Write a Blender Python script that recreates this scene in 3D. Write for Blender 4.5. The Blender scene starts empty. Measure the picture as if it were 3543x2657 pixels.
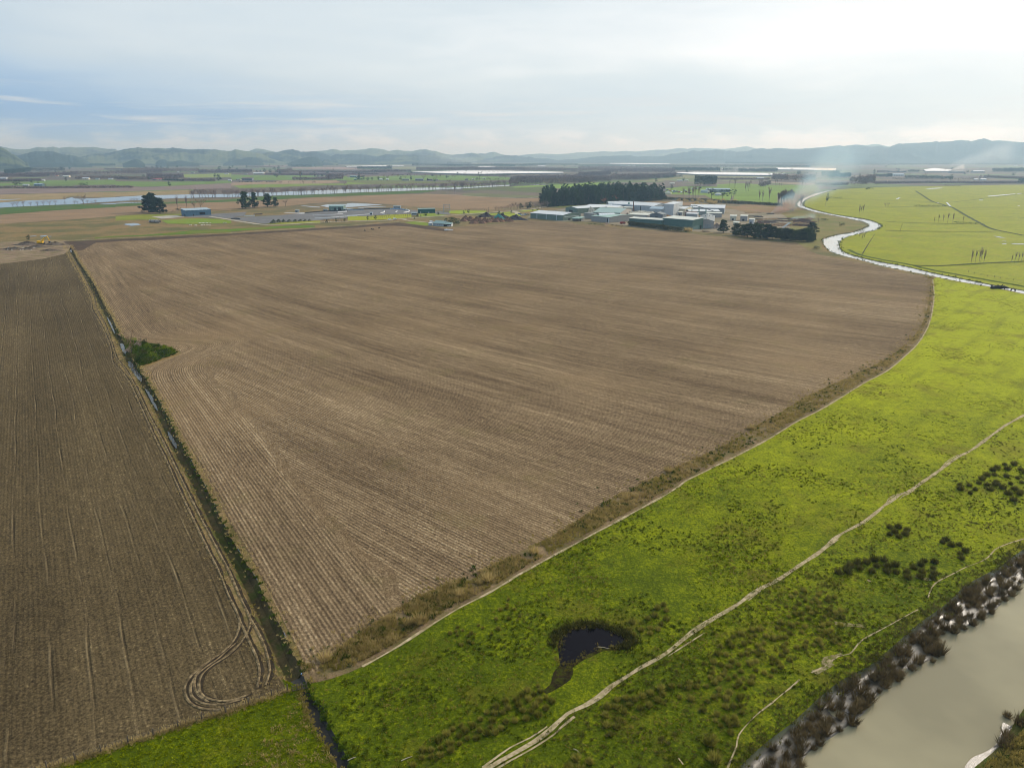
import bpy, bmesh, math, random
import numpy as np
from mathutils import Vector, Matrix, noise, geometry
R = math.radians
random.seed(7); rng = np.random.default_rng(7)
sc = bpy.context.scene
COL = sc.collection
# ------------------------------------------------------------------ camera, sky, sun, exposure
FPX, HZ, CAMH = 2457.0, 542.0, 82.0            # focal length and horizon row in photo pixels (3543 x 2657), camera height in metres
PITCH = math.atan((1328.5 - HZ) / FPX)
cam_d = bpy.data.cameras.new('camera'); cam = bpy.data.objects.new('camera', cam_d); COL.objects.link(cam)
cam.location = (0, 0, CAMH); cam.rotation_euler = (math.pi / 2 - PITCH, 0, 0)
cam_d.sensor_fit = 'HORIZONTAL'; cam_d.sensor_width = 36; cam_d.lens = FPX / 3543 * 36
cam_d.clip_start = 1; cam_d.clip_end = 60000
sc.camera = cam
sc.view_settings.view_transform = 'Standard'; sc.view_settings.look = 'None'
sc.view_settings.exposure = 0.0; sc.view_settings.gamma = 1.0; sc.view_settings.use_curve_mapping = False
SUN_AZ, SUN_EL = R(50), R(27)                  # azimuth measured from the view direction (+Y) towards +X
sdir = Vector((math.sin(SUN_AZ) * math.cos(SUN_EL), math.cos(SUN_AZ) * math.cos(SUN_EL), math.sin(SUN_EL)))
sun_d = bpy.data.lights.new('sun', 'SUN'); sun = bpy.data.objects.new('sun', sun_d); COL.objects.link(sun)
sun_d.energy = 3.4; sun_d.angle = R(0.6); sun_d.color = (1.0, 0.91, 0.78)
sun.rotation_euler = (-sdir).to_track_quat('-Z', 'Y').to_euler(); sun.location = (300, 250, 400)
sc.cycles.use_denoising = True; sc.cycles.pixel_filter_type = 'BLACKMAN_HARRIS'; sc.cycles.filter_width = 1.0; sc.cycles.use_adaptive_sampling = False
sc.cycles.max_bounces = 6; sc.cycles.diffuse_bounces = 2; sc.cycles.glossy_bounces = 2; sc.cycles.transmission_bounces = 2
sc.cycles.volume_bounces = 0; sc.cycles.transparent_max_bounces = 8
sc.cycles.sample_clamp_indirect = 4; sc.cycles.sample_clamp_direct = 12

class NT:                                      # small shader-node builder
    def __init__(s, tree): s.t = tree; s.L = tree.links.new
    def n(s, typ, **kw):
        nd = s.t.nodes.new(typ)
        for k, v in kw.items():
            if k.startswith('_'): setattr(nd, k[1:], v)
            else: s.put(nd.inputs[k], v)
        return nd
    def put(s, sock, v):
        if isinstance(v, bpy.types.NodeSocket): s.L(v, sock)
        else:
            if hasattr(sock, 'default_value'):
                if sock.type == 'RGBA' and len(v) == 3: v = (*v, 1)
                sock.default_value = v
    def m(s, op, a, b=0.0, c=0.0, clamp=False):
        nd = s.t.nodes.new('ShaderNodeMath'); nd.operation = op; nd.use_clamp = clamp
        for i, v in enumerate((a, b, c)): s.put(nd.inputs[i], v)
        return nd.outputs[0]
    def noise(s, vec, scale, detail=3.0, rough=0.55, dims='3D', dist=0.0):
        nd = s.t.nodes.new('ShaderNodeTexNoise'); nd.noise_dimensions = dims
        if vec is not None: s.L(vec, nd.inputs['Vector'])
        nd.inputs['Scale'].default_value = scale; nd.inputs['Detail'].default_value = detail
        nd.inputs['Roughness'].default_value = rough; nd.inputs['Distortion'].default_value = dist
        return nd.outputs['Fac']
    def ramp(s, fac, stops, interp='LINEAR'):
        nd = s.t.nodes.new('ShaderNodeValToRGB'); s.put(nd.inputs[0], fac); e = nd.color_ramp; e.interpolation = interp
        while len(e.elements) < len(stops): e.elements.new(0.5)
        for el, (p, c) in zip(e.elements, stops):
            el.position = p; el.color = (c, c, c, 1) if isinstance(c, (int, float)) else (*c, 1)
        return nd.outputs[0]
    def lin(s, x, a, b, lo=0.0, hi=1.0):        # map a..b to lo..hi, clamped
        nd = s.t.nodes.new('ShaderNodeMapRange'); nd.clamp = True
        s.put(nd.inputs[0], x)
        for i, v in enumerate((a, b, lo, hi)): s.put(nd.inputs[i + 1], v)
        return nd.outputs[0]
    def mix(s, fac, a, b, mode='MIX'):
        nd = s.t.nodes.new('ShaderNodeMix'); nd.data_type = 'RGBA'; nd.blend_type = mode
        s.put(nd.inputs[0], fac); s.put(nd.inputs[6], a); s.put(nd.inputs[7], b)
        return nd.outputs[2]
    def xyz(s, x=0.0, y=0.0, z=0.0):
        nd = s.t.nodes.new('ShaderNodeCombineXYZ')
        for i, v in enumerate((x, y, z)): s.put(nd.inputs[i], v)
        return nd.outputs[0]
    def sep(s, v):
        nd = s.t.nodes.new('ShaderNodeSeparateXYZ'); s.L(v, nd.inputs[0]); return nd.outputs
    def bump(s, h, strength=0.5, dist=0.1, normal=None):
        nd = s.t.nodes.new('ShaderNodeBump'); nd.inputs['Strength'].default_value = strength; nd.inputs['Distance'].default_value = dist
        s.L(h, nd.inputs['Height'])
        if normal is not None: s.L(normal, nd.inputs['Normal'])
        return nd.outputs[0]

# sky: the physical sky behind a procedural overcast, white round the veiled sun and blue-grey away from it
world = bpy.data.worlds.new('World'); sc.world = world; world.use_nodes = True
w = NT(world.node_tree); w.t.nodes.clear()
tc = w.n('ShaderNodeTexCoord').outputs['Generated']
sky = w.n('ShaderNodeTexSky', _sky_type='NISHITA', _sun_disc=False, _sun_elevation=SUN_EL, _sun_rotation=SUN_AZ, _altitude=80.0, _air_density=1.0, _dust_density=1.0)
d = w.sep(tc)
dot = w.n('ShaderNodeVectorMath', _operation='DOT_PRODUCT'); w.L(tc, dot.inputs[0]); dot.inputs[1].default_value = sdir
prox = dot.outputs['Value']
elev = d[2]
az = w.m('ARCTAN2', d[0], d[1])
lo = w.noise(w.xyz(w.m('MULTIPLY', az, 1.1), w.m('MULTIPLY', elev, 5.0), 3.1), 1.3, 4, 0.5)          # broad stratus bands
fine = w.noise(w.xyz(w.m('MULTIPLY', az, 3.0), w.m('MULTIPLY', elev, 16.0), 7.7), 1.6, 6, 0.55, dist=0.3)
t = w.m('ADD', prox, w.m('MULTIPLY', w.m('SUBTRACT', lo, 0.5), 0.75))
t = w.m('ADD', t, w.m('MULTIPLY', w.m('SUBTRACT', fine, 0.5), 0.42))
t = w.m('ADD', t, w.m('MULTIPLY', w.lin(w.m('ADD', elev, w.m('MULTIPLY', w.m('SUBTRACT', lo, 0.5), 0.06)), 0.045, 0.125), 0.36))   # the deck overhead is lit brighter
cl = w.ramp(w.lin(t, -0.2, 1.3), [(0.06, (0.26, 0.45, 0.76)), (0.22, (0.33, 0.52, 0.79)), (0.40, (0.54, 0.69, 0.85)), (0.533, (0.63, 0.75, 0.85)), (0.733, (0.77, 0.86, 0.91)), (0.967, (1.06, 1.08, 1.08))])
# low cumulus along the hills
cu = w.noise(w.xyz(w.m('MULTIPLY', az, 9.0), w.m('MULTIPLY', elev, 30.0), 1.3), 1.4, 7, 0.6)
cum = w.m('MULTIPLY', w.lin(cu, 0.44, 0.60), w.m('MULTIPLY', w.lin(elev, 0.008, 0.016), w.lin(elev, 0.024, 0.042, 1.0, 0.0)))
cl = w.mix(w.m('MULTIPLY', cum, 0.85), cl, w.mix(w.lin(prox, 0.1, 0.85), (0.62, 0.74, 0.84), (1.02, 1.05, 1.07)))
# thin streaks higher up on the left
st = w.noise(w.xyz(w.m('MULTIPLY', az, 5.0), w.m('MULTIPLY', elev, 95.0), 9.3), 1.1, 5, 0.55, dist=0.4)
stm = w.m('MULTIPLY', w.lin(st, 0.52, 0.68), w.m('MULTIPLY', w.lin(elev, 0.026, 0.038), w.lin(elev, 0.062, 0.085, 1.0, 0.0)))
cl = w.mix(w.m('MULTIPLY', stm, 0.8), cl, (0.74, 0.80, 0.85))
cl10 = w.mix(1.0, cl, (10.0, 10.0, 10.0), 'MULTIPLY')
col = w.mix(0.90, sky.outputs[0], cl10)                                                                  # the deck is thin: a tenth of the blue shows
bg = w.n('ShaderNodeBackground', Color=col, Strength=0.1)
w.L(bg.outputs[0], w.n('ShaderNodeOutputWorld').inputs[0])

# ------------------------------------------------------------------ from photo pixels to the ground
def ray(x, y):
    u = (x - 1771.5) / FPX; v = (1328.5 - y) / FPX
    return Vector((u, math.cos(PITCH) + v * math.sin(PITCH), -math.sin(PITCH) + v * math.cos(PITCH)))
def G(x, y, z=0.0):                            # the point of height z seen at photo pixel (x, y)
    r = ray(x, y); t = (z - CAMH) / r.z
    return Vector((r.x * t, r.y * t, z))
S1, S2, S3 = 0.18083, 0.13562, 0.40687
FR = {'V': (0, 0, 1.6017), 'yA': (0, 640, S1), 'yB': (400, 640, S1), 'yC': (800, 640, S1), 'yD': (1200, 640, S1), 'yE': (1600, 640, S1),
      'yF': (2000, 640, S2), 'yG': (2250, 640, S2), 'yH': (2500, 640, S1), 'zA': (0, 480, S1), 'zB': (400, 480, S1), 'zC': (800, 480, S1),
      'zD': (1200, 480, S1), 'zE': (1600, 480, S1), 'zF': (2000, 480, S1), 'zG': (2400, 480, S1), 'zH': (2800, 480, 0.3359),
      'R5': (2700, 400, 0.39172), 'N6': (0, 800, 0.3316), 'BL': (0, 1900, 0.5425), 'BM': (1000, 1900, 0.5877), 'BR': (2300, 1700, 0.5768),
      'MR': (2300, 900, 0.56193), 'LF': (0, 400, S3), 'MF': (800, 400, S3), 'CF': (1700, 480, 0.27125), 'RF': (2200, 480, 0.31646),
      'P1': (200, 800, 0.5425), 'P2': (1200, 750, 0.5425), 'DT': (950, 2300, 0.375), 'BU': (350, 1120, 0.25984), 'S': (0, 0, 1.0)}
def px(f, x, y):
    a, b, s = FR[f]; return (a + x * s, b + y * s)
def Q(f, x, y, z=0.0): return G(*px(f, x, y), z)
def T(spec, z=0.0):                            # 'yA 1,2 3,4 yB 5,6' -> ground points
    out, f = [], None
    for tok in spec.split():
        if ',' in tok:
            a, b = tok.split(','); out.append(Q(f, float(a), float(b), z))
        else: f = tok
    return out
def smooth(pts, step=4.0, closed=False):       # Catmull-Rom through ground points
    P = [Vector(p) for p in pts]; n = len(P); out = []
    for i in range(n if closed else n - 1):
        p0 = P[i - 1] if (i > 0 or closed) else P[0]; p1 = P[i]; p2 = P[(i + 1) % n]
        p3 = P[(i + 2) % n] if (closed or i + 2 < n) else P[-1]
        k = max(2, min(40, int((p2 - p1).length / step)))
        for j in range(k):
            t = j / k
            out.append(0.5 * ((2 * p1) + (p2 - p0) * t + (2 * p0 - 5 * p1 + 4 * p2 - p3) * t * t + (3 * p1 - p0 - 3 * p2 + p3) * t ** 3))
    if not closed: out.append(P[-1])
    return out
def inside(poly, X, Y):                        # numpy even-odd test
    x = np.array([p[0] for p in poly]); y = np.array([p[1] for p in poly]); c = np.zeros(np.shape(X), bool)
    j = len(x) - 1
    for i in range(len(x)):
        k = ((y[i] > Y) != (y[j] > Y)) & (X < (x[j] - x[i]) * (Y - y[i]) / (y[j] - y[i] + 1e-12) + x[i]); c ^= k; j = i
    return c
def scatter(poly, n, seed=0, near_bias=False):
    g = np.random.default_rng(seed); x = [p[0] for p in poly]; y = [p[1] for p in poly]; out = np.zeros((0, 2))
    for _ in range(60):
        c = np.stack([g.uniform(min(x), max(x), n * 3), g.uniform(min(y), max(y), n * 3)], 1)
        if near_bias: c = c[g.uniform(0, 1, len(c)) < np.minimum(1, (120 / np.maximum(60, np.hypot(c[:, 0], c[:, 1]))) ** 1.6)]
        out = np.concatenate([out, c[inside(poly, c[:, 0], c[:, 1])]])
        if len(out) >= n: break
    return out[:n]

# ------------------------------------------------------------------ objects
def link(name, me, mat=None, parent=None, loc=None):
    o = bpy.data.objects.new(name, me); COL.objects.link(o)
    if mat is not None and me is not None and not me.materials:
        for mm in (mat if isinstance(mat, (list, tuple)) else [mat]): me.materials.append(mm)
    if parent is not None: o.parent = parent
    if loc is not None: o.location = loc
    return o
def tag(o, label=None, cat=None, group=None, kind=None):
    if label: o['label'] = label
    if cat: o['category'] = cat
    if group: o['group'] = group
    if kind: o['kind'] = kind
    return o
def thing(name, label, cat, loc=(0, 0, 0), rz=0.0, group=None):
    o = bpy.data.objects.new(name, None); COL.objects.link(o); o.location = loc; o.rotation_euler = (0, 0, rz); o.empty_display_size = 0.5
    return tag(o, label, cat, group)
def npmesh(name, V, F, smooth_shade=False):    # vertices (n,3), faces (m,3) or (m,4)
    me = bpy.data.meshes.new(name); V = np.asarray(V, np.float32); F = np.asarray(F, np.int32); k = F.shape[1]
    me.vertices.add(len(V)); me.vertices.foreach_set('co', V.ravel())
    me.loops.add(F.size); me.loops.foreach_set('vertex_index', F.ravel())
    me.polygons.add(len(F)); me.polygons.foreach_set('loop_start', np.arange(len(F), dtype=np.int32) * k)
    me.polygons.foreach_set('loop_total', np.full(len(F), k, np.int32))
    me.polygons.foreach_set('use_smooth', np.full(len(F), smooth_shade, bool))
    me.update(calc_edges=True); me.validate(); return me
def bmmesh(bm, name, shade=False):
    me = bpy.data.meshes.new(name); bmesh.ops.recalc_face_normals(bm, faces=bm.faces) if not shade == 'raw' else None
    bm.to_mesh(me); bm.free()
    if shade is True:
        for p in me.polygons: p.use_smooth = True
    return me
def box(bm, x0, x1, y0, y1, z0, z1, M=None):
    v = [bm.verts.new(c) for c in ((x0, y0, z0), (x1, y0, z0), (x1, y1, z0), (x0, y1, z0), (x0, y0, z1), (x1, y0, z1), (x1, y1, z1), (x0, y1, z1))]
    if M is not None:
        for q in v: q.co = M @ q.co
    for f in ((0, 3, 2, 1), (4, 5, 6, 7), (0, 1, 5, 4), (1, 2, 6, 5), (2, 3, 7, 6), (3, 0, 4, 7)): bm.faces.new([v[i] for i in f])
def tube(bm, pts, radii, sides=6, cap=True):
    rings = []; P = [Vector(p) for p in pts]
    for i, p in enumerate(P):
        d = (P[min(i + 1, len(P) - 1)] - P[max(i - 1, 0)]).normalized()
        a = d.cross(Vector((0, 0, 1))) if abs(d.z) < 0.95 else d.cross(Vector((1, 0, 0)))
        a.normalize(); b = d.cross(a)
        rings.append([bm.verts.new(p + (a * math.cos(q) + b * math.sin(q)) * radii[i]) for q in [2 * math.pi * k / sides for k in range(sides)]])
    for r0, r1 in zip(rings, rings[1:]):
        for k in range(sides): bm.faces.new((r0[k], r0[(k + 1) % sides], r1[(k + 1) % sides], r1[k]))
    if cap: bm.faces.new(rings[0]); bm.faces.new(rings[-1])
ZN = [0]
def patch(name, pts, z, mat, kind='structure', **kw):   # a flat sheet of ground
    P = []
    for p in pts:
        if not P or (P[-1][0] - p[0]) ** 2 + (P[-1][1] - p[1]) ** 2 > 0.01: P.append(p)
    n = len(P); v, e, f, *_ = geometry.delaunay_2d_cdt([Vector((p[0], p[1])) for p in P], [(i, (i + 1) % n) for i in range(n)], [], 0, 0.0005)
    ZN[0] += 1; z += (ZN[0] % 40) * 0.0006
    V = np.array([(q.x, q.y, z) for q in v]); F = np.array([t for t in f if len(t) == 3]); c = V[F].mean(1)
    F = F[inside(P, c[:, 0], c[:, 1])]; me = npmesh(name, V, F)
    if me.polygons[0].normal.z < 0: me.flip_normals()
    return tag(link(name, me, mat), kind=kind, **kw)
def ribbon(name, pts, width, z, mat, kind='structure', wob=0.25, step=2.0, crown=0.0, **kw):
    ZN[0] += 1; z += (ZN[0] % 40) * 0.0011
    P = smooth(pts, step); V = []; F = []; s = random.uniform(0, 99); nx = 2 if crown == 0 else 3
    for i, p in enumerate(P):
        d = (P[min(i + 1, len(P) - 1)] - P[max(i - 1, 0)]); d.z = 0; d.normalize(); n = Vector((-d.y, d.x, 0))
        wd = width * 0.5 * (1 + wob * noise.noise((p.x * 0.21 + s, p.y * 0.21, 0)) * 1.6); sh = n * wob * width * 0.5 * noise.noise((p.x * .13, p.y * .13, s))
        row = [p - n * wd + sh, p + n * wd + sh] if nx == 2 else [p - n * wd + sh, p + sh, p + n * wd + sh]
        for k, q in enumerate(row): V.append((q.x, q.y, z + (crown if k == 1 and nx == 3 else 0)))
    for i in range(len(P) - 1):
        for k in range(nx - 1): a = i * nx + k; F.append((a, a + nx, a + nx + 1, a + 1))
    me = npmesh(name, V, F)
    if me.polygons and me.polygons[0].normal.z < 0: me.flip_normals()
    return tag(link(name, me, mat), kind=kind, **kw)

# ------------------------------------------------------------------ materials
def newmat(name):
    m = bpy.data.materials.new(name); m.use_nodes = True; t = NT(m.node_tree); t.t.nodes.clear()
    out = t.n('ShaderNodeOutputMaterial'); b = t.n('ShaderNodeBsdfPrincipled'); t.L(b.outputs[0], out.inputs[0]); t.b = b
    t.pos = t.n('ShaderNodeTexCoord').outputs['Object']; t.out = out
    return m, t
def hexl(r, g, b):                             # an 8-bit colour as a linear triple
    f = lambda c: (c / 255 / 12.92) if c / 255 <= 0.04045 else ((c / 255 + 0.055) / 1.055) ** 2.4
    return (f(r), f(g), f(b))
def plain(name, c, rough=0.7, var=0.25, scale=0.6, metal=0.0, spec=0.3, dirt=None):
    m, t = newmat(name); n = t.noise(t.pos, scale, 5, 0.6)
    k = t.mix(t.lin(n, 0.3, 0.7), tuple(x * (1 - var) for x in c), tuple(min(1, x * (1 + var)) for x in c))
    if dirt: k = t.mix(t.lin(t.noise(t.pos, scale * 0.35, 4), 0.52, 0.72), k, dirt)
    t.put(t.b.inputs['Base Color'], k); t.put(t.b.inputs['Roughness'], rough); t.put(t.b.inputs['Metallic'], metal); t.put(t.b.inputs['Specular IOR Level'], spec)
    return m
def soil(name, dark, light, green=None, gamt=0.5, scale=0.02, fine=1.2, spec=0.04, bump=0.4, bdist=0.2, rowdir=None, rowgap=0.0):
    m, t = newmat(name)
    a = t.noise(t.pos, scale, 6, 0.62); b = t.noise(t.pos, fine, 4, 0.7)
    k = t.mix(t.lin(t.m('ADD', t.m('MULTIPLY', a, 0.6), t.m('MULTIPLY', b, 0.4)), 0.36, 0.64), dark, light)
    if green:
        g = t.noise(t.pos, scale * 2.3, 7, 0.65)
        k = t.mix(t.m('MULTIPLY', t.lin(g, 0.46, 0.58), gamt), k, green)
    if rowdir is not None:
        p = t.sep(t.pos); r = t.m('ADD', t.m('MULTIPLY', p[0], math.cos(rowdir)), t.m('MULTIPLY', p[1], math.sin(rowdir)))
        u = t.m('SUBTRACT', t.m('MULTIPLY', p[1], math.cos(rowdir)), t.m('MULTIPLY', p[0], math.sin(rowdir)))
        ln = t.noise(t.xyz(t.m('DIVIDE', u, rowgap), t.m('MULTIPLY', r, 0.01)), 1.0, 3, 0.6)
        k = t.mix(t.m('MULTIPLY', t.lin(ln, 0.4, 0.62), 0.5), k, tuple(x * 0.62 for x in dark))
    t.put(t.b.inputs['Base Color'], k); t.put(t.b.inputs['Roughness'], 0.95); t.put(t.b.inputs['Specular IOR Level'], spec)
    if bump: t.L(t.bump(b, bump, bdist), t.b.inputs['Normal'])
    return m
def leafmat(name, c1, c2, scale=0.5, trans=0.25):
    m, t = newmat(name); oi = t.n('ShaderNodeObjectInfo').outputs['Random']; n = t.noise(t.pos, scale, 4, 0.65)
    k = t.mix(t.lin(t.m('ADD', t.m('MULTIPLY', n, 0.8), t.m('MULTIPLY', oi, 0.2)), 0.32, 0.68), c1, c2)
    t.put(t.b.inputs['Base Color'], k); t.put(t.b.inputs['Roughness'], 0.7); t.put(t.b.inputs['Specular IOR Level'], 0.04)
    tr = t.n('ShaderNodeBsdfTranslucent', Color=k); ms = t.n('ShaderNodeMixShader', Fac=trans)
    t.L(t.b.outputs[0], ms.inputs[1]); t.L(tr.outputs[0], ms.inputs[2]); t.L(ms.outputs[0], t.out.inputs[0])
    return m
def watermat(name, deep, rough=0.04, ripple=0.02, scale=1.5, spec=0.5):
    m, t = newmat(name); n = t.noise(t.pos, scale, 3, 0.6); a = t.noise(t.pos, 0.035, 4, 0.55)
    t.put(t.b.inputs['Base Color'], t.mix(t.lin(a, 0.35, 0.65), tuple(x * 0.8 for x in deep), tuple(x * 1.15 for x in deep)))
    t.put(t.b.inputs['Roughness'], rough); t.put(t.b.inputs['IOR'], 1.33); t.put(t.b.inputs['Specular IOR Level'], spec)
    t.L(t.bump(n, ripple * 10, 0.05), t.b.inputs['Normal']); return m
# ------------------------------------------------------------------ the ditch, the rivers and the ground sheet they are cut from
ditch_px = 'N6 710,150 745,205 790,300 870,420 960,570 1040,730 1100,850 1150,950 1200,1060 1250,1135 1290,1210 1345,1350 1400,1440 1460,1520 1510,1620 P1 570,1010 625,1110 680,1220 740,1340 790,1440 850,1540 900,1640 S 757,1836 827,1954 879,2057 933,2171 976,2269 1012,2335'
DC = smooth(T(ditch_px), 3.0)
def offset(P, dist):
    out = []
    for i, p in enumerate(P):
        d = (P[min(i + 1, len(P) - 1)] - P[max(i - 1, 0)]).normalized(); n = Vector((-d.y, d.x, 0)); v = dist(p) if callable(dist) else dist
        out.append(p + n * v)
    return out
hw = lambda p: 1.7 + 0.5 * noise.noise((p.x * 0.11, p.y * 0.11, 4.0))
dl = offset(DC, lambda p: -hw(p)); dr = offset(DC, hw)
if dl[10].x > dr[10].x: dl, dr = dr, dl          # dl = the left bank as seen from the camera
# the muddy creek below the gate
cl_ = smooth(T('DT 215,200 250,320 300,430 330,530 430,680 540,880 640,1080 760,1300'), 2.0); cr_ = smooth(T('DT 300,190 345,300 455,395 465,490 575,680 665,850 760,1040 880,1260'), 2.0)
EDGE_L = dl + cl_; EDGE_R = dr + cr_
def resample(P, n):
    P = [Vector(p) for p in P]; L = [0.0]
    for a, b in zip(P, P[1:]): L.append(L[-1] + (b - a).length)
    out = []; j = 0
    for i in range(n):
        s = L[-1] * i / (n - 1)
        while j < len(P) - 2 and L[j + 1] < s: j += 1
        f = (s - L[j]) / max(1e-9, L[j + 1] - L[j]); out.append(P[j].lerp(P[j + 1], f))
    return out
# rivers
RN = smooth(T('R5 2152,1575 1900,1520 1600,1470 1350,1420 1150,1380 900,1330 700,1275 520,1230 425,1190 372,1115 385,1088 500,1055 650,1028 755,988 780,968 745,945 600,910 400,872 300,852 200,822 148,802 150,765 200,730 300,690 400,667 490,654'), 6)
RFAR = smooth(T('R5 2152,1545 1900,1500 1600,1440 1350,1390 1100,1330 900,1295 700,1250 565,1205 522,1150 540,1102 600,1072 740,1036 850,1010 890,977 855,947 750,916 600,893 450,868 300,832 210,800 208,768 255,732 350,697 420,674 490,657'), 6)
ext = lambda a, b, k: a + (a - b) * k
RN = [ext(RN[0], RN[3], 18)] + RN; RFAR = [ext(RFAR[0], RFAR[3], 18)] + RFAR
MUD = smooth(T('BR 150,2000 440,1659 600,1510 760,1390 900,1260 1050,1135 1200,1060 1285,1000 1400,900 1520,795 1700,665 1800,565 2000,455 2155,345 2700,0'), 3)
WAT = smooth(T('BR 600,2000 800,1659 860,1560 1000,1470 1130,1380 1210,1310 1300,1190 1450,1085 1600,1000 1680,900 1850,790 2000,690 2090,600 2170,530 2750,160', -0.95), 3)
near_hole = MUD + [Vector((420, MUD[-1].y + 20, 0)), Vector((420, 30, 0)), Vector((MUD[0].x, 30, 0))]
ditch_hole = EDGE_L + EDGE_R[::-1]; river_hole = RN + RFAR[::-1]
holes = [ditch_hole, near_hole, river_hole]
def ground_sheet(outer, holes):
    pts = []; edges = []
    for loop in [outer] + holes:
        b = len(pts); pts += [Vector((p[0], p[1])) for p in loop]; n = len(loop); edges += [(b + i, b + (i + 1) % n) for i in range(n)]
    v, e, f, *_ = geometry.delaunay_2d_cdt(pts, edges, [], 0, 0.001)
    V = np.array([(p.x, p.y, 0) for p in v]); F = np.array([t for t in f if len(t) == 3]); c = V[F].mean(1)
    keep = np.ones(len(F), bool)
    for h in holes: keep &= ~inside(h, c[:, 0], c[:, 1])
    me = npmesh('ground', V, F[keep])
    if me.polygons[0].normal.z < 0: me.flip_normals()
    return me
outer = [(23000 * math.sin(a), 4000 + 19000 * math.cos(a)) for a in np.linspace(0, 2 * math.pi, 72, endpoint=False)]
m, t = newmat('plain_country')                    # winter farmland: small fields, brown orchard ground and pasture
p = t.sep(t.pos); sk = t.xyz(t.m('ADD', p[0], t.m('MULTIPLY', p[1], 0.35)), t.m('SUBTRACT', p[1], t.m('MULTIPLY', p[0], 0.25)))
vo = t.n('ShaderNodeTexVoronoi', _distance='CHEBYCHEV', Scale=0.0042, Randomness=0.9); t.L(sk, vo.inputs['Vector'])
cellr = t.sep(vo.outputs['Color'])[0]
k = t.ramp(cellr, [(0.0, hexl(112, 97, 84)), (0.28, hexl(101, 90, 82)), (0.36, hexl(99, 116, 62)), (0.5, hexl(122, 108, 84)), (0.62, hexl(92, 84, 78)), (0.76, hexl(110, 125, 72)), (0.86, hexl(96, 88, 76)), (1.0, hexl(126, 110, 88))], 'CONSTANT')
near = t.ramp(t.noise(t.pos, 0.018, 8, 0.66), [(0.34, hexl(92, 92, 46)), (0.47, hexl(116, 104, 60)), (0.56, hexl(143, 117, 72)), (0.70, hexl(120, 96, 62))])
k = t.mix(t.lin(p[1], 1100, 1700), near, k)
k = t.mix(t.m('MULTIPLY', t.lin(t.noise(t.pos, 0.6, 4, 0.7), 0.35, 0.65), 0.4), k, tuple(0.35 * x for x in hexl(110, 100, 70)))
t.put(t.b.inputs['Base Color'], k); t.put(t.b.inputs['Roughness'], 0.95); t.put(t.b.inputs['Specular IOR Level'], 0.1)
tag(link('ground', ground_sheet(outer, holes), m), kind='structure')

M = {}
M['bank'] = soil('bank_earth', hexl(52, 44, 30), hexl(104, 90, 60), hexl(58, 72, 24), 0.6, 0.15, 1.5)
M['mudbed'] = soil('creek_mud', hexl(50, 47, 44), hexl(92, 86, 78), None, 0, 0.2, 2.0, spec=0.5)
M['ditch_water'] = watermat('ditch_water', (0.035, 0.035, 0.03), 0.05, 0.01)
M['river_water'] = watermat('river_water', (0.30, 0.26, 0.155), 0.10, 0.03, 0.7, 0.4)
def channel(name, L, Rr, depth, toe, mat, n):
    A = resample(L, n); B = resample(Rr, n); V = []; F = []
    for a, b in zip(A, B):
        d = b - a; t1 = a + d * toe; t2 = b - d * toe
        j = 0.25 * noise.noise((a.x * .3, a.y * .3, 2))
        V += [(a.x, a.y, 0.0), (t1.x, t1.y, -depth + j), (t2.x, t2.y, -depth - j), (b.x, b.y, 0.0)]
    for i in range(n - 1):
        for k in range(3): q = i * 4 + k; F.append((q, q + 1, q + 5, q + 4))
    me = npmesh(name, V, F)
    if me.polygons[1].normal.z < 0: me.flip_normals()
    return tag(link(name, me, mat), kind='structure')
nd = len(dl); channel('ditch_bank', dl, dr, 1.25, 0.3, M['bank'], nd)
channel('creek_bed', [dl[-1]] + cl_, [dr[-1]] + cr_, 1.15, 0.16, M['mudbed'], 60)
# water standing in the ditch, in reaches
def water_reach(i0, i1, wide, name='ditch_water'):
    P = DC[i0:i1]; n = len(P)
    if n < 4: return
    V = []; F = []
    for i, p in enumerate(P):
        d = (P[min(i + 1, n - 1)] - P[max(i - 1, 0)]).normalized(); q = Vector((-d.y, d.x, 0)); wd = wide * .5 * math.sin(math.pi * (i + .05) / (n - .9)) ** .45
        a = wd * (1 + .7 * noise.noise((p.x * .6, p.y * .6, 1))); b = wd * (1 + .7 * noise.noise((p.x * .6, p.y * .6, 9))); V += [(p.x - q.x * a, p.y - q.y * a, -.95), (p.x + q.x * b, p.y + q.y * b, -.95)]
    F = [(2 * i, 2 * i + 2, 2 * i + 3, 2 * i + 1) for i in range(n - 1)]; me = npmesh(name, V, F)
    if me.polygons[0].normal.z < 0: me.flip_normals()
    tag(link(name, me, M['ditch_water']), kind='structure')
patch('ditch_bed', ditch_hole, -1.7, M['bank'])
def di(f, x, y): q = Q(f, x, y); return min(range(len(DC)), key=lambda i: (DC[i] - q).length)
water_reach(0, di('N6', 752, 212), 2.6); water_reach(di('N6', 1110, 870), di('N6', 1200, 1060), 0.7); water_reach(di('BU', 240, 230), di('BU', 350, 400), 2.2)
water_reach(di('BU', 330, 480), di('BU', 540, 760), 2.4); water_reach(di('P1', 560, 990), di('P1', 650, 1150), 1.0); water_reach(di('P1', 700, 1260), di('P1', 770, 1390), 1.1); water_reach(di('P1', 870, 1580), di('P1', 910, 1650), 0.7)
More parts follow.
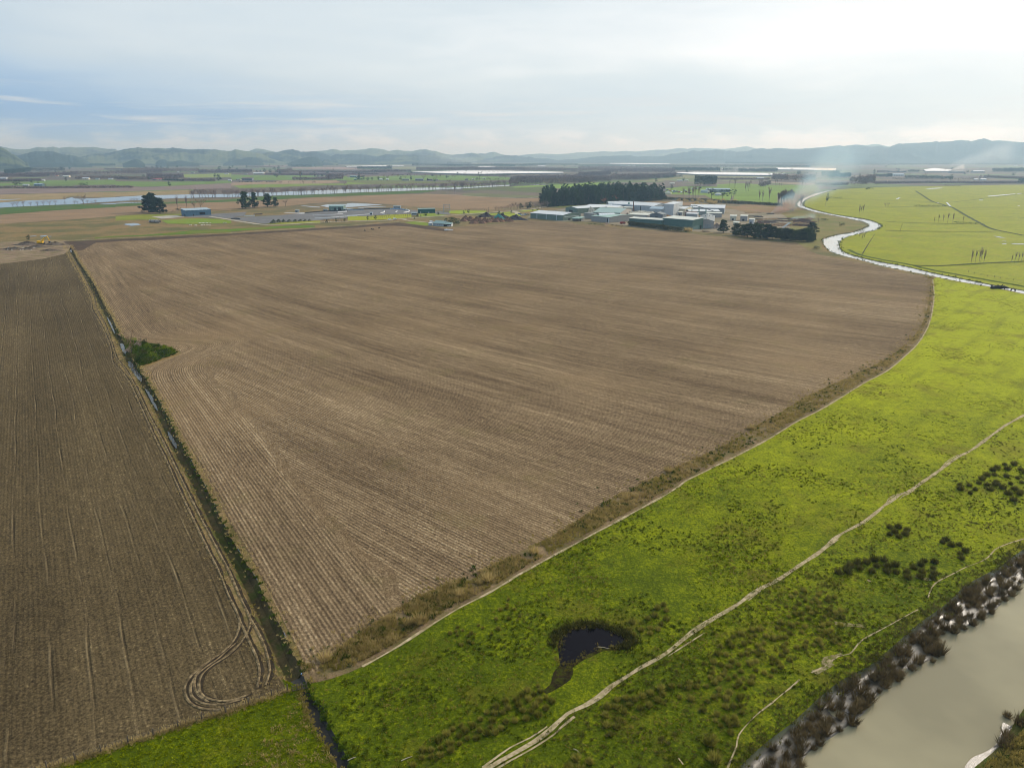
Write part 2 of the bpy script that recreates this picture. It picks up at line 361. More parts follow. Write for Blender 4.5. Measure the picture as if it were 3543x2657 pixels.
# the winding river beyond the field
def skirt(name, P, depth, mat):
    V = []; F = []
    for i, p in enumerate(P):
        r = 0.5 * noise.noise((p.x * .05, p.y * .05, 1)); V += [(p.x, p.y, 0.02), (p.x, p.y, -depth)]
    F = [(2 * i, 2 * i + 1, 2 * i + 3, 2 * i + 2) for i in range(len(P) - 1)]
    return tag(link(name, npmesh(name, V, F), mat), kind='structure')
M['darkbank'] = soil('river_bank_earth', hexl(40, 36, 28), hexl(78, 66, 48), hexl(52, 58, 26), 0.5, 0.08, 0.9)
skirt('river_bank', RN, 1.0, M['darkbank']); skirt('river_bank', RFAR, 1.0, M['darkbank'])
M['bright_water'] = watermat('winding_river_water', (0.42, 0.41, 0.37), 0.10, 0.006, 0.7, 0.9)
patch('river', river_hole, -0.22, M['bright_water'])
# the broad muddy river in the near corner
patch('river', [Vector((p.x - 3.0, p.y + 1.0, 0)) for p in MUD] + near_hole[len(MUD):], -0.98, M['river_water'])
def mud_flat():
    n = 220; A = resample(MUD, n); B = resample(WAT, n); V = []; F = []; nc = 14
    for a, b in zip(A, B):
        for c in range(nc):
            f = c / (nc - 2); q = a.lerp(b, f); z = -0.84 - 0.10 * f + 0.20 * noise.noise((q.x * 0.16, q.y * 0.16, 0)) + 0.10 * noise.noise((q.x * 0.5, q.y * 0.5, 3))
            if c == 0: z = 0.0
            elif c == 1: z = -0.55
            elif c == nc - 1: z = -1.5
            V.append((q.x, q.y, z))
    for i in range(n - 1):
        for c in range(nc - 1): k = i * nc + c; F.append((k, k + 1, k + nc + 1, k + nc))
    me = npmesh('mud_flat', V, F, True)
    if me.polygons[0].normal.z < 0: me.flip_normals()
    return me
m, t = newmat('wet_mud')
n1 = t.noise(t.pos, 0.5, 6, 0.6); n2 = t.noise(t.pos, 5.0, 4, 0.7); z = t.sep(t.pos)[2]
t.put(t.b.inputs['Base Color'], t.mix(t.lin(z, -0.75, -0.2), t.mix(t.lin(n1, 0.35, 0.65), hexl(66, 58, 46), hexl(104, 94, 76)), hexl(70, 74, 34)))
t.put(t.b.inputs['Roughness'], t.lin(n1, 0.3, 0.7, 0.25, 0.5)); t.put(t.b.inputs['Specular IOR Level'], 0.9)
t.L(t.bump(n2, 0.5, 0.06), t.b.inputs['Normal']); M['mud'] = m
tag(link('mud_flat', mud_flat(), M['mud']), kind='structure')
# the far shore in the corner
FS = T('BR 1700,2000 1850,1659 1960,1570 2040,1500 2090,1400 2155,1300 2500,1000 2900,1000 2900,2000', -0.6)
m_ = soil('far_shore_turf', hexl(58, 62, 20), hexl(96, 88, 52), hexl(62, 84, 18), 0.7, 0.2, 1.4); M['shore'] = m_
patch('river_shore', FS, -0.6, m_); 
sm = ribbon('shore_mud', smooth([p + Vector((-0.3, 0.2, 0)) for p in FS[:5]], 1), 1.1, -0.86, M['mud'], wob=0.6)

# ------------------------------------------------------------------ the ploughed fields
D0 = DC[0]; DD = (DC[-20] - DC[0]).normalized(); DN = Vector((-DD.y, DD.x, 0))
if DN.x < 0: DN = -DN
BUSH = Q('BU', 620, 380); b_s = (BUSH - D0).dot(DN); b_t = (BUSH - D0).dot(DD)
def rowfield(name, main):
    m, t = newmat(name); p = t.sep(t.pos); x, y = p[0], p[1]
    dx = t.m('SUBTRACT', x, D0.x); dy = t.m('SUBTRACT', y, D0.y)
    s = t.m('ADD', t.m('MULTIPLY', dx, DN.x), t.m('MULTIPLY', dy, DN.y)); tau = t.m('ADD', t.m('MULTIPLY', dx, DD.x), t.m('MULTIPLY', dy, DD.y))
    if main:
        q = t.m('DIVIDE', t.m('SUBTRACT', tau, b_t), 21.0); g = t.m('EXPONENT', t.m('MULTIPLY', t.m('MULTIPLY', q, q), -1.0))
        s2 = t.m('SUBTRACT', s, t.m('MULTIPLY', g, 26.0))                               # the headland passes swing round the bush
        xs = t.m('ADD', x, 200.0); phi = t.m('SUBTRACT', t.m('ADD', y, t.m('MULTIPLY', x, 1.07)), t.m('MULTIPLY', t.m('MULTIPLY', xs, xs), 0.000485))
        u = t.m('MULTIPLY', phi, 0.72); wob = t.noise(t.pos, 0.02, 2); u = t.m('ADD', u, t.m('MULTIPLY', wob, 1.3))
        along = t.m('SUBTRACT', t.m('MULTIPLY', x, 0.70), t.m('MULTIPLY', y, 0.70))
        edge = t.m('ADD', 24.0, t.m('MULTIPLY', t.m('SUBTRACT', t.noise(t.pos, 0.03, 3), 0.5), 14.0))
        hd = t.lin(t.m('SUBTRACT', s2, edge), -1.5, 1.5, 1.0, 0.0)
        def pick(a, b): 
            nd = t.t.nodes.new('ShaderNodeMix'); t.L(hd, nd.inputs[0]); t.L(a, nd.inputs[2]); t.L(b, nd.inputs[3]); return nd.outputs[0]
        row = pick(u, s2); alo = pick(along, tau); gap = 0.84
    else:
        row = s; alo = tau; gap = 0.8
    wv = t.m('SINE', t.m('MULTIPLY', row, 2 * math.pi / gap))
    brk = t.noise(t.xyz(t.m('MULTIPLY', row, 1.1), t.m('MULTIPLY', alo, 0.12)), 1.0, 4, 0.65)
    lines = t.noise(t.xyz(t.m('MULTIPLY', row, 0.42), t.m('MULTIPLY', alo, 0.012)), 1.0, 5, 0.78)      # passes of the drill, lighter and darker
    bands = t.noise(t.xyz(t.m('MULTIPLY', row, 0.055), t.m('MULTIPLY', alo, 0.004)), 1.0, 3, 0.6)
    clod = t.noise(t.pos, 1.9, 5, 0.8); clod2 = t.noise(t.pos, 0.55, 5, 0.75); big = t.noise(t.pos, 0.012, 5, 0.6)
    h = t.m('ADD', t.m('MULTIPLY', wv, 0.22 if main else 0.08), t.m('ADD', t.m('MULTIPLY', clod, 1.1), t.m('MULTIPLY', t.m('ADD', brk, lines), 0.6)))
    v = t.m('MULTIPLY', t.lin(wv, -1, 1), 0.18 if main else 0.05)
    for sig, wt in ((brk, 0.35), (lines, 0.66 if main else 0.22), (bands, 0.36), (clod, 1.5), (clod2, 0.5), (big, 0.34)): v = t.m('ADD', v, t.m('MULTIPLY', t.m('SUBTRACT', sig, 0.5), wt))
    v = t.m('ADD', v, 0.42)
    if main: st = [(0.05, hexl(42, 32, 22)), (0.38, hexl(96, 79, 58)), (0.64, hexl(138, 116, 87)), (1.0, hexl(208, 186, 147))]
    else: st = [(0.04, hexl(36, 29, 18)), (0.38, hexl(79, 67, 46)), (0.64, hexl(111, 95, 67)), (1.0, hexl(196, 174, 130))]
    k = t.ramp(v, st)
    if main:
        gr = t.m('MULTIPLY', t.lin(t.noise(t.pos, 0.045, 6, 0.7), 0.56, 0.74), 0.35); k = t.mix(gr, k, hexl(104, 98, 50))
        k = t.mix(t.m('MULTIPLY', t.lin(t.noise(t.pos, 0.011, 3), 0.5, 0.7), 0.35), k, hexl(152, 126, 92))
    else:
        # paired wheel lines every few metres, one ragged and pale, one sunk and dark
        wl = t.m('FRACT', t.m('DIVIDE', t.m('ADD', s, t.m('MULTIPLY', t.noise(t.pos, 0.012, 2), 5.0)), 5.6)); rag = t.noise(t.xyz(t.m('MULTIPLY', s, 0.5), t.m('MULTIPLY', tau, 0.05)), 1.0, 4, 0.7)
        pl = t.m('MULTIPLY', t.lin(t.m('ABSOLUTE', t.m('SUBTRACT', wl, 0.30)), 0.015, 0.05, 1.0, 0.0), t.lin(rag, 0.46, 0.66))
        dk = t.m('MULTIPLY', t.lin(t.m('ABSOLUTE', t.m('SUBTRACT', wl, 0.36)), 0.015, 0.05, 1.0, 0.0), t.lin(rag, 0.44, 0.62))
        k = t.mix(t.m('MULTIPLY', pl, 0.30), k, hexl(172, 152, 116)); k = t.mix(t.m('MULTIPLY', dk, 0.5), k, hexl(40, 33, 25))
        h = t.m('ADD', h, t.m('SUBTRACT', t.m('MULTIPLY', pl, 0.5), t.m('MULTIPLY', dk, 0.7)))
    t.put(t.b.inputs['Base Color'], k); t.put(t.b.inputs['Roughness'], 0.95); t.put(t.b.inputs['Specular IOR Level'], 0.03)
    t.L(t.bump(h, 0.55, 0.30), t.b.inputs['Normal']); return m
M['stubble'] = rowfield('drilled_stubble', True); M['tilled'] = rowfield('dark_tilth', False)
CURVE = smooth(T('V 1985,592 2006,600 MR 1640,110 1632,200 1606,330 1556,440 1470,532 1320,632 1170,702 1010,777 860,850 700,945 540,1037 350,1150 170,1232 0,1312 BM 1900,-300 1620,-115 1400,-5 1250,68 1080,148 900,220 760,285 600,375 430,485 300,585 200,680 130,745'), 5)
e_r = offset(DC, -3.0)
if (e_r[10] - D0).dot(DN) < 0: e_r = offset(DC, 3.0)
bul = T('BU 215,140 300,190 400,215 520,232 650,258 800,285 940,318 1045,365 1060,400 1020,425 940,455 850,480 760,512 660,555 560,585 520,620 550,690')
i0 = di('BU', 215, 140); i1 = di('BU', 550, 690)
left_edge = e_r[4:i0] + smooth(bul, 3) + e_r[i1:-14]
far_edge = T('N6 745,160 940,125 1100,112 1700,75 2111,38 yB 1000,985 2212,933 yC 1000,868 2212,793 yD 700,742 980,722 1080,735 1500,785 1900,830 2212,790 yE 100,800 700,745 1300,680 1900,700 yF 0,1000 300,1020 700,1060 1100,1110 1500,1150 2212,1190 RF 0,985 400,1010 700,1050 1000,1080 1300,1110 1700,1140 1900,1150 R5 210,1175 330,1225 500,1262 700,1300 900,1345 1100,1395')
patch('ploughed_field', far_edge + CURVE[1:] + left_edge[::-1], 0.05, M['stubble'])
lf_edge = offset(DC, 4.2)
if (lf_edge[10] - D0).dot(DN) > 0: lf_edge = offset(DC, -4.2)
FENCE = T('BL 1835,903 1735,937 1587,988 1440,1043 1290,1083 1137,1133 980,1188 820,1233 645,1293 480,1343 300,1397 80,1470 -300,1590')
patch('tilled_field', T('N6 -900,390 0,270 180,247 350,227 560,196 705,205') + lf_edge[12:-6] + FENCE + T('BL -1200,1900'), 0.05, M['tilled'])
# strips of dead grass beside the ditch, the mown corner and the pasture
M['straw'] = soil('dead_grass', hexl(88, 72, 48), hexl(146, 122, 84), hexl(88, 88, 40), 0.5, 0.12, 2.2, bump=0.7, bdist=0.25)
patch('grass_verge', dl[2:] + lf_edge[::-1][:-8], 0.03, M['straw']); patch('grass_verge', dr[2:i0] + e_r[2:i0][::-1], 0.03, M['straw']); patch('grass_verge', dr[i1:] + e_r[i1:-10][::-1], 0.03, M['straw'])
def pasture(name, c_dark, c_mid, c_light, c_dry, tuft=1.0, grade=None):
    m, t = newmat(name)
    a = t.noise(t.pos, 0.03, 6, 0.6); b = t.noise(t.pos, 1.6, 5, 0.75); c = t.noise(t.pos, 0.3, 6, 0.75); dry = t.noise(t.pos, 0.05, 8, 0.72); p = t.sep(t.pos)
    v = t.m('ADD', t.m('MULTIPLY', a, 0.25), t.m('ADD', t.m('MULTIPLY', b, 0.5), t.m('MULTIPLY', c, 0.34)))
    if grade: v = t.m('ADD', v, t.m('ADD', t.m('MULTIPLY', t.lin(p[1], grade[0], grade[1]), 0.17), t.m('MULTIPLY', t.lin(p[0], -20, 110), 0.05)))      # yellower sward up the paddock, plus sunward brightening put into the colour
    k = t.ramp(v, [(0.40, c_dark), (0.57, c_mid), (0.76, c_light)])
    k = t.mix(t.m('MULTIPLY', t.lin(dry, 0.52, 0.66), 0.6), k, c_dry)
    streak = t.noise(t.xyz(t.m('MULTIPLY', t.m('ADD', p[0], p[1]), 0.012), t.m('MULTIPLY', t.m('SUBTRACT', p[1], p[0]), 0.09)), 1.0, 5, 0.7); k = t.mix(t.m('MULTIPLY', t.lin(streak, 0.5, 0.68), 0.35), k, tuple(0.62 * x for x in c_mid))
    t.put(t.b.inputs['Base Color'], k); t.put(t.b.inputs['Roughness'], 0.85); t.put(t.b.inputs['Specular IOR Level'], 0.04)
    h = t.m('ADD', t.m('MULTIPLY', b, 0.9), t.m('MULTIPLY', c, 1.4)); t.L(t.bump(h, 0.7 * tuft, 0.4), t.b.inputs['Normal']); return m, t
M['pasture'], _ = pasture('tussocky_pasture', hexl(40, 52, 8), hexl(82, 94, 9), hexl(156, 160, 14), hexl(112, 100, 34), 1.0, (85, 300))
M['far_pasture'], _ = pasture('smooth_pasture', hexl(100, 112, 14), hexl(142, 144, 18), hexl(176, 168, 36), hexl(144, 128, 48), 0.5)
TRACK1 = smooth(T('BM 20,815 200,775 300,745 430,692 640,577 830,452 1000,347 1150,272 1300,187 1450,97 MR 0,1450 120,1367 270,1292 470,1192 640,1102 820,992 960,922 1100,837 1230,757 1370,682 1480,592 1560,512 1620,412 1650,302 1658,202 1650,120'), 4)
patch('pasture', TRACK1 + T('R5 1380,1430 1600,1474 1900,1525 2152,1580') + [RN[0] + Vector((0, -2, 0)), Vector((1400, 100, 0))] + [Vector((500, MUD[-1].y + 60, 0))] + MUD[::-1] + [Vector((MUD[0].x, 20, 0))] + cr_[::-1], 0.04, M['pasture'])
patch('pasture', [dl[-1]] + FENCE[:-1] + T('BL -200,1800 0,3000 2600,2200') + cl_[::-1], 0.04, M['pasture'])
M['margin'] = soil('rough_margin', hexl(90, 74, 54), hexl(146, 123, 92), hexl(88, 88, 40), 0.5, 0.10, 1.6, bump=0.7, bdist=0.3)
patch('rough_margin', CURVE + [dr[-2]] + TRACK1[1:], 0.02, M['margin'])
M['track'] = soil('trodden_earth', hexl(146, 128, 98), hexl(200, 180, 146), hexl(104, 104, 46), 0.5, 0.35, 3.0, bump=0.3)
ribbon('path', TRACK1[6:], 0.55, 0.09, M['track'], wob=0.45, step=1.5)
TR2 = 'BM 900,1480 1170,1288 1310,1208 1450,1130 1540,1060 1640,970 1740,925 1830,870 1890,815 1960,770 2080,695 2212,620 BR 200,820 400,700 560,590 680,530 830,430 960,340 1050,260 1180,190 1300,100 1400,30 MR 1500,1428 1600,1358 1700,1288 1800,1218 1900,1163 2000,1088 2100,1018 2212,955 2500,800'
ribbon('path', T(TR2), 0.8, 0.09, M['track'], wob=0.4, step=1.5)
ribbon('path', T('BM 1000,1470 1230,1288 1420,1180 1560,1090 1600,1050 1680,985'), 0.34, 0.085, M['track'], wob=0.6, step=1.5)
ribbon('path', T('BM 1140,1288 1300,1170 1420,1110 1520,1045'), 0.26, 0.083, M['track'], wob=0.6, step=1.5)
for sp in ('BR 500,655 600,580 690,530', 'BR 1190,200 1310,100 1350,40 1440,5', 'BR 20,990 130,920 235,850', 'BR 860,420 950,355 1040,290', 'MR 1440,1478 1470,1452 1500,1440 1540,1415', 'MR 1695,1290 1740,1240 1800,1205 1870,1180'):
    ribbon('path', T(sp), 0.26, 0.08, M['track'], wob=0.7, step=1.5)
for sp in ('BR 330,1800 385,1640 430,1530 445,1460 540,1350 640,1270 700,1220 760,1175 810,1130', 'BR 880,1090 960,1050 1040,990 1110,975 1150,930 1190,890 1300,830 1390,780 1470,735 1520,710', 'BR 1580,640 1600,580 1640,540 1720,500 1810,455 1900,420 1950,385 1980,350 2060,315 2155,285 2400,200', 'BR 110,1640 80,1600'):
    ribbon('path', T(sp), 0.24, 0.08, M['track'], wob=0.6, step=1.5)
M['drymud'] = soil('dried_mud', hexl(112, 100, 70), hexl(164, 148, 112), hexl(92, 98, 26), 0.9, 0.6, 3.0)
for sp, wd in (('BR 960,1050 980,1010 1060,975', 1.2), ('BR 890,1085 960,1055 1000,1030', 0.8), ('BR 1020,790 1100,800 1190,805', 0.8), ('BR 1220,530 1240,540', 0.9), ('BR 1500,510 1560,530 1620,525', 0.7)):
    ribbon('dry_mud_patch', T(sp), wd, 0.075, M['drymud'], wob=0.9, step=1.0)
# wheel tracks in the dark field
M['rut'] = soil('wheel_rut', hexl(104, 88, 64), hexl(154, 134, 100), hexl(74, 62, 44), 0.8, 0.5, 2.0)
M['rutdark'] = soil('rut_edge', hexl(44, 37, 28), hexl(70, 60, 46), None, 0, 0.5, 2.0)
ruts = ['P1 60,130 85,180 130,270 180,370 210,440 217,500 260,570 300,650 325,710 340,770 347,830 370,862 400,890 460,970 530,1120 575,1220 620,1320 700,1480 780,1659 BL 1325,0 1400,150 1460,300 1520,420 1530,480 1500,570 1430,650 1300,740 1220,810 1180,880 1190,950 1240,1000 1330,1022 1450,1017 1600,972',
        'P1 75,130 110,190 170,300 215,390 235,440 242,490 275,550 300,595 335,690 370,800 400,845 430,880 500,1000 570,1150 650,1300 720,1440 825,1659 BL 1385,0 1450,120 1530,300 1590,430 1590,500 1540,590 1450,680 1330,760 1280,820 1270,890 1300,940 1400,970 1500,960 1590,925',
        'BL 1515,420 1560,520 1605,620 1640,700 1655,780 1640,890', 'BL 1590,430 1640,520 1690,630 1715,720 1720,790 1695,870',
        'BL 1500,600 1400,690 1290,770 1235,830 1215,890 1230,945 1300,985 1420,990 1560,950', 'BL 1330,720 1250,800 1240,870 1265,930 1330,975']
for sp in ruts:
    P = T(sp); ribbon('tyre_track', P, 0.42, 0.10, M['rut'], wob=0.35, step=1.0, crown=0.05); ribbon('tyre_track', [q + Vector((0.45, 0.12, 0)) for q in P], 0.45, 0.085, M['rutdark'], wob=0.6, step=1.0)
# the dark pond in the pasture with its boggy tail
M['bog'] = soil('boggy_ground', hexl(22, 18, 14), hexl(58, 48, 26), hexl(60, 66, 16), 0.7, 0.35, 1.6)
PONDP = smooth(T('BM 1585,560 1595,515 1635,480 1700,458 1780,450 1850,462 1930,490 1985,515 2000,550 1960,575 1900,580 1830,590 1760,620 1700,650 1650,680 1605,690 1590,640'), 1.5, True)
cpo = sum(PONDP, Vector()) / len(PONDP)
patch('boggy_ground', [cpo + (q - cpo) * (1.06 + 0.20 * noise.noise((q.x * .3, q.y * .3, 0))) + Vector((0.6, -0.5, 0)) for q in PONDP], 0.06, M['bog'])
patch('pond', PONDP, 0.075, watermat('pond_water', (0.004, 0.003, 0.006), 0.2, 0.01, 1.0, 0.12))
ribbon('boggy_ground', T('BM 1640,670 1625,720 1590,770 1550,810 1500,840'), 1.7, 0.065, M['bog'], wob=0.8, step=1)
# ------------------------------------------------------------------ hills
M['hill'] = None
def hillmat(name, grass, bush, amt, scale):
    m, t = newmat(name); a = t.noise(t.pos, scale, 8, 0.62); b = t.noise(t.pos, scale * 9, 4, 0.6)
    v = t.m('ADD', t.m('MULTIPLY', a, 0.75), t.m('MULTIPLY', b, 0.25))
    k = t.mix(t.lin(v, amt - 0.03, amt + 0.03), grass, bush); k = t.mix(t.m('MULTIPLY', t.lin(b, 0.4, 0.7), 0.35), k, tuple(0.6 * x for x in grass))
    t.put(t.b.inputs['Base Color'], k); t.put(t.b.inputs['Roughness'], 1.0); t.put(t.b.inputs['Specular IOR Level'], 0.05)
    t.L(t.bump(b, 0.5, 6.0), t.b.inputs['Normal']); return m
HG, HB = (0.115, 0.135, 0.06), (0.012, 0.022, 0.02)
def hills(name, prof, dc, db, mat, spur=1.0, seed=0, freq=520.0, thick=0.55, rough=4.0):
    pts = [px(f, float(a), float(b)) for f, a, b in _tok(prof)]; pts.sort(); xs = np.array([p[0] for p in pts]); ys = np.array([p[1] for p in pts])
    n = max(12, int((xs[-1] - xs[0]) / 3.2)); X = np.linspace(xs[0], xs[-1], n); Y = np.interp(X, xs, ys); nr = 26; nb = 7; V = []; F = []
    for i, (x, y) in enumerate(zip(X, Y)):
        r = ray(x, y); hl = math.hypot(r.x, r.y); ux, uy = r.x / hl, r.y / hl
        fade = min(1, i / 6, (n - 1 - i) / 6)
        zc = max(2.0, CAMH + dc * r.z / hl) + rough * noise.noise((x * 0.11, seed, 0)) * 1.5
        for k in range(nr + nb):
            t = k / (nr - 1) if k < nr else 1 + (k - nr + 1) / nb
            d = db + (dc - db) * t if t <= 1 else dc + (dc - db) * thick * (t - 1)
            gx, gy = ux * d, uy * d
            if t <= 1:
                rd = noise.ridged_multi_fractal((gx / freq + seed, gy / freq, seed * 1.7), 0.9, 2.1, 4, 1.0, 2.0) * 0.5
                f1 = noise.fractal((gx / (freq * 2.4), gy / (freq * 2.4), seed + 5.0), 1.0, 2.0, 3)
                e = 4 * t * (1 - t)
                hgt = zc * min(1.02, max(0.0, t ** 1.15 + spur * e * (0.62 * (rd - 0.62) + 0.30 * f1) * min(1, t * 3)))
                hgt = min(hgt, CAMH + (zc - CAMH) * (0.25 + 0.75 * t)) if zc > CAMH and t > .5 else hgt
            else: hgt = zc * max(0.0, 1 - (t - 1)) ** 1.2
            V.append((gx, gy, hgt * (1 if t < 1 else 1) - (1.0 if k in (0, nr + nb - 1) else 0)))
    w = nr + nb
    for i in range(n - 1):
        for k in range(w - 1): a = i * w + k; F.append((a, a + w, a + w + 1, a + 1))
    me = npmesh(name, V, F, True)
    if me.polygons[len(F) // 2].normal.z < 0: me.flip_normals()
    return tag(link(name, me, mat), kind='structure')
def _tok(spec):
    f = None
    for tok in spec.split():
        if ',' in tok: a, b = tok.split(','); yield f, a, b
        else: f = tok
mA = hillmat('hill_country', HG, HB, 0.53, 0.0016); mB = hillmat('wooded_hill', HG, HB, 0.44, 0.0022); mC = hillmat('bush_hill', (0.07, 0.09, 0.04), (0.02, 0.034, 0.02), 0.36, 0.003)
hills('hills', 'S -700,500 -300,512 zA 0,150 220,195 380,210 560,205 720,160 880,175 1000,155 1130,180 1340,160 1460,175 1780,160 2050,200 2212,200 zB 60,240 500,290', 11500, 9600, mA, 0.8, 1.0)
hills('hills', 'zA 1100,470 1500,360 1650,325 1870,275 2000,290 2212,245 zB 60,235 180,200 430,170 560,182 700,190 820,180 960,195 1060,182 1100,172 1140,180 1300,200 1450,212 1600,203 1900,210 2130,240 zC 0,238 80,205 240,235 350,250 520,280 700,330 900,400 1100,470', 9000, 7700, mA, 1.1, 2.0)
hills('hills', 'zC 250,330 350,240 460,192 560,200 640,210 780,245 900,262 1060,240 1300,260 1500,250 1640,240 1820,230 1960,198 2100,235 zD 0,225 240,215 380,205 430,180 600,195 700,210 800,240 880,228 970,215 1070,235 1250,240 1400,212 1510,205 1640,240 1700,235 1780,270 1880,295 2020,315 2140,300 zE 0,300 180,270 300,300 440,400', 11800, 10200, mA, 1.0, 3.0)
hills('hills', 'zC 420,400 600,290 700,262 880,262 960,240 1060,218 1160,205 1260,230 1350,255 1500,250 1640,250 1760,285 1900,340 2000,300 2212,310 zD 0,300 90,285 180,300 350,308 590,345 680,320 770,298 850,310 1000,318 1250,310 1500,318 1700,340 1900,380 2212,430', 9300, 8200, mB, 1.1, 4.0)
hills('hills', 'zE 150,400 300,290 350,280 440,292 520,265 610,252 680,280 760,308 840,320 1000,380 1300,420', 12800, 11500, mA, 0.6, 5.0)
hills('hills', 'zE -300,400 300,400 580,370 640,345 800,325 900,315 920,330 1000,318 1130,342 1200,355 1280,345 1400,375 1640,378 1800,408', 11200, 10200, mB, 0.7, 6.0)
hills('hills', 'zE 900,400 1100,322 1300,300 1500,288 1800,300 2000,290 2180,270 zF 100,260 180,265 300,258 480,245 700,255 900,238 1100,250 1250,238 1500,215 1700,215 1950,183 2100,200 2212,180 zG 300,190 600,200 800,180 950,155 1020,148 1160,185 1500,260 2212,230 zH 400,110 560,72 700,55 800,80 1000,110', 15500, 13500, mA, 0.5, 7.0)
hills('hills', 'zE 1500,440 2000,400 zF 0,390 300,350 700,330 1000,320 1130,350 1300,338 1500,345 1650,330 1790,290 1880,288 2020,258 2100,256 2140,240 2190,222 zG 0,225 60,238 130,240 220,225 290,225 350,228 430,205 480,215 560,225 640,235 700,228 760,240 820,255 1030,240 1100,220 1160,200 1330,183 1390,200 1430,200 1500,195 1560,183 1640,185 1730,188 1800,195 1900,200 2050,198 2130,190 2212,190 zH 60,95 150,90 220,80 300,70 350,78 420,70 480,64 540,66 600,82 660,85 720,75 780,85 820,92 880,65 930,48 960,55 1050,48 1180,42 1280,35 1310,25 1330,35 1450,30 1560,15 1680,28 1740,10 1800,0 1840,10 1880,25 1970,20 2100,32 2212,40 2600,60 3300,40', 11200, 9600, mC, 0.9, 8.0, freq=800)
# nearer spurs on the left
hills('hills', 'zA -900,60 -400,120 0,165 60,185 100,210 160,240 230,295 330,350 450,440 560,500', 6400, 5300, hillmat('paddock_hill', (0.08, 0.10, 0.04), HB, 0.50, 0.003), 0.9, 9.0, freq=380)
hills('hills', 'zA 60,400 200,300 330,330 450,300 580,260 700,238 850,250 980,238 1080,270 1200,303 1330,315 1450,335 1650,420 1750,470', 8200, 6800, mC, 0.9, 10.0)
hills('hills', 'zB 130,480 220,450 300,415 390,393 450,410 520,450 560,490', 6900, 6400, mC, 0.5, 11.0, rough=1)
hills('hills', 'zB 760,470 820,420 900,402 960,405 1000,440 1100,440 1200,420 1300,425 1400,450 1600,480', 7300, 6800, mC, 0.5, 12.0, rough=1)
hills('hills', 'zB 2050,490 2212,430 zC 60,430 200,400 300,370 400,358 500,380 560,420 620,480', 7800, 7200, mC, 0.6, 13.0, rough=1)
hills('hills', 'zC 1080,480 1150,445 1250,410 1340,385 1400,368 1470,355 1560,355 1640,372 1700,400 1730,450 1750,485', 7400, 6900, mC, 0.4, 14.0, rough=2)
hills('hills', 'zC 1700,480 1780,400 1850,400 1950,440 2050,470', 7900, 7400, mB, 0.5, 15.0, rough=1)

# ------------------------------------------------------------------ haze
m = bpy.data.materials.new('haze'); m.use_nodes = True; t = NT(m.node_tree); t.t.nodes.clear()
pv = t.n('ShaderNodeVolumePrincipled'); pv.inputs['Density'].default_value = 0.000095; pv.inputs['Color'].default_value = (0.50, 0.76, 1.0, 1); pv.inputs['Absorption Color'].default_value = (1, 1, 1, 1); pv.inputs['Anisotropy'].default_value = 0.35
t.L(pv.outputs[0], t.n('ShaderNodeOutputMaterial').inputs['Volume'])
bm = bmesh.new(); box(bm, -24000, 24000, -16000, 24000, -3.0, 385)
tag(link('haze', bmmesh(bm, 'haze'), m), kind='stuff')

# ------------------------------------------------------------------ fields of the middle distance
fm = {}
def field(spec, col, z=0.10, var=0.18, green=None, rows=None, gap=6.0, name='field'):
    key = (col, green, rows, gap)
    if key not in fm:
        c = hexl(*col); fm[key] = soil('field_soil', tuple(x * (1 - var) for x in c), tuple(x * (1 + var) for x in c), hexl(*green) if green else None, 0.55, 0.012, 0.5, bump=0, rowdir=rows, rowgap=gap)
    return patch(name, T(spec), z, fm[key])
TAN, PINK, GRN, GRN2, OLV, ORCH, PALE = (148, 122, 92), (136, 118, 108), (104, 124, 58), (116, 132, 56), (108, 110, 64), (104, 88, 86), (160, 150, 128)
R40 = R(40)
field('yA -900,690 0,580 1100,490 2212,430 yB 500,400 1000,370 1800,332 2212,325 yC 160,318 900,285 1600,240 2212,225 yD 0,220 800,190 1500,172 2212,195 yE 300,228 900,252 1640,268 1680,385 1300,400 1000,420 600,470 0,485 yD 2212,470 1400,430 800,372 0,312 yC 2212,318 1500,360 1120,400 500,440 0,470 yB 2212,500 1830,480 1250,495 1000,520 470,560 0,585 yA 2212,600 1600,650 1200,680 600,715 0,745 -900,860', TAN, 0.12, rows=R(14), gap=9.0)
field('yD 1300,60 2212,150 yE 300,112 500,105 1000,130 1640,165 1640,205 1200,235 600,225 0,205 yD 2212,195 1500,172', (120, 104, 92), 0.13, green=(104, 108, 66), rows=R(-6), gap=12.0)
field('yE 0,175 400,165 900,190 1640,220 1640,240 1000,245 300,225 0,205', (112, 112, 76), 0.16)
field('zA -900,860 350,850 1000,800 1500,795 2212,790 zB 0,815 800,830 1500,825 2212,800 2212,850 1500,885 1000,910 500,925 340,915 0,900 zA 2212,880 1700,890 900,880 300,890 -900,960', GRN, 0.12, name='grass_field')
field('zA -900,990 0,960 600,955 1200,945 2212,945 zB 340,930 800,925 1200,905 2212,852 zC 0,845 400,830 0,900 zB 2212,950 1500,972 800,990 0,1022 zA 2212,1010 1500,1030 0,1062 -900,1080', PINK, 0.13, rows=R(8), gap=14)
field('zA -900,1100 0,1075 900,1050 2212,1025 zB 0,1035 800,1005 1440,985 1440,1062 800,1085 500,1095 0,1106 yA 2212,235 1800,245 1420,225 1280,235 1230,270 900,285 0,335 -900,350', (150, 128, 92), 0.13, green=(118, 112, 62))
field('zB 1290,680 1700,680 2212,665 2212,740 1500,750 1320,745', (126, 138, 66), 0.12, name='grass_field')
field('zC 0,690 600,705 1180,708 1570,710 1700,760 1180,795 430,800 0,790', GRN, 0.12, name='grass_field')
field('zC 0,850 430,830 1000,805 2000,800 2100,840 1700,865 400,877 100,895 0,905', (150, 126, 100), 0.14)
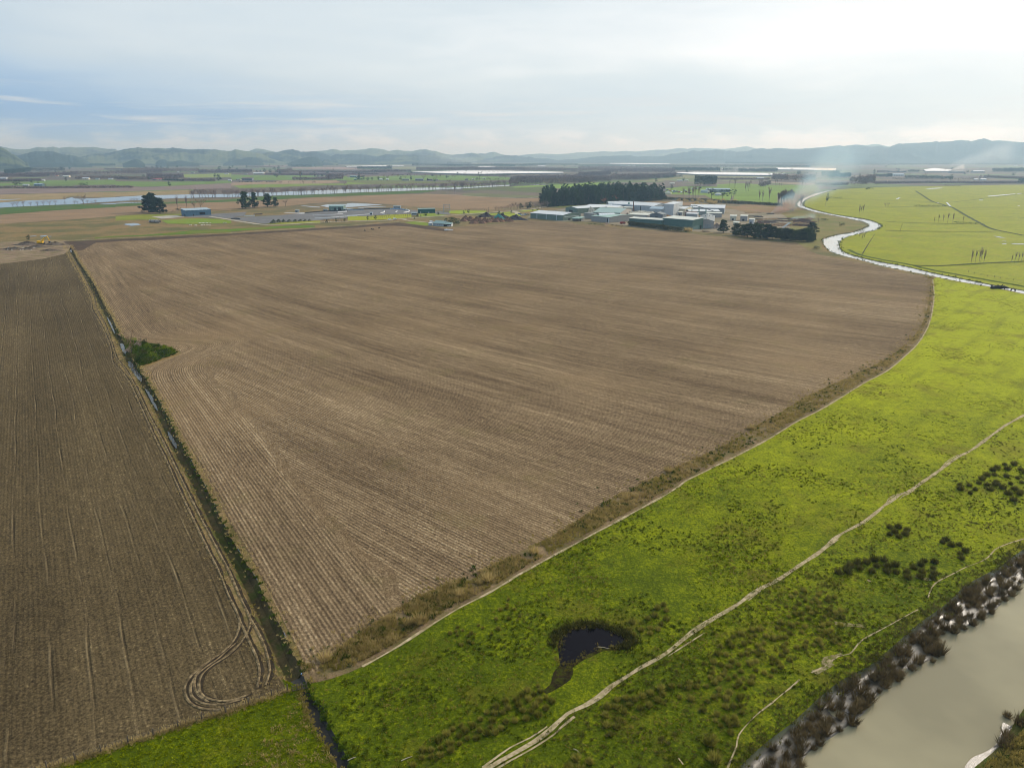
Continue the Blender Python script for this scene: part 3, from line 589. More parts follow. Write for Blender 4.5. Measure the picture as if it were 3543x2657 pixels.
field('zC 40,905 400,882 1200,868 2212,862 zD 0,835 500,860 0,885 zC 2212,892 1500,900 900,932 150,948', GRN2, 0.14, name='grass_field')
field('zC 1900,790 2212,720 zD 0,740 400,735 1000,712 1600,708 2212,708 zE 0,712 500,722 900,740 900,790 400,800 0,798 zD 2212,800 1250,800 950,795 400,800 0,800 zC 2212,800', (108, 130, 60), 0.12, name='grass_field')
field('zD 0,802 1200,806 1800,830 2212,835 zE 600,840 300,870 zD 2212,850 1300,860 0,882', OLV, 0.12, name='grass_field')
field('zD 0,600 500,596 1230,645 1700,660 2212,690 zE 900,690 900,735 0,705 zD 1600,702 400,712 0,706 zC 2212,700 1560,705 1000,705 0,690 zC 0,660 500,655 1400,640', ORCH, 0.11, rows=R(20), gap=22)
field('zC 1150,555 2212,545 zD 0,560 400,590 zC 1200,575', (150, 128, 116), 0.12)
field('zD 860,545 1330,540 1330,580 900,575', (132, 128, 96), 0.12)
field('zB 0,545 400,535 400,575 0,570', (140, 138, 96), 0.12)
field('zC 0,500 900,500 1100,520 1000,545 0,530', (140, 118, 108), 0.12)
field('zE 950,915 1600,890 2212,870 zF 0,850 400,840 700,845 300,900 zE 1900,960 1500,920 1000,940', (122, 146, 58), 0.14, name='grass_field')
field('zF 640,690 780,690 770,720 650,730', (132, 148, 80), 0.14, name='grass_field')
field('zF 1000,800 1400,790 1850,740 2000,700 2212,690 zG 500,720 1480,730 1480,790 800,830 400,800 zF 2212,760 1900,770 1500,830', (130, 122, 84), 0.12, green=(112, 122, 70))
field('zG 450,880 850,855 1560,890 2100,890 2212,900 zH 60,470 100,520 0,560 zG 2100,1010 1700,1050 yH 1600,110 1300,135 1050,170 1050,355 640,335 200,300 yG 2150,240 2000,420 1600,370 1400,270 yG 400,240 400,90 1000,30 1700,50', (114, 134, 54), 0.12, name='grass_field')
field('zG 1480,825 2212,850 zH 60,460 60,475 zG 2100,895 1500,850', (150, 134, 112), 0.15)
field('yF 1500,450 2212,420 yG 400,425 800,435 1500,480 2212,560 yH 600,330 1050,395 1300,480 900,535 400,520 yG 2100,620 1300,560 800,540 400,530 yF 2100,490', (140, 112, 84), 0.13, green=(120, 112, 58))
field('R5 0,865 150,825 300,862 500,900 620,925 730,955 762,975 640,1018 500,1045 375,1082 350,1110 375,1185 330,1180 210,1165 120,1110 60,900', (124, 112, 66), 0.10, green=(98, 108, 44), name='rough_grass')
field('yF 0,900 300,750 800,640 2000,560 yG 700,520 1400,560 2212,640 yH 400,520 900,540 1400,500 1500,640 1700,700 1750,760 1300,900 600,950 0,980 yG 2212,1250 1200,1200 300,1150 0,1130', (142, 128, 106), 0.08, green=(104, 100, 72), name='yard')
field('CF 450,1010 520,960 900,900 1000,880 1400,860 1500,830 1800,820 1700,1060 1300,1060 900,1060', (128, 120, 104), 0.075, green=(108, 106, 76), name='yard')
# the great pasture across the river
patch('river_pasture', RFAR[1:] + T('R5 500,653 700,643 900,634 1350,624 2152,612 3400,600') + [Vector((2600, 500, 0))], 0.06, M['far_pasture'])
# ground round the go-kart track
field('yB 0,602 450,575 1250,560 1250,592 700,608 850,655 640,672 450,668 0,690', (128, 128, 48), 0.14, green=(106, 118, 38), name='grass_field')
field('yB 870,682 1300,650 1600,642 2000,660 2212,690 2212,735 1500,752 1000,745', (112, 132, 42), 0.14, green=(132, 128, 52), name='grass_field')
field('yB -400,1010 0,980 500,965 900,930 1500,872 2212,850 yC 400,820 1000,792 1600,775 1600,820 900,838 0,892 yB 2212,915 1600,935 1000,965 0,1000 -400,1030', (92, 116, 36), 0.15, green=(122, 112, 52), name='grass_verge')
field('yC 660,745 1000,722 1500,697 1700,690 1700,735 1000,757', (134, 134, 44), 0.17, name='grass_field')
field('yD 15,612 370,602 700,575 1230,560 1240,625 800,660 380,682 20,684', (148, 150, 38), 0.15, name='grass_field')
field('yD 1380,560 1700,545 1900,580 1980,590 1600,610 1370,610', (124, 138, 44), 0.15, name='grass_field')
field('yD 1100,720 1350,700 1560,735 1620,780 1500,782 1240,752', (118, 132, 44), 0.15, name='grass_field')
field('yD 1950,500 2212,490 yE 200,495 470,500 440,535 0,552 yD 2212,560 1960,548', (134, 146, 40), 0.15, name='grass_field')
field('yE 380,565 700,540 900,515 960,535 800,565 500,590', (138, 148, 46), 0.15, name='grass_field')
field('yE 690,590 850,560 1090,540 1120,600 1000,615 800,600', (142, 152, 44), 0.15, name='grass_field')
field('yE 1040,515 1180,490 1480,472 1460,495 1200,515', (140, 150, 44), 0.15, name='grass_field')
field('yE 1680,440 1900,410 2100,390 yF 0,540 500,500 800,440 1500,420 1400,470 600,520 0,580', (110, 118, 52), 0.15, green=(98, 92, 50), name='rough_grass')
M['tarmac'] = soil('worn_tarmac', hexl(84, 82, 80), hexl(118, 115, 112), None, 0, 0.05, 0.8, spec=0.3, bump=0)
M['concrete'] = soil('concrete_slab', hexl(150, 142, 130), hexl(186, 178, 165), None, 0, 0.08, 1.0, bump=0)
M['gravel'] = soil('pale_gravel', hexl(160, 150, 132), hexl(196, 186, 166), hexl(130, 124, 88), 0.4, 0.06, 1.0, bump=0)
patch('track_tarmac', T('yC -10,625 450,610 900,585 1260,556 1800,508 2212,492 yD 300,470 600,462 900,455 1150,470 1370,500 1360,540 1230,562 900,568 400,602 0,608 yC 2212,645 1900,660 1560,688 1000,700 680,748 520,735 -10,660'), 0.18, M['tarmac'])
patch('yard', T('yB 1250,592 1500,585 1830,560 2212,540 yC 0,540 300,520 250,600 -10,625 yB 2212,640 2000,640 1400,622'), 0.17, M['tarmac'])
patch('yard', T('yD 1680,520 1760,505 1860,520 1980,545 1960,575 1700,560'), 0.18, M['tarmac'])
patch('concrete_pad', T('yB 690,612 1150,582 1320,618 880,652'), 0.19, M['concrete'])
patch('concrete_pad', T('yC 1000,545 1050,528 1420,540 1380,560 1260,556'), 0.2, M['concrete'])
ribbon('road', T('yC -400,610 0,672 200,708 400,738 520,755 700,768 1000,762 1300,745 1560,728 1900,712 2212,705 yD 0,700 250,690 500,692 700,688 900,668 1100,650 1400,626 1800,598 2212,572 yE 100,562 300,547 600,526 900,505 1100,490 1300,470 1500,438 1700,395 2000,330'), 6.0, 0.22, M['gravel'], wob=0.08, step=8)
ribbon('road', T('yB -2200,1105 -800,1065 0,1026 500,1002 1000,973 1500,950 2212,923 yC 400,893 1000,860 1600,820 2212,783 yD 300,762 700,728 1000,706'), 2.6, 0.22, M['track'], wob=0.25, step=8)
ribbon('road', T('yD 1060,660 1200,690 1400,708 1560,722'), 4.0, 0.2, M['gravel'], wob=0.2, step=6)
ribbon('road', T('yE 960,510 1040,530 1060,560'), 8.0, 0.2, M['gravel'], wob=0.2, step=6)
ribbon('road', T('yD 1250,190 1900,188 2212,208 yE 400,232 900,252 1250,255 1650,210'), 4.0, 0.22, M['gravel'], wob=0.2, step=10)
M['headland'] = soil('turned_headland', hexl(66, 54, 42), hexl(98, 80, 64), None, 0, 0.1, 1.5)
patch('headland', T('yB -1000,1090 0,1042 500,1018 1000,990 1500,968 2212,938 yC 400,908 1000,875 1600,835 2212,798 yD 400,770 700,745 980,724 1080,738 1300,765 1500,792 1800,828 1950,870 1850,888 1500,850 1200,800 900,785 600,790 0,832 yC 2212,830 1300,890 400,945 0,962 yB 2212,972 1500,1010 700,1060 0,1082 N6 1500,92 1000,122 860,200 745,205 740,160'), 0.08, M['headland'])
# standing water and low wet ground
M['pool'] = watermat('pool_water', (0.10, 0.11, 0.115), 0.05, 0.005)
for sp in ('yB 150,762 200,748 350,735 430,745 490,770 380,782 300,790', 'yC 1320,405 1400,402 1600,420 1700,425 1690,438 1560,432 1400,412', 'yC 1700,400 1850,378 2000,372 2212,372 yD 0,362 100,352 450,368 600,378 680,386 300,412 60,430 0,430 yC 2212,440 1980,440 1850,435', 'yD 200,440 400,425 700,412 760,420 500,432 250,448', 'yD 0,455 120,448 130,458 0,468', 'yA 570,985 680,978 710,988 580,996', 'yA 760,985 880,968 910,975 900,992 780,998', 'yA 930,985 990,985 980,996 920,996'):
    patch('pool', T(sp), 0.22, M['pool'])
for sp in ('R5 1280,648 1340,643 1400,640 1440,642 1380,648 1320,650', 'R5 1020,740 1040,728 1062,725 1050,735 1030,742', 'R5 1460,768 1480,770 1515,808 1495,806', 'R5 1880,1065 1930,1072 1990,1082 1940,1082', 'R5 1950,1110 2000,1112 1990,1116', 'R5 1955,1135 1998,1133 1995,1140 1960,1140', 'R5 2035,1134 2152,1134 2152,1142 2060,1140', 'R5 1830,712 1950,702 2070,692 2080,695 1960,708 1840,717', 'R5 2090,690 2130,687 2130,691 2095,694', 'R5 1756,746 1792,748 1785,752 1756,751', 'R5 2090,798 2115,797 2110,802', 'R5 1378,770 1400,768 1395,774'):
    patch('pool', T(sp), 0.2, M['pool'])
patch('river', T('yA -600,350 0,345 600,300 1230,282 1300,262 1375,243 1440,268 1550,268 1750,262 2212,240 yB 500,210 800,200 1130,195 1450,185 2212,180 yC 350,150 800,150 1200,125 1800,105 2212,90 yD 400,85 800,73 1400,60 2212,48 yE 200,42 500,20 1000,0 1080,10 700,35 400,50 0,72 yD 2212,78 1300,110 800,130 0,157 yC 2212,162 1300,196 800,209 0,240 yB 2212,240 1700,246 1000,266 500,296 0,315 yA 2212,322 1900,337 1400,377 1100,386 240,427 0,442 -600,480'), 0.22, M['pool'])
patch('river', T('yA 0,285 250,278 420,270 300,285 0,300'), 0.22, M['pool'])
patch('river', T('yA 1900,370 2212,352 yB 0,352 250,338 500,335 500,345 250,352 0,366 yA 2212,372 2000,378'), 0.24, M['pool'])
patch('river', T('yE 1150,5 1250,0 1600,-15 1600,-5 1300,12 1160,15'), 0.22, M['pool'])
field('yA -600,500 0,448 240,430 1100,390 1500,378 1900,380 2000,385 2212,376 yB 0,370 500,346 1000,330 1800,300 2212,285 yC 0,270 160,260 600,225 900,212 1300,200 2212,166 yD 0,160 800,134 1300,114 1800,98 1500,150 800,188 0,215 yC 2212,222 1600,236 900,282 0,325 yB 2212,325 1000,366 500,396 0,418 yA 2212,430 1100,488 0,572 -600,650', (74, 98, 42), 0.16, green=(96, 96, 52), name='river_embankment')
field('yE 0,75 350,60 600,40 1200,20 1700,20 2000,40 1750,90 1640,160 1000,125 500,100 0,115', (94, 102, 60), 0.15, green=(104, 96, 68), name='rough_grass')
# ------------------------------------------------------------------ grass, tussocks, reeds, scrub
def blades(C, size, k, seed=0, lean=0.8, width=0.30, hgt=1.0, z0=None, up=0.5):
    """k pointed blades for every centre: a tuft. C (n,2), size (n,)"""
    g = np.random.default_rng(seed); n = len(C); size = np.asarray(size)[:, None]
    a = g.uniform(0, 2 * np.pi, (n, k)); rr = np.sqrt(g.uniform(0, 1, (n, k))); r = rr * 0.36 * size
    bx = C[:, :1] + np.cos(a) * r; by = C[:, 1:2] + np.sin(a) * r
    L = size * g.uniform(0.6, 1.1, (n, k)) * hgt; ln = lean * (0.25 + rr) * g.uniform(0.6, 1.2, (n, k))
    tz = L * np.maximum(0.25, up + (1 - up) * (1 - rr * 0.9)); tx = bx + np.cos(a) * L * ln * 0.55; ty = by + np.sin(a) * L * ln * 0.55
    ta = a + np.pi / 2 + g.uniform(-0.7, 0.7, (n, k)); w = size * width * g.uniform(0.5, 1, (n, k)) * 0.5
    z = np.zeros((n, k)) if z0 is None else np.repeat(np.asarray(z0)[:, None], k, 1)
    V = np.stack([np.stack([bx - np.cos(ta) * w, by - np.sin(ta) * w, z - 0.03], -1), np.stack([bx + np.cos(ta) * w, by + np.sin(ta) * w, z - 0.03], -1), np.stack([tx, ty, z + tz], -1)], 2).reshape(-1, 3)
    return V, np.arange(len(V), dtype=np.int32).reshape(-1, 3)
def tufts(name, C, size, k, mat, seed=0, kind='stuff', **kw):
    V, F = blades(np.asarray(C), size, k, seed, **kw); return tag(link(name, npmesh(name, V, F), mat), kind=kind)
M['tuft_green'] = leafmat('pasture_tuft', hexl(72, 88, 4), hexl(142, 150, 10), 0.5, 0.45)
M['tuft_straw'] = leafmat('straw_tuft', hexl(150, 130, 78), hexl(214, 190, 130), 0.4, 0.5)
M['tuft_olive'] = leafmat('olive_tuft', hexl(104, 98, 34), hexl(170, 152, 84), 0.25, 0.55)
M['tussock'] = leafmat('tussock_grass', hexl(90, 92, 28), hexl(172, 162, 76), 0.9, 0.42)
M['hummock'] = leafmat('hummock_grass', hexl(62, 74, 8), hexl(132, 130, 30), 0.6, 0.3); M['tussock_dark'] = leafmat('rush_tussock', hexl(62, 62, 24), hexl(116, 110, 52), 0.9, 0.3)
M['reed'] = leafmat('brown_reed', hexl(76, 66, 44), hexl(132, 114, 78), 0.8, 0.3)
M['scrub'] = leafmat('green_scrub', hexl(38, 54, 12), hexl(84, 104, 26), 0.35, 0.3)
M['dry_stem'] = plain('dead_stem', hexl(120, 104, 84), 0.9)
def along(P, n, spread, seed, i0=0, i1=None):
    g = np.random.default_rng(seed); P = P[i0:i1]; A = np.array([(p.x, p.y) for p in P]); i = g.integers(0, len(A), n); return A[i] + g.normal(0, spread, (n, 2))
past = TRACK1[::3] + T('R5 1380,1440 1900,1535 2152,1590 2800,1690') + MUD[::-3] + cr_[::-4]
C = scatter(past, 42000, 3, near_bias=True)
nz = np.array([noise.fractal((c[0] * .05, c[1] * .05, 2.0), 1, 2, 4) for c in C]); keep = rng.uniform(-0.55, 0.45, len(C)) < nz
PP = [Vector((q.x, q.y, 0)) for q in PONDP]; keep &= ~inside(PP, C[:, 0], C[:, 1]); C = C[keep]
dist = np.hypot(C[:, 0], C[:, 1]); sz = rng.uniform(0.35, 0.85, len(C)) * (0.75 + 0.35 * nz[keep])
half = rng.uniform(0, 1, len(C)) < 0.62
tufts('pasture_grass', C[half], sz[half], 9, M['tuft_green'], 1, lean=1.1, width=0.42, hgt=0.62)
tufts('pasture_grass', C[~half], sz[~half] * 1.05, 9, M['tuft_olive'], 2, lean=1.1, width=0.4, hgt=0.62)
C = scatter(past, 14000, 203, near_bias=True); nz = np.array([noise.fractal((c[0] * .06 + 9, c[1] * .06, 5.0), 1, 2, 4) for c in C]); keep = (nz > 0.12) & ~inside(PP, C[:, 0], C[:, 1]) & (np.hypot(C[:, 0], C[:, 1]) < 260); C = C[keep]
tufts('pasture_hummocks', C, rng.uniform(0.3, 0.7, len(C)), 22, M['hummock'], 204, lean=1.15, width=0.3, hgt=0.75)
sw = [dl[-1]] + FENCE[:-1] + T('BL 300,1560 1300,1560') + cl_[::-1]
C = scatter(sw, 2600, 4); tufts('pasture_grass', C, rng.uniform(0.3, 0.75, len(C)), 10, M['tuft_green'], 5, lean=1.1, width=0.4, hgt=0.6)
C = scatter(sw, 700, 14); C = C[(C[:, 0] - C[:, 1] * .3) > -62]; tufts('pasture_grass', C, rng.uniform(0.5, 0.95, len(C)), 12, M['tuft_straw'], 6, lean=1.1, width=0.3, hgt=0.62)
# rough growth between the field and the cattle track
tin = offset(TRACK1, 1.3)
if (tin[20] - CURVE[len(CURVE) // 2]).length > (TRACK1[20] - CURVE[len(CURVE) // 2]).length: tin = offset(TRACK1, -1.3)
mg = CURVE + [dr[-2]] + tin[4:]
def ragged(n, seed): # thins out where the growth is patchy, and strays over the last furrows
    c = np.concatenate([scatter(mg, n, seed, near_bias=True), along(CURVE, n // 5, 2.2, seed + 1)]); v = np.array([noise.fractal((q[0] * .09 + seed, q[1] * .09, 0), 1, 2, 4) for q in c]); d_ = np.array([min((q[0] - p.x) ** 2 + (q[1] - p.y) ** 2 for p in tin[::3]) for q in c])
    return c[(v > -.12) & (d_ > .3)]
C = ragged(9000, 5); tufts('rough_grass', C, rng.uniform(0.35, 0.9, len(C)), 10, M['tuft_olive'], 7, lean=0.9, width=0.25, hgt=0.8)
C = ragged(8000, 66); tufts('rough_grass', C, rng.uniform(0.4, 1.05, len(C)), 10, M['tuft_straw'], 8, lean=0.9, width=0.2, hgt=0.95)
C = ragged(900, 67); tufts('rough_grass', C, rng.uniform(0.6, 1.1, len(C)), 12, M['scrub'], 68, lean=0.9, width=0.35, hgt=0.8)
strip = smooth(T(TR2), 4) + MUD[::-4]; C = scatter(strip, 3600, 320, near_bias=True); v = np.array([noise.fractal((q[0] * .07 + 3, q[1] * .07, 8), 1, 2, 4) for q in C]); C = C[v > -.05]
tufts('small_rushes', C, rng.uniform(.3, .72, len(C)), 24, M['tussock_dark'], 321, lean=.9, width=.2, hgt=.85)
C = np.concatenate([along(smooth(T(TR2), 1), 1500, .55, 322), along(TRACK1, 1100, .5, 323)]); tufts('track_edge_grass', C, rng.uniform(.15, .42, len(C)), 9, M['tuft_green'], 324, lean=1.1, width=.4, hgt=.5)
C = along(PONDP, 260, .5, 325); tufts('pond_margin', C, rng.uniform(.3, .7, len(C)), 12, M['tuft_olive'], 326, lean=1, width=.3, hgt=.7)
# ditch sides
C = along(dr, 520, 0.4, 11, int(len(dr) * .6)); tufts('bank_scrub', C, rng.uniform(0.3, 0.75, len(C)), 14, M['scrub'], 9, lean=0.9, width=0.4, hgt=0.9)
C = along(offset(DC, -2.6) if (offset(DC, -2.6)[5] - D0).dot(DN) > 0 else offset(DC, 2.6), 2600, 0.9, 12); tufts('verge_grass', C, rng.uniform(0.3, 0.7, len(C)), 9, M['tuft_straw'], 10, lean=1.0, width=0.25)
C = along(offset(DC, 3.3) if (offset(DC, 3.3)[5] - D0).dot(DN) < 0 else offset(DC, -3.3), 3200, 1.1, 13); tufts('verge_grass', C, rng.uniform(0.25, 0.6, len(C)), 9, M['tuft_straw'], 11, lean=1.0, width=0.25)
C = along(dl, 700, 0.6, 15); tufts('bank_scrub', C, rng.uniform(0.25, 0.55, len(C)), 12, M['tuft_olive'], 12, lean=0.9, width=0.35)
for P, sd in ((cl_, 16), (cr_, 17)): C = along(P, 380, 0.35, sd); tufts('bank_scrub', C, rng.uniform(0.25, 0.55, len(C)), 14, M['tuft_olive' if sd == 16 else 'scrub'], sd, lean=1.0, width=0.4, hgt=0.7)
# dead grass along the fence foot, and scrub round the pond
C = along(smooth(FENCE, 0.5), 1500, 0.4, 18); tufts('fence_grass', C, rng.uniform(0.3, 0.7, len(C)), 9, M['tuft_straw'], 19, lean=1.0, width=0.25)
C = along([q + (q - cpo) * 0.1 for q in PONDP if q.y > cpo.y - 1 or q.x > cpo.x + 4], 420, 0.6, 20); tufts('pond_rushes', C, rng.uniform(0.5, 1.0, len(C)), 12, M['tussock_dark'], 21, lean=0.9, width=0.25)
# tussock and reed prototypes
def clump_mesh(name, seed, n, lean, width, hgt, up=0.5):
    V, F = blades(np.zeros((1, 2)), [1.0], n, seed, lean=lean, width=width, hgt=hgt, up=up); return npmesh(name, V, F)
tus_me = [clump_mesh('tussock', 30 + i, 190, 0.75, 0.10, 0.85, 0.5) for i in range(4)]
for q in tus_me: q.materials.append(M['tussock'])
tusd_me = [clump_mesh('rush_tussock', 40 + i, 190, 0.75, 0.10, 0.9, 0.5) for i in range(3)]
for q in tusd_me: q.materials.append(M['tussock_dark'])
reed_me = [clump_mesh('reed_clump', 50 + i, 170, 0.85, 0.07, 0.9, 0.7) for i in range(4)]
for q in reed_me: q.materials.append(M['reed'])
def clumps(spec, n, meshes, s0, s1, name, label, cat, group, seed, z=0.05):
    poly = smooth(T(spec), 2, True); g = np.random.default_rng(seed); pts = []
    for c in scatter(poly, n * 14, seed):
        if all((c[0] - q[0]) ** 2 + (c[1] - q[1]) ** 2 > (1.45 * s0) ** 2 for q in pts): pts.append(c)
        if len(pts) >= n: break
    for c in pts:
        o = link(name, meshes[int(g.integers(len(meshes)))]); s = float(g.uniform(s0, s1)); o.location = (c[0], c[1], z if not callable(z) else z(c)); o.scale = (s, s, s * float(g.uniform(0.8, 1.15))); o.rotation_euler.z = float(g.uniform(0, 6.28))
        tag(o, label, cat, group)
TL = 'straw coloured grass tussock '
clumps('BR 150,1140 330,900 500,840 690,800 720,690 800,580 880,600 1020,640 1080,880 930,980 860,930 700,1080 520,1180 480,1300 430,1450 330,1430 200,1300 0,1250 0,1150', 150, tus_me, 0.75, 1.3, 'grass_tussock', TL + 'in the dense patch between farm track and reedy bank', 'tussock', 'tussocks between track and reeds', 61)
clumps('BM 1110,1010 1200,930 1290,890 1350,830 1470,770 1530,850 1560,930 1480,980 1290,1040 1250,1080 1130,1130 1040,1110', 34, tus_me, 0.8, 1.3, 'grass_tussock', TL + 'in the band running down from the dark pond', 'tussock', 'tussocks below the pond', 62)
clumps('BM 960,1060 1040,1040 1080,1090 1000,1170 900,1220 760,1270 700,1288 760,1200 870,1130', 22, tus_me, .8, 1.3, 'grass_tussock', TL + 'at the foot of the pasture left of the track', 'tussock', 'tussocks by the photo foot', 63)
clumps('BM 1860,900 1990,880 2150,840 2212,820 2212,920 2050,950 1960,1000 1930,1090 1860,1080 1850,960', 22, tus_me, .9, 1.4, 'grass_tussock', TL + 'beside the farm track opposite the pond', 'tussock', 'tussocks opposite the pond', 64)
clumps('BM 1610,1260 1700,1200 1780,1260 1740,1300 1620,1300', 5, tus_me, 1.2, 1.6, 'grass_tussock', TL + 'right of the farm track at the photo foot', 'tussock', 'tussocks right of the track foot', 65)
clumps('BM 2000,420 2090,430 2212,300 2212,480 2090,500 2030,550 2000,480', 14, tus_me, 0.9, 1.4, 'grass_tussock', TL + 'right of the dark pond', 'tussock', 'tussocks right of the pond', 66)
clumps('BM 900,520 1000,460 1180,440 1280,270 1420,380 1280,470 1100,560 960,590', 22, tus_me, 0.6, 1.0, 'grass_tussock', 'small brown grass tussock in the pasture between cattle track and pond', 'tussock', 'tussocks left of the pond', 67)
clumps('BR 215,1510 260,1500 330,1560 380,1610 300,1625 215,1600', 5, tus_me, 1.6, 2.1, 'grass_tussock', 'large grass tussock in the group beside the narrow path', 'tussock', 'tussocks by the narrow path', 68)
DLB = 'dark brown rush tussock '
clumps('BR 1030,480 1130,440 1180,420 1300,400 1380,430 1400,480 1250,490 1200,470 1050,510', 14, tusd_me, 1.3, 1.9, 'rush_tussock', DLB + 'in the group halfway between track and river', 'tussock', 'rush tussocks halfway to the river', 69)
clumps('BR 1350,215 1400,200 1470,250 1460,280 1390,300 1345,265', 9, tusd_me, 1.3, 1.9, 'rush_tussock', DLB + 'in the small ring close to the farm track', 'tussock', 'rush tussocks close to the track', 70)
clumps('BR 1645,285 1700,290 1790,340 1810,400 1740,410 1720,340 1650,310', 12, tusd_me, 1.2, 1.9, 'rush_tussock', DLB + 'in the curved row above the thin path', 'tussock', 'rush tussocks above the thin path', 71)
clumps('BR 1350,480 1470,475 1560,420 1640,440 1610,530 1500,540 1380,510', 13, tusd_me, 1.2, 1.8, 'rush_tussock', DLB + 'near the bare mud beside the thin path', 'tussock', 'rush tussocks near bare mud', 72)
clumps('MR 1790,1390 1900,1350 2000,1290 2100,1240 2212,1300 2212,1500 2100,1510 2030,1460 1850,1440', 30, tusd_me, 1.2, 2.0, 'rush_tussock', DLB + 'on the slope past the farm track at the right edge', 'tussock', 'rush tussocks at the right edge', 73)
RL = 'dark brown reed clump '
rz = lambda c: -0.85
rb = MUD[2:-4:3] + WAT[-4:2:-3]; C = scatter(rb, 2600, 300); v = np.array([noise.fractal((q[0] * .14, q[1] * .14, 3), 1, 2, 4) for q in C]); C = C[v > .2]; tufts('reed_bed', C, rng.uniform(0.6, 1.5, len(C)), 26, M['reed'], 301, z0=np.full(len(C), -0.85), lean=.8, width=.10, hgt=.9)
clumps('BR 560,1659 640,1520 780,1440 900,1300 960,1230 1090,1150 1200,1090 1320,1080 1340,1150 1290,1190 1200,1300 1130,1370 1000,1460 860,1550 800,1650 700,1800', 80, reed_me, 1.0, 2.2, 'reed_clump', RL + 'in the lower reach of the reed bed', 'reeds', 'reeds of the lower bank', 74, rz)
clumps('BR 1250,1010 1380,930 1420,820 1480,810 1530,870 1600,900 1670,930 1650,980 1560,1020 1450,1070 1400,1120 1380,1060', 42, reed_me, 1.0, 2.2, 'reed_clump', RL + 'in the middle reach of the reed bed', 'reeds', 'reeds of the middle bank', 75, rz)
clumps('BR 1570,700 1680,690 1780,590 1850,570 1900,520 2000,450 2155,370 2300,280 2300,420 2155,540 2090,610 2000,690 1900,740 1840,790 1740,840 1680,880 1610,850 1560,790', 72, reed_me, 1.0, 2.3, 'reed_clump', RL + 'in the upper reach of the reed bed', 'reeds', 'reeds of the upper bank', 76, rz)
clumps('BR 2000,1470 2090,1440 2060,1520 2010,1500', 4, reed_me, 1.6, 2.4, 'reed_clump', 'dark reed clump on the far shore in the photo corner', 'reeds', 'reeds of the far shore', 77, lambda c: -0.7)
clumps('BR 2100,1370 2155,1330 2200,1370 2130,1420', 3, reed_me, 1.6, 2.2, 'reed_clump', 'dark reed clump higher on the far shore', 'reeds', 'reeds higher on the far shore', 78, lambda c: -0.7)
for (a, b, lb) in ((2055, 1350, 'lone dark reed clump standing in open water off the far shore'), (1785, 820, 'single small reed clump in open water off the reed bed')):
    q = Q('BR', a, b, -0.95); o = link('reed_clump', reed_me[0]); o.location = (q.x, q.y, -1.0); o.scale = (1.3, 1.3, 1.2); tag(o, lb, 'reeds')
C = scatter(smooth(T('BR 1900,1659 1980,1580 2060,1520 2155,1420 2300,1500 2300,1659'), 2, True), 500, 79); tufts('shore_grass', C, rng.uniform(0.4, 0.9, len(C)), 10, M['tuft_olive'], 80, z0=np.full(len(C), -0.6), lean=1.0, width=0.3)
C = along(MUD, 900, 1.0, 81); C[:, 1] += 0.6; tufts('bank_grass', C, rng.uniform(0.4, 0.9, len(C)), 9, M['tussock_dark'], 82, lean=1.0, width=0.28)
C = np.concatenate([along(RN[6:], 900, 0.9, 310), along(RFAR[6:], 1300, 1.2, 311)]); tufts('river_edge_growth', C, rng.uniform(0.5, 1.5, len(C)), 9, M['hummock'], 312, lean=.9, width=.35)
# tall golden tufts at the field edge
gold_me = clump_mesh('dry_grass_clump', 90, 220, 0.8, 0.06, 1.0, 0.75); gold_me.materials.append(M['tuft_straw'])
for f, x, y, s, lb in (('BM', 770, 430, 2.6, 'tallest golden dry grass clump at the field edge'), ('BM', 700, 440, 1.7, 'low golden grass clump just left of the tallest one'), ('BM', 1170, 180, 2.4, 'golden dry grass clump at the end of the ploughed rows'), ('BM', 1120, 200, 1.6, 'smaller dry grass clump left of its golden neighbour'), ('BM', 1440, 20, 2.2, 'dry grass clump farther along the field edge'), ('BM', 210, 650, 2.2, 'orange tinged dry grass clump beside the ditch end'), ('BM', 1000, 265, 1.8, 'pale dry grass clump halfway along the field edge'), ('MR', 530, 1040, 2.3, 'pale dry grass clump on the far part of the field edge'), ('MR', 20, 1300, 2.2, 'straw grass clump among pale stalks at the field edge')):
    q = Q(f, x, y); o = link('dry_grass_clump', gold_me); o.location = (q.x, q.y, 0); o.scale = (s, s, s * 0.8); o.rotation_euler.z = x; tag(o, lb, 'grass clump')
# white sticks and litter in the pasture
for f, x0, y0, x1, y1, lb in (('BM', 1675, 1178, 1708, 1198, 'white stick lying right of the farm track'), ('BM', 345, 1246, 395, 1225, 'pale log lying at the creek edge'), ('BM', 660, 1248, 725, 1222, 'thin grey branch lying in the lower pasture'), ('BM', 1818, 578, 1885, 588, 'bleached stick lying across the dark pond edge')):
    a, b = Q(f, x0, y0), Q(f, x1, y1); bm = bmesh.new(); tube(bm, [a + Vector((0, 0, .14)), a.lerp(b, .5) + Vector((0.05, .05, .17)), b + Vector((0, 0, .13))], [.07, .065, .04], 6); tag(link('fallen_branch', bmmesh(bm, 'fallen_branch'), plain('bleached_wood', hexl(168, 156, 132), 0.9)), lb, 'branch')
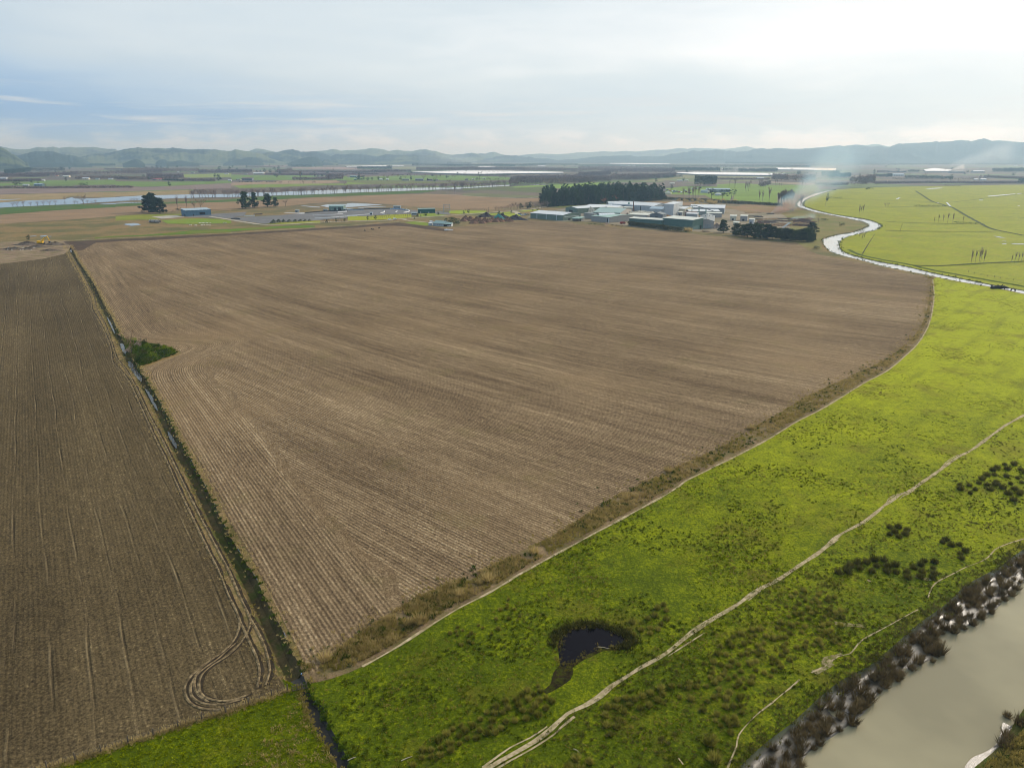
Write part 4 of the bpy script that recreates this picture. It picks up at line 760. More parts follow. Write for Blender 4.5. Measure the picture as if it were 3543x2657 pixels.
# the bottom fence and the flood gate
wood = plain('weathered_post', hexl(104, 92, 76), 0.95); wire = plain('fence_wire', hexl(120, 118, 112), 0.5, metal=0.6)
fr = thing('wire_fence', 'post and wire fence between dark field and corner pasture', 'fence', FENCE[0]); base = FENCE[0]
def post(parent, p, h, r, name='post', mat=wood):
    bm = bmesh.new(); tube(bm, [(0, 0, -0.2), (0, 0, h * .6), (0.02, 0.01, h)], [r, r * .95, r * .85], 7); return link(name, bmmesh(bm, name), mat, parent, (p.x - base.x, p.y - base.y, 0))
for p in FENCE: post(fr, p, 1.35, 0.11)
FS_ = resample(FENCE, 62)
for i, p in enumerate(FS_):
    if i % 5: post(fr, p, 1.05, 0.035, 'batten')
for k in range(5):
    bm = bmesh.new(); tube(bm, [p - base + Vector((0, 0, 0.25 + 0.2 * k)) for p in FENCE], [0.008] * len(FENCE), 4); link('wire', bmmesh(bm, 'wire'), wire, fr)
g0, g1 = Q('DT', 165, 245), Q('DT', 300, 215); gt = thing('flood_gate', 'small timber flood gate across the ditch at the fence corner', 'gate', g0); base = g0
for f_ in (0, .33, .66, 1.0): post(gt, g0.lerp(g1, f_), 1.25, 0.07)
for z in (0.15, 0.95):
    bm = bmesh.new(); d_ = g1 - g0; tube(bm, [Vector((0, 0, z)), d_ + Vector((0, 0, z))], [0.06, 0.06], 6); link('rail', bmmesh(bm, 'rail'), wood, gt)
bm = bmesh.new(); d_ = g1 - g0
for k in range(9): f_ = (k + .5) / 9; tube(bm, [d_ * f_ + Vector((0, 0, -.6)), d_ * f_ + Vector((0, 0, .9))], [.025, .025], 4)
link('slats', bmmesh(bm, 'slats'), wood, gt)
rf = thing('wire_fence', 'short post and wire fence beyond the winding river at right', 'fence', Q('R5', 1660, 1385)); base = Q('R5', 1660, 1385)
RFN = T('R5 1660,1385 1715,1398 1770,1410 1830,1420 1890,1430 1945,1440 2000,1448 2060,1455 2152,1468')
for p in RFN: post(rf, p, 1.3, 0.10)
for k in range(3):
    bm = bmesh.new(); tube(bm, [p - base + Vector((0, 0, 0.4 + 0.35 * k)) for p in RFN], [0.012] * len(RFN), 4); link('wire', bmmesh(bm, 'wire'), wire, rf)
# driftwood snags along the river edge
sn = plain('dark_snag', hexl(44, 38, 34), 0.9)
for f_, x, y, s, lb in (('R5', 1770, 1506, .8, 'small forked snag farthest left at the river edge'), ('R5', 1866, 1518, 1.0, 'upright dark snag at the river edge left of the log'), ('R5', 1942, 1531, 1.7, 'long dark log lying in the river edge'), ('R5', 1978, 1536, .8, 'short stub snag right of the long log'), ('R5', 2035, 1548, 1.0, 'low forked snag at the river edge near the right border'), ('R5', 2072, 1552, .9, 'dark snag at the river edge closest to the right border')):
    bm = bmesh.new(); g = random.Random(int(x))
    if s > 1.5: tube(bm, [(-3.2, 0, .35), (-1, .3, .6), (1.5, 0, .55), (3.0, .2, .25)], [.5, .6, .5, .25], 8)
    tube(bm, [(0, 0, -.5), (0.1, 0, .7), (.5, .2, 1.5)], [.35, .28, .1], 7)
    for k in range(4): a = g.uniform(0, 6.3); tube(bm, [(0, 0, .3 + .2 * k), (math.cos(a) * .7, math.sin(a) * .5, .8 + .2 * k), (math.cos(a) * 1.5, math.sin(a) * .9, 1.0 + .3 * k)], [.16, .1, .03], 5)
    q = Q(f_, x, y); o = link('driftwood_snag', bmmesh(bm, 'driftwood_snag'), sn); o.location = q; o.scale = (s * 1.1,) * 3; tag(o, lb, 'driftwood')
# ------------------------------------------------------------------ trees
M['bark'] = plain('bark', hexl(92, 80, 68), 0.95); M['bark_pale'] = plain('pale_bark', hexl(140, 126, 110), 0.95)
M['twig'] = leafmat('bare_twigs', hexl(140, 120, 112), hexl(180, 158, 146), 0.4, 0.4); M['twig_tan'] = leafmat('tan_twigs', hexl(128, 106, 84), hexl(160, 138, 112), 0.4, 0.1)
M['twig_red'] = leafmat('russet_twigs', hexl(140, 88, 64), hexl(176, 118, 88), 0.4, 0.15); M['twig_purple'] = leafmat('purple_twigs', hexl(92, 76, 76), hexl(124, 104, 100), 0.2, 0.1)
M['pine'] = leafmat('pine_needles', hexl(30, 46, 28), hexl(70, 90, 52), 0.35, 0.2); M['cypress'] = leafmat('cypress_foliage', hexl(26, 40, 18), hexl(66, 82, 32), 0.3, 0.2)
M['gum'] = leafmat('gum_foliage', hexl(36, 48, 32), hexl(74, 84, 56), 0.4, 0.15); M['broad'] = leafmat('evergreen_foliage', hexl(28, 42, 20), hexl(70, 86, 36), 0.4, 0.15)
M['hedge'] = leafmat('hedge_foliage', hexl(44, 48, 22), hexl(96, 92, 46), 0.3, 0.2); M['bright'] = leafmat('bright_bush', hexl(74, 96, 14), hexl(138, 150, 36), 0.35, 0.4)
def quads(P, size, g, flat=0.0):                # leaf sprays: one little quad for each point, turned at random
    n = len(P); a = g.normal(size=(n, 3)); a[:, 2] *= (1 - flat); a /= np.linalg.norm(a, axis=1)[:, None] + 1e-9
    b = np.cross(a, g.normal(size=(n, 3))); b /= np.linalg.norm(b, axis=1)[:, None] + 1e-9; s = np.asarray(size).reshape(-1, 1) * g.uniform(0.6, 1.2, (n, 1)) * 0.5
    V = np.stack([P - a * s, P + b * s * .7, P + a * s, P - b * s * .7], 1).reshape(-1, 3); return V, np.arange(4 * n, dtype=np.int32).reshape(-1, 4)
def cloud(blobs, per, size, seed, flat=0.0, shell=0.5):
    g = np.random.default_rng(seed); Ps = []
    for (x, y, z, rx, rz) in blobs:
        d = g.normal(size=(per, 3)); d /= np.linalg.norm(d, axis=1)[:, None]; r = (shell + (1 - shell) * g.uniform(0, 1, (per, 1))) * g.uniform(.85, 1.12, (per, 1))
        Ps.append(np.array([x, y, z]) + d * r * np.array([rx, rx, rz]))
    P = np.concatenate(Ps); P = P[P[:, 2] > 0.05]; return quads(P, np.full(len(P), size), g, flat)
def trunk_mesh(name, h, r, lean=0.0, mat='bark'):
    bm = bmesh.new(); tube(bm, [(0, 0, -.3), (lean * .3, 0, h * .4), (lean, .1, h)], [r, r * .75, r * .2], 6); me = bmmesh(bm, name); me.materials.append(M[mat]); return me
KIND = {}
def kind(key, crown, mat, trunk, shape='tree'):
    me = npmesh('crown', *crown); me.materials.append(M[mat]); KIND[key] = (me, trunk)
def plant(key, p, h, name, label, cat='tree', group=None, sx=1.0, rz=None):
    """p: ground point; h: height in metres (prototypes are 1 m tall)"""
    me, tr = KIND[key]; t = thing(name, label, cat, p, random.uniform(0, 6.28) if rz is None else rz, group); t.scale = (h * sx, h * sx, h)
    c = link('crown', me, None, t)
    if tr is not None: link('trunk', tr, None, t)
    return t
def conifer(seed, levels=13, top=0.0):
    g = random.Random(seed); B = []
    for i in range(levels):
        f = i / (levels - 1); z = 0.10 + 0.88 * f; r = (0.22 * (1 - f) ** 0.7 + 0.03) * g.uniform(.8, 1.2)
        for k in range(max(1, int(5 * (1 - f) + 1))):
            a = g.uniform(0, 6.28); B.append((math.cos(a) * r * .75, math.sin(a) * r * .75, z + g.uniform(-.03, .03), .055 + .03 * (1 - f), .035 + .015 * (1 - f)))
    return cloud(B, 20, .075, seed)
for i in range(4): kind('pine%d' % i, conifer(i), 'pine', trunk_mesh('trunk', 0.8, 0.018))
def macrocarpa(seed, n=64, broad=0.44):
    g = random.Random(seed); B = []
    for i in range(n):
        z = g.uniform(0.10, 0.93); r = broad * (0.95 - 0.75 * max(0, (z - .35)) / .65) * g.uniform(.25, 1); a = g.uniform(0, 6.28)
        B.append((math.cos(a) * r, math.sin(a) * r, z, g.uniform(.08, .14), g.uniform(.035, .075)))
    return cloud(B, 64, .058, seed, 0.3)
for i in range(4): kind('mac%d' % i, macrocarpa(10 + i), 'cypress', trunk_mesh('trunk', 0.75, 0.035))
def bare(seed, form='vase', n1=11, n2=6, n3=5, tw=0.0075):
    g = random.Random(seed); V = []; segs = []
    def add(p, q, r): segs.append((Vector(p), Vector(q), r))
    fork = {'vase': .22, 'col': .12, 'round': .28}[form]; wide = {'vase': .42, 'col': .12, 'round': .48}[form]
    for i in range(n1):
        a = 6.28 * i / n1 + g.uniform(-.4, .4); z1 = g.uniform(.62, .9) if form != 'round' else g.uniform(.5, .92); w = wide * g.uniform(.3, .9) * (1 if form != 'col' else .8)
        b = Vector((0, 0, fork * g.uniform(.7, 1.6) if form != 'col' else g.uniform(.1, .6))); m_ = Vector((math.cos(a) * w * .45, math.sin(a) * w * .45, b.z + (z1 - b.z) * .5)); e = Vector((math.cos(a) * w, math.sin(a) * w, z1))
        add(b, m_, .010); add(m_, e, .006)
        for j in range(n2):
            f = g.uniform(.25, 1); s = b.lerp(m_, f * 2) if f < .5 else m_.lerp(e, f * 2 - 1); a2 = a + g.uniform(-1.3, 1.3); l = g.uniform(.10, .24) * (1 if form != 'col' else .7)
            q = s + Vector((math.cos(a2) * l * (.75 if form != 'col' else .3), math.sin(a2) * l * (.75 if form != 'col' else .3), l * g.uniform(.3, 1))); add(s, q, tw * .7)
            for k in range(n3):
                s2 = s.lerp(q, g.uniform(.2, 1)); a3 = g.uniform(0, 6.28); l = g.uniform(.05, .14); h_ = (.7 if form != 'col' else .3)
                add(s2, s2 + Vector((math.cos(a3) * l * h_, math.sin(a3) * l * h_, l * g.uniform(.2, .9))), tw * .55)
    for p, q, r in segs:
        d = (q - p).normalized(); a = d.cross(Vector((g.uniform(-1, 1), g.uniform(-1, 1), .3))).normalized() * r; b = d.cross(a)
        V += [p + a, p - a * .5 + b * .8, p - a * .5 - b * .8, q]
    n = len(segs); F = []
    for i in range(n): k = 4 * i; F += [(k, k + 1, k + 3), (k + 1, k + 2, k + 3), (k + 2, k, k + 3)]
    zs = max(v.z for v in V); return np.array([tuple(v / zs) for v in V]), np.array(F, np.int32)
for i in range(4):
    kind('willow%d' % i, bare(30 + i, 'vase'), 'twig', trunk_mesh('trunk', 0.34, 0.03)); kind('poplar%d' % i, bare(40 + i, 'col', 10, 6, 5, .005), 'twig', trunk_mesh('trunk', 0.8, 0.010, 0, 'bark_pale'))
    kind('round%d' % i, bare(50 + i, 'round', 11, 6, 6), 'twig_tan', trunk_mesh('trunk', 0.4, 0.03, 0.02, 'bark_pale'))
kind('red0', bare(60, 'round', 14, 8, 8, .014), 'twig_red', trunk_mesh('trunk', 0.4, 0.03)); kind('red1', bare(61, 'round', 14, 8, 8, .014), 'twig_red', trunk_mesh('trunk', 0.4, 0.03))
kind('brown0', bare(62, 'col', 16, 9, 7, .014), 'twig_tan', trunk_mesh('trunk', 0.8, 0.016)); kind('sapling', bare(63, 'vase', 6, 3, 3, .02), 'twig_tan', trunk_mesh('trunk', 0.5, 0.03))
def gum(seed):
    g = random.Random(seed); B = [(g.uniform(-.34, .34), g.uniform(-.34, .34), g.uniform(.38, .92), g.uniform(.09, .15), g.uniform(.05, .09)) for _ in range(17)]; return cloud(B, 46, .05, seed)
for i in range(3): kind('gum%d' % i, gum(70 + i), 'gum', trunk_mesh('trunk', 0.7, 0.03))
def rnd(seed, n=22):
    g = random.Random(seed); B = []
    for _ in range(n): a = g.uniform(0, 6.28); z = g.uniform(.16, .85); r = .34 * math.sin(math.pi * min(1, z * .95 + .05)) ** .6 * g.uniform(.3, 1); B.append((math.cos(a) * r, math.sin(a) * r, z, g.uniform(.10, .17), g.uniform(.09, .15)))
    return cloud(B, 34, .06, seed)
for i in range(3): kind('ever%d' % i, rnd(80 + i), 'broad', trunk_mesh('trunk', 0.5, 0.03))
def shrub_mesh(seed, n, mat, per=60, size=.07, w=.5):
    g = random.Random(seed); B = [(g.uniform(-w, w), g.uniform(-w, w), g.uniform(.1, .6), g.uniform(.18, .32), g.uniform(.14, .3)) for _ in range(n)]
    me = npmesh('shrub', *cloud(B, per, size, seed)); me.materials.append(M[mat]); return me
SHR = {'green': shrub_mesh(90, 9, 'bright'), 'dark': shrub_mesh(91, 9, 'broad'), 'olive': shrub_mesh(92, 9, 'hedge'), 'twiggy': shrub_mesh(93, 9, 'twig')}
def shrub(k, p, s, label, name='shrub', group=None, sz=1.0, cat='shrub'):
    o = link(name, SHR[k]); o.location = p; o.scale = (s, s, s * sz); o.rotation_euler.z = random.uniform(0, 6); return tag(o, label, cat, group)

# pines behind the works
fl, frt = Q('yE', 1690, 425), Q('RF', 305, 672); axis = (frt - fl).normalized(); nrm = Vector((-axis.y, axis.x, 0)); L_ = (frt - fl).length; rows = 13; k_ = 0
for r in range(rows):
    y = 4 + r * 9.5; ncol = int(L_ / 10.5)
    for c in range(ncol + 1):
        f = c / ncol; lim = 18 + 150 * min(1, f / 0.45)
        if y > lim or (r > 3 and r < rows - 3 and (c + r) % 2) or (r >= 4 and f < .42 and y < lim - 30) or k_ >= 296: continue
        q = fl + axis * (L_ * f + random.uniform(-2.5, 2.5)) + nrm * (y + random.uniform(-2.5, 2.5)); k_ += 1
        plant('pine%d' % random.randrange(4), q, random.uniform(21, 30) + 4 * f if f > .08 else random.uniform(13, 20), 'pine_tree', 'tall dark green pine in the plantation behind the works', 'tree', 'pines of the plantation', sx=random.uniform(1.1, 1.45))
# willows along the far river
wl = resample(T('yB 1455,250 1800,246 2212,244 yC 0,242 300,228 800,208 1300,195 1800,176 2212,162 yD 0,157 400,145 800,131 1300,113 1800,96 2212,80 yE 0,72 400,55 700,38 1050,22'), 150)
for i, q in enumerate(wl):
    if i in (9, 30, 52, 53): continue
    plant('willow%d' % random.randrange(4), q + Vector((random.uniform(-4, 4), random.uniform(-6, 6), 0)), random.uniform(16, 22), 'willow_tree', 'bare vase shaped willow in the long row along the far river', 'tree', 'willows along the far river', sx=random.uniform(.9, 1.2))
# macrocarpas on the left
for f, x, y, h, s, lb in (('yB', 640, 530, 26, .95, 'dark spreading cypress, left of the pair beside the blue shed'), ('yB', 850, 545, 23, 1.0, 'dark spreading cypress, right of the pair beside the blue shed'), ('yB', 720, 520, 29, .7, 'tallest dark cypress top standing between the spreading pair'), ('yC', 270, 455, 27, .8, 'tall dark cypress, leftmost of the four behind the track'), ('yC', 450, 440, 25, .58, 'narrow dark cypress, second of the four behind the track'), ('yC', 700, 425, 22, .85, 'feathery dark cypress, third of the four behind the track'), ('yC', 850, 412, 15, .85, 'smallest dark cypress, rightmost of the four behind the track')):
    plant('mac%d' % random.randrange(4), Q(f, x, y), h * 1.05, 'cypress_tree', lb, sx=s * 1.22)
shrub('dark', Q('yB', 520, 525), 5.5, 'low dark bush at the foot of the left cypress pair'); shrub('dark', Q('yB', 1200, 495), 7.5, 'dark low bush around the ivy clad poplar foot', sz=.9); shrub('twiggy', Q('yB', 1100, 520), 5, 'brown scrub between cypress pair and blue shed', sz=.6)
for key, f, x, y, h, s, nm, lb in (('poplar0', 'yB', 1190, 480, 25, 1.0, 'poplar_tree', 'ivy clad bare poplar left of the blue shed'), ('poplar1', 'yB', 1370, 480, 24, 1.1, 'poplar_tree', 'bare forked poplar rising behind the blue shed left end'), ('round0', 'yB', 1510, 475, 19, .8, 'bare_tree', 'bare slim tree behind the middle of the blue shed'), ('round1', 'yB', 1640, 470, 22, .95, 'bare_tree', 'broad bare tree behind the blue shed right half'), ('round2', 'yC', 1040, 405, 13, 1.3, 'bare_tree', 'spreading bare tree right of the four dark cypresses'), ('round3', 'yA', 1600, 368, 19, 1.2, 'bare_tree', 'large bare tree standing alone beside the far river'), ('round0', 'yA', 1235, 300, 9, .9, 'bare_tree', 'little bare tree at the far river inlet'), ('poplar2', 'yD', 1900, 188, 22, 1.0, 'poplar_tree', 'brown bare poplar, left of the two beyond the brown field'), ('poplar3', 'yD', 2065, 192, 23, 1.0, 'poplar_tree', 'brown bare poplar, right of the two beyond the brown field'), ('round1', 'yE', 1540, 440, 12, 1, 'bare_tree', 'bare tree beside the road just left of the pine plantation')):
    plant(key, Q(f, x, y), h, nm, lb, sx=s)
for i, (x, y) in enumerate(((250, 415), (330, 405), (450, 405), (590, 400), (720, 395), (830, 392), (950, 388), (1060, 380))): plant('willow%d' % (i % 4), Q('yA', x, y), random.uniform(7, 10), 'young_willow', 'low bare willow scrub on the near bank of the far river', 'tree', 'willow scrub by the far river', sx=1.5)
for i, (x, y) in enumerate(((1430, 368), (1480, 365), (1680, 360), (1760, 360), (1830, 350))): plant('willow%d' % (i % 4), Q('yA', x, y), random.uniform(5, 8), 'young_willow', 'low bare willow beside the large lone tree', 'tree', 'willow scrub by the lone tree', sx=1.4)
for x, y in ((300, 345), (360, 340), (420, 340)): plant('willow1', Q('yB', x, y), 9, 'young_willow', 'small bare willow by the far river left of the cypress pair', 'tree', 'small willows by the cypress pair')
# trees by the works
plant('red0', Q('yF', 660, 490), 13, 'red_tree', 'round russet tree, left of the two in front of the pines', sx=1.25); plant('red1', Q('yF', 930, 465), 17, 'red_tree', 'taller russet tree, right of the two in front of the pines', sx=.95)
shrub('twiggy', Q('yF', 740, 1040), 5.5, 'round bare tan bush in front of the hoop shelter', sz=1.1)
HT = [('yG', 1860, 1225, 15, .8, 'rounded dark cypress standing alone right of the grey building')] + [('yH', x, y, h, s, 'dark bushy cypress in the hedge row before the timber yard') for x, y, h, s in ((260, 960, 13, .95), (370, 985, 13, .9), (480, 1000, 15, .95), (600, 1015, 16, 1), (720, 1030, 16, 1), (850, 1040, 16, .95), (960, 1040, 14, .9), (1060, 1045, 12, .95), (1180, 1060, 13, .95), (1290, 1070, 12.5, .95), (1400, 1080, 12, .95), (1510, 1085, 13.5, 1), (1620, 1090, 14, 1), (1690, 1080, 11, .9))] + [('yH', 1700, 930, 13, .95, 'dark cypress behind the right end of the hedge row')]
for i, (f, x, y, h, s, lb) in enumerate(HT): plant('mac%d' % (i % 4), Q(f, x, y), h, 'cypress_tree', lb, 'tree', 'cypress hedge row' if 'hedge row before' in lb else None, sx=s * 1.45)
for i, (x, y) in enumerate(((300, 1045), (420, 1050), (540, 1060), (640, 1075), (860, 1075), (960, 1085), (1080, 1100))): shrub('olive', Q('yF', x, y - 20), random.uniform(3.5, 5), 'low olive scrub along the works fence', 'shrub', 'scrub along the works fence', .7)
# clipped hedge below the green sheds
def hedge(name, pts, w, h, mat, label, seed, size=.8, dens=9.0, cat='hedge', wob=.35):
    g = np.random.default_rng(seed); P = smooth(pts, 1.0); Ps = []
    for p in P:
        n = int(dens); hh = h * (1 - wob + 2 * wob * (0.5 + 0.5 * noise.noise((p.x * .12, p.y * .12, seed)))); q = g.uniform(-1, 1, (n, 3))
        q[:, 2] = np.abs(q[:, 2]) ** .6; Ps.append(np.array([p.x, p.y, 0]) + q * np.array([w * .5, w * .5, hh]))
    P = np.concatenate(Ps); V, F = quads(P, np.full(len(P), size), g); return tag(link(name, npmesh(name, V, F), M[mat]), label, cat)
hedge('hedge', T('yF 1310,1045 1600,1080 2212,1140 yG 400,1160 700,1195 800,1205'), 5.5, 5.2, 'hedge', 'long rough hedge below the green sheds', 5, 1.1, 60, wob=.12)
shrub('dark', Q('yG', 900, 1215), 4.5, 'dark flax bush at the end of the rough hedge', sz=.8)
for x, y, lb in ((890, 1185, 'pale plumed pampas clump at the end of the rough hedge'), (1000, 1190, 'small plumed pampas right of its larger neighbour')):
    o = link('pampas_clump', gold_me); o.location = Q('yG', x, y); o.scale = (6, 6, 6); tag(o, lb, 'grass clump')
# pampas and scrub on the bank behind the works
hedge('scrub_bank', T('yG 0,410 300,370 700,385 1000,400 1500,420 2000,470 2212,480 yH 500,370 900,390 1040,400'), 16, 4, 'hedge', 'dark scrub bank running behind the works', 6, 1.8, 34, wob=.5)
for i in range(34):
    f = i / 34; x = 700 + 1500 * f + random.uniform(-40, 40); y = 390 + 70 * f + random.uniform(-28, 30); o = link('pampas_clump', gold_me); o.location = Q('yG', x, y); s = random.uniform(4, 7); o.scale = (s, s, s); tag(o, 'plumed pale pampas clump on the scrub bank behind the works', 'grass clump', 'pampas on the scrub bank')
for x, y, lb in ((1140, 530, 'lone pampas clump in the brown field, nearest the works'), (1175, 485, 'lone pampas clump just behind the nearest one'), (1520, 490, 'pampas clump, left of three at the field edge'), (1580, 490, 'pampas clump, middle of three at the field edge'), (1640, 485, 'pampas clump, right of three at the field edge')):
    o = link('pampas_clump', gold_me); o.location = Q('yG', x, y); o.scale = (7, 7, 7); tag(o, lb, 'grass clump')
for i, (x, y, h) in enumerate(((830, 355, 22), (960, 365, 23), (990, 355, 22), (1070, 360, 23), (1100, 340, 22), (1150, 340, 23), (1230, 340, 24))): plant('poplar%d' % (i % 4), Q('yG', x, y), h * 1.15, 'poplar_tree', 'bare poplar in the cluster behind the tall white building', 'tree', 'poplars behind the white building')
for x, y, h, s, lb in ((1560, 365, 22, 1.0, 'open crowned gum tree, left of the two behind the works'), (1830, 380, 20, 1.1, 'broad gum tree, left half of the dark pair behind the works'), (2060, 390, 21, 1.05, 'gum tree, right half of the dark pair behind the works')): plant('gum%d' % (x % 3), Q('yG', x, y), h, 'gum_tree', lb, sx=s)
for x, y, h, s, lb in ((695, 330, 33, .9, 'bare poplar, leftmost of the three tall ones in green pasture'), (762, 325, 31, .8, 'bare poplar, middle of the three tall ones in green pasture'), (885, 345, 42, .9, 'tallest bare poplar, rightmost of three in green pasture')): plant('poplar%d' % (x % 4), Q('yH', x, y), h * .72, 'poplar_tree', lb, sx=s * 1.3)
for i, x in enumerate((1065, 1120, 1150, 1180, 1210, 1235, 1260, 1285, 1310, 1330)): plant('brown0', Q('yH', x, 375 + (i % 3) * 6), random.uniform(24, 28) if i else 22, 'poplar_tree', 'brown bare poplar in the dense clump behind the smoke', 'tree', 'poplars behind the smoke', sx=1.35)
for x, y, h in ((1480, 500, 28), (1500, 480, 30), (1545, 490, 14)): plant('poplar1', Q('yH', x, y), h * .9, 'poplar_tree', 'slim bare tree beside the river right of the smoke', 'tree', 'slim trees beside the river bend')
shrub('twiggy', Q('yH', 1350, 510), 9, 'brown bush at the foot of the smoke plume', sz=.9); shrub('olive', Q('yH', 1950, 690), 7, 'grey green bush on the peninsula by the low smoke', sz=.7); shrub('twiggy', Q('yH', 1750, 680), 13, 'brown scrub right of the low smoke', sz=.45)
shrub('dark', Q('R5', 542, 978), 5.5, 'dark round bush alone on the brown peninsula', sz=1.2); shrub('olive', Q('yH', 1810, 1230), 8, 'green scrub at the field corner by the river', sz=.5)
# far pasture trees right of the river
PT = [('poplar0', 'zG', 785, 955, 28, 1.3, 'dense bare poplar clump in the pasture, left of the small pine wood'), ('poplar1', 'zG', 685, 930, 22, .9, 'slim bare poplar beside the denser poplar clump')]
for key, f, x, y, h, s, lb in PT: plant(key, Q(f, x, y), h, 'poplar_tree', lb, sx=s)
for i, (x, y, h) in enumerate(((985, 1015, 26), (1015, 1018, 24), (1050, 1012, 28), (1090, 930, 20), (1255, 920, 24), (1280, 922, 24), (1300, 918, 22), (1340, 950, 20), (1370, 950, 18), (1560, 905, 24), (1590, 900, 22), (1640, 920, 12), (1680, 918, 12), (2075, 930, 18), (2130, 925, 16))): plant('poplar%d' % (i % 4), Q('zG', x, y), h, 'poplar_tree', 'bare poplar scattered over the green pasture behind the works', 'tree', 'poplars over the far pasture', sx=1.1)
for i, (x, y, h) in enumerate(((1683, 1308, 12.5), (1718, 1306, 11), (1752, 1308, 14), (1768, 1300, 12), (1795, 1302, 12))): plant('poplar%d' % (i % 4), Q('R5', x, y), h, 'bare_tree', 'thin leafless tree in the group on the near drain', 'tree', 'bare trees on the near drain', sx=.9)
for i, (x, y, h) in enumerate(((2040, 1302, 7), (2070, 1298, 9), (2100, 1292, 8), (2128, 1290, 8))): plant('poplar%d' % (i % 4), Q('R5', x, y), h, 'bare_tree', 'small leafless tree on the near drain at the right border', 'tree', 'small bare trees at the right border')
for i, (x, y, h) in enumerate(((1358, 948, 8), (1395, 945, 11), (1435, 948, 12), (1475, 950, 14), (1520, 950, 14), (1612, 950, 9))): plant('poplar%d' % (i % 4), Q('R5', x, y), h, 'bare_tree', 'thin leafless tree on the middle drain of the river pasture', 'tree', 'bare trees on the middle drain', sx=.9)
for i, (x, y, h) in enumerate(((695, 872, 15), (710, 870, 12), (728, 868, 15))): plant('poplar%d' % (i % 4), Q('R5', x, y), h, 'bare_tree', 'bare tree in the trio on the far bank of the winding river', 'tree', 'bare trio on the far bank')
for i, (x, y, h) in enumerate(((700, 1070, 9), (725, 1082, 10), (742, 1075, 10))): plant('sapling', Q('R5', x, y), h * .9, 'bare_sapling', 'leafless sapling at the river neck', 'tree', 'saplings at the river neck')
plant('ever0', Q('R5', 410, 765), 19, 'evergreen_tree', 'slim dark tree at the end of the short hedge across the river', sx=.45); plant('sapling', Q('R5', 925, 810), 9, 'bare_sapling', 'left leafless sapling in the middle of the river pasture'); plant('sapling', Q('R5', 950, 808), 8, 'bare_sapling', 'right leafless sapling in the middle of the river pasture')
bm = bmesh.new(); a = Q('R5', 725, 1222); tube(bm, [(0, 0, 0), (3.5, -1, 9), (8.5, -2, 20)], [.55, .35, .08], 7); o = link('dead_tree', bmmesh(bm, 'dead_tree'), M['bark_pale']); o.location = a; o.scale = (.9, .9, .9); tag(o, 'pale dead trunk leaning right on the inner river bend', 'dead tree')
for f, x, y, lb, h in (('R5', 1055, 1025, 'thin pale pole leaning by the short drain', 9), ('R5', 400, 800, 'thin pole leaning left of the slim dark tree', 9)):
    bm = bmesh.new(); tube(bm, [(0, 0, 0), (1.6 if '105' in str(x) else -1.2, 0, h)], [.16, .1], 6); o = link('leaning_pole', bmmesh(bm, 'leaning_pole'), M['bark_pale']); o.location = Q(f, x, y); tag(o, lb, 'pole')
M['drain'] = soil('drain_growth', hexl(58, 66, 26), hexl(88, 92, 36), None, 0, 0.1, 1.0)
for sp, wd in (('R5 930,1018 1100,1022 1400,1026 1900,1026', 2.4), ('R5 900,935 1100,948 1400,955 1780,965', 2.6), ('R5 420,808 800,812 1200,808 1480,812 1700,818 2152,822', 2.6), ('R5 430,735 700,742 1000,755 1340,765', 2.6), ('R5 520,680 800,690 1150,697 1210,700', 2.6), ('R5 1195,668 1260,710 1340,760 1440,790 1520,815 1640,885 1760,950 1860,1000 2000,1032 2152,1062', 3.5), ('R5 1500,770 1800,735 2152,690', 2.0), ('R5 1860,890 2152,905', 2.0), ('R5 1170,1325 1400,1330 1700,1312 1950,1300 2152,1290 2500,1275', 3.2), ('R5 490,650 900,628 1350,618 2152,605 3000,600', 7)):
    ribbon('drain', T(sp), wd * 1.2, 0.28, M['drain'], wob=.3, step=8)
ribbon('stop_bank', [p + Vector((3.5, 5.5, 0)) for p in T('R5 600,1195 700,1240 900,1285 1100,1320 1350,1378 1600,1425 1900,1480 2152,1525 2600,1620')], 4.0, 0.10, soil('bank_grass', hexl(72, 88, 22), hexl(108, 120, 34), hexl(76, 66, 40), .5, .1, 1.0), wob=.3, step=5, crown=0.5)
for f, sp, w_, h_, lb, sd in (('', 'R5 420,735 480,735 540,738', 4, 4, 'short dark hedge running from the slim tree across the river', 11), ('', 'R5 1190,806 1300,806 1400,806 1460,806', 4, 2.6, 'broken row of dark bushes on the drain by the white pool', 12), ('', 'R5 1540,952 1600,956 1680,958 1740,962', 3.5, 2.2, 'dark bushes strung along the middle drain', 13), ('', 'R5 755,655 790,650 820,650', 5, 3.5, 'small dark scrub patch near the far river bend', 14), ('', 'R5 1450,622 1520,625 1590,628', 6, 3, 'low dark scrub at the far rim of the river pasture', 15)): hedge('bush_row', T(sp), w_, h_, 'broad', lb, sd, .8, 12, wob=.6)
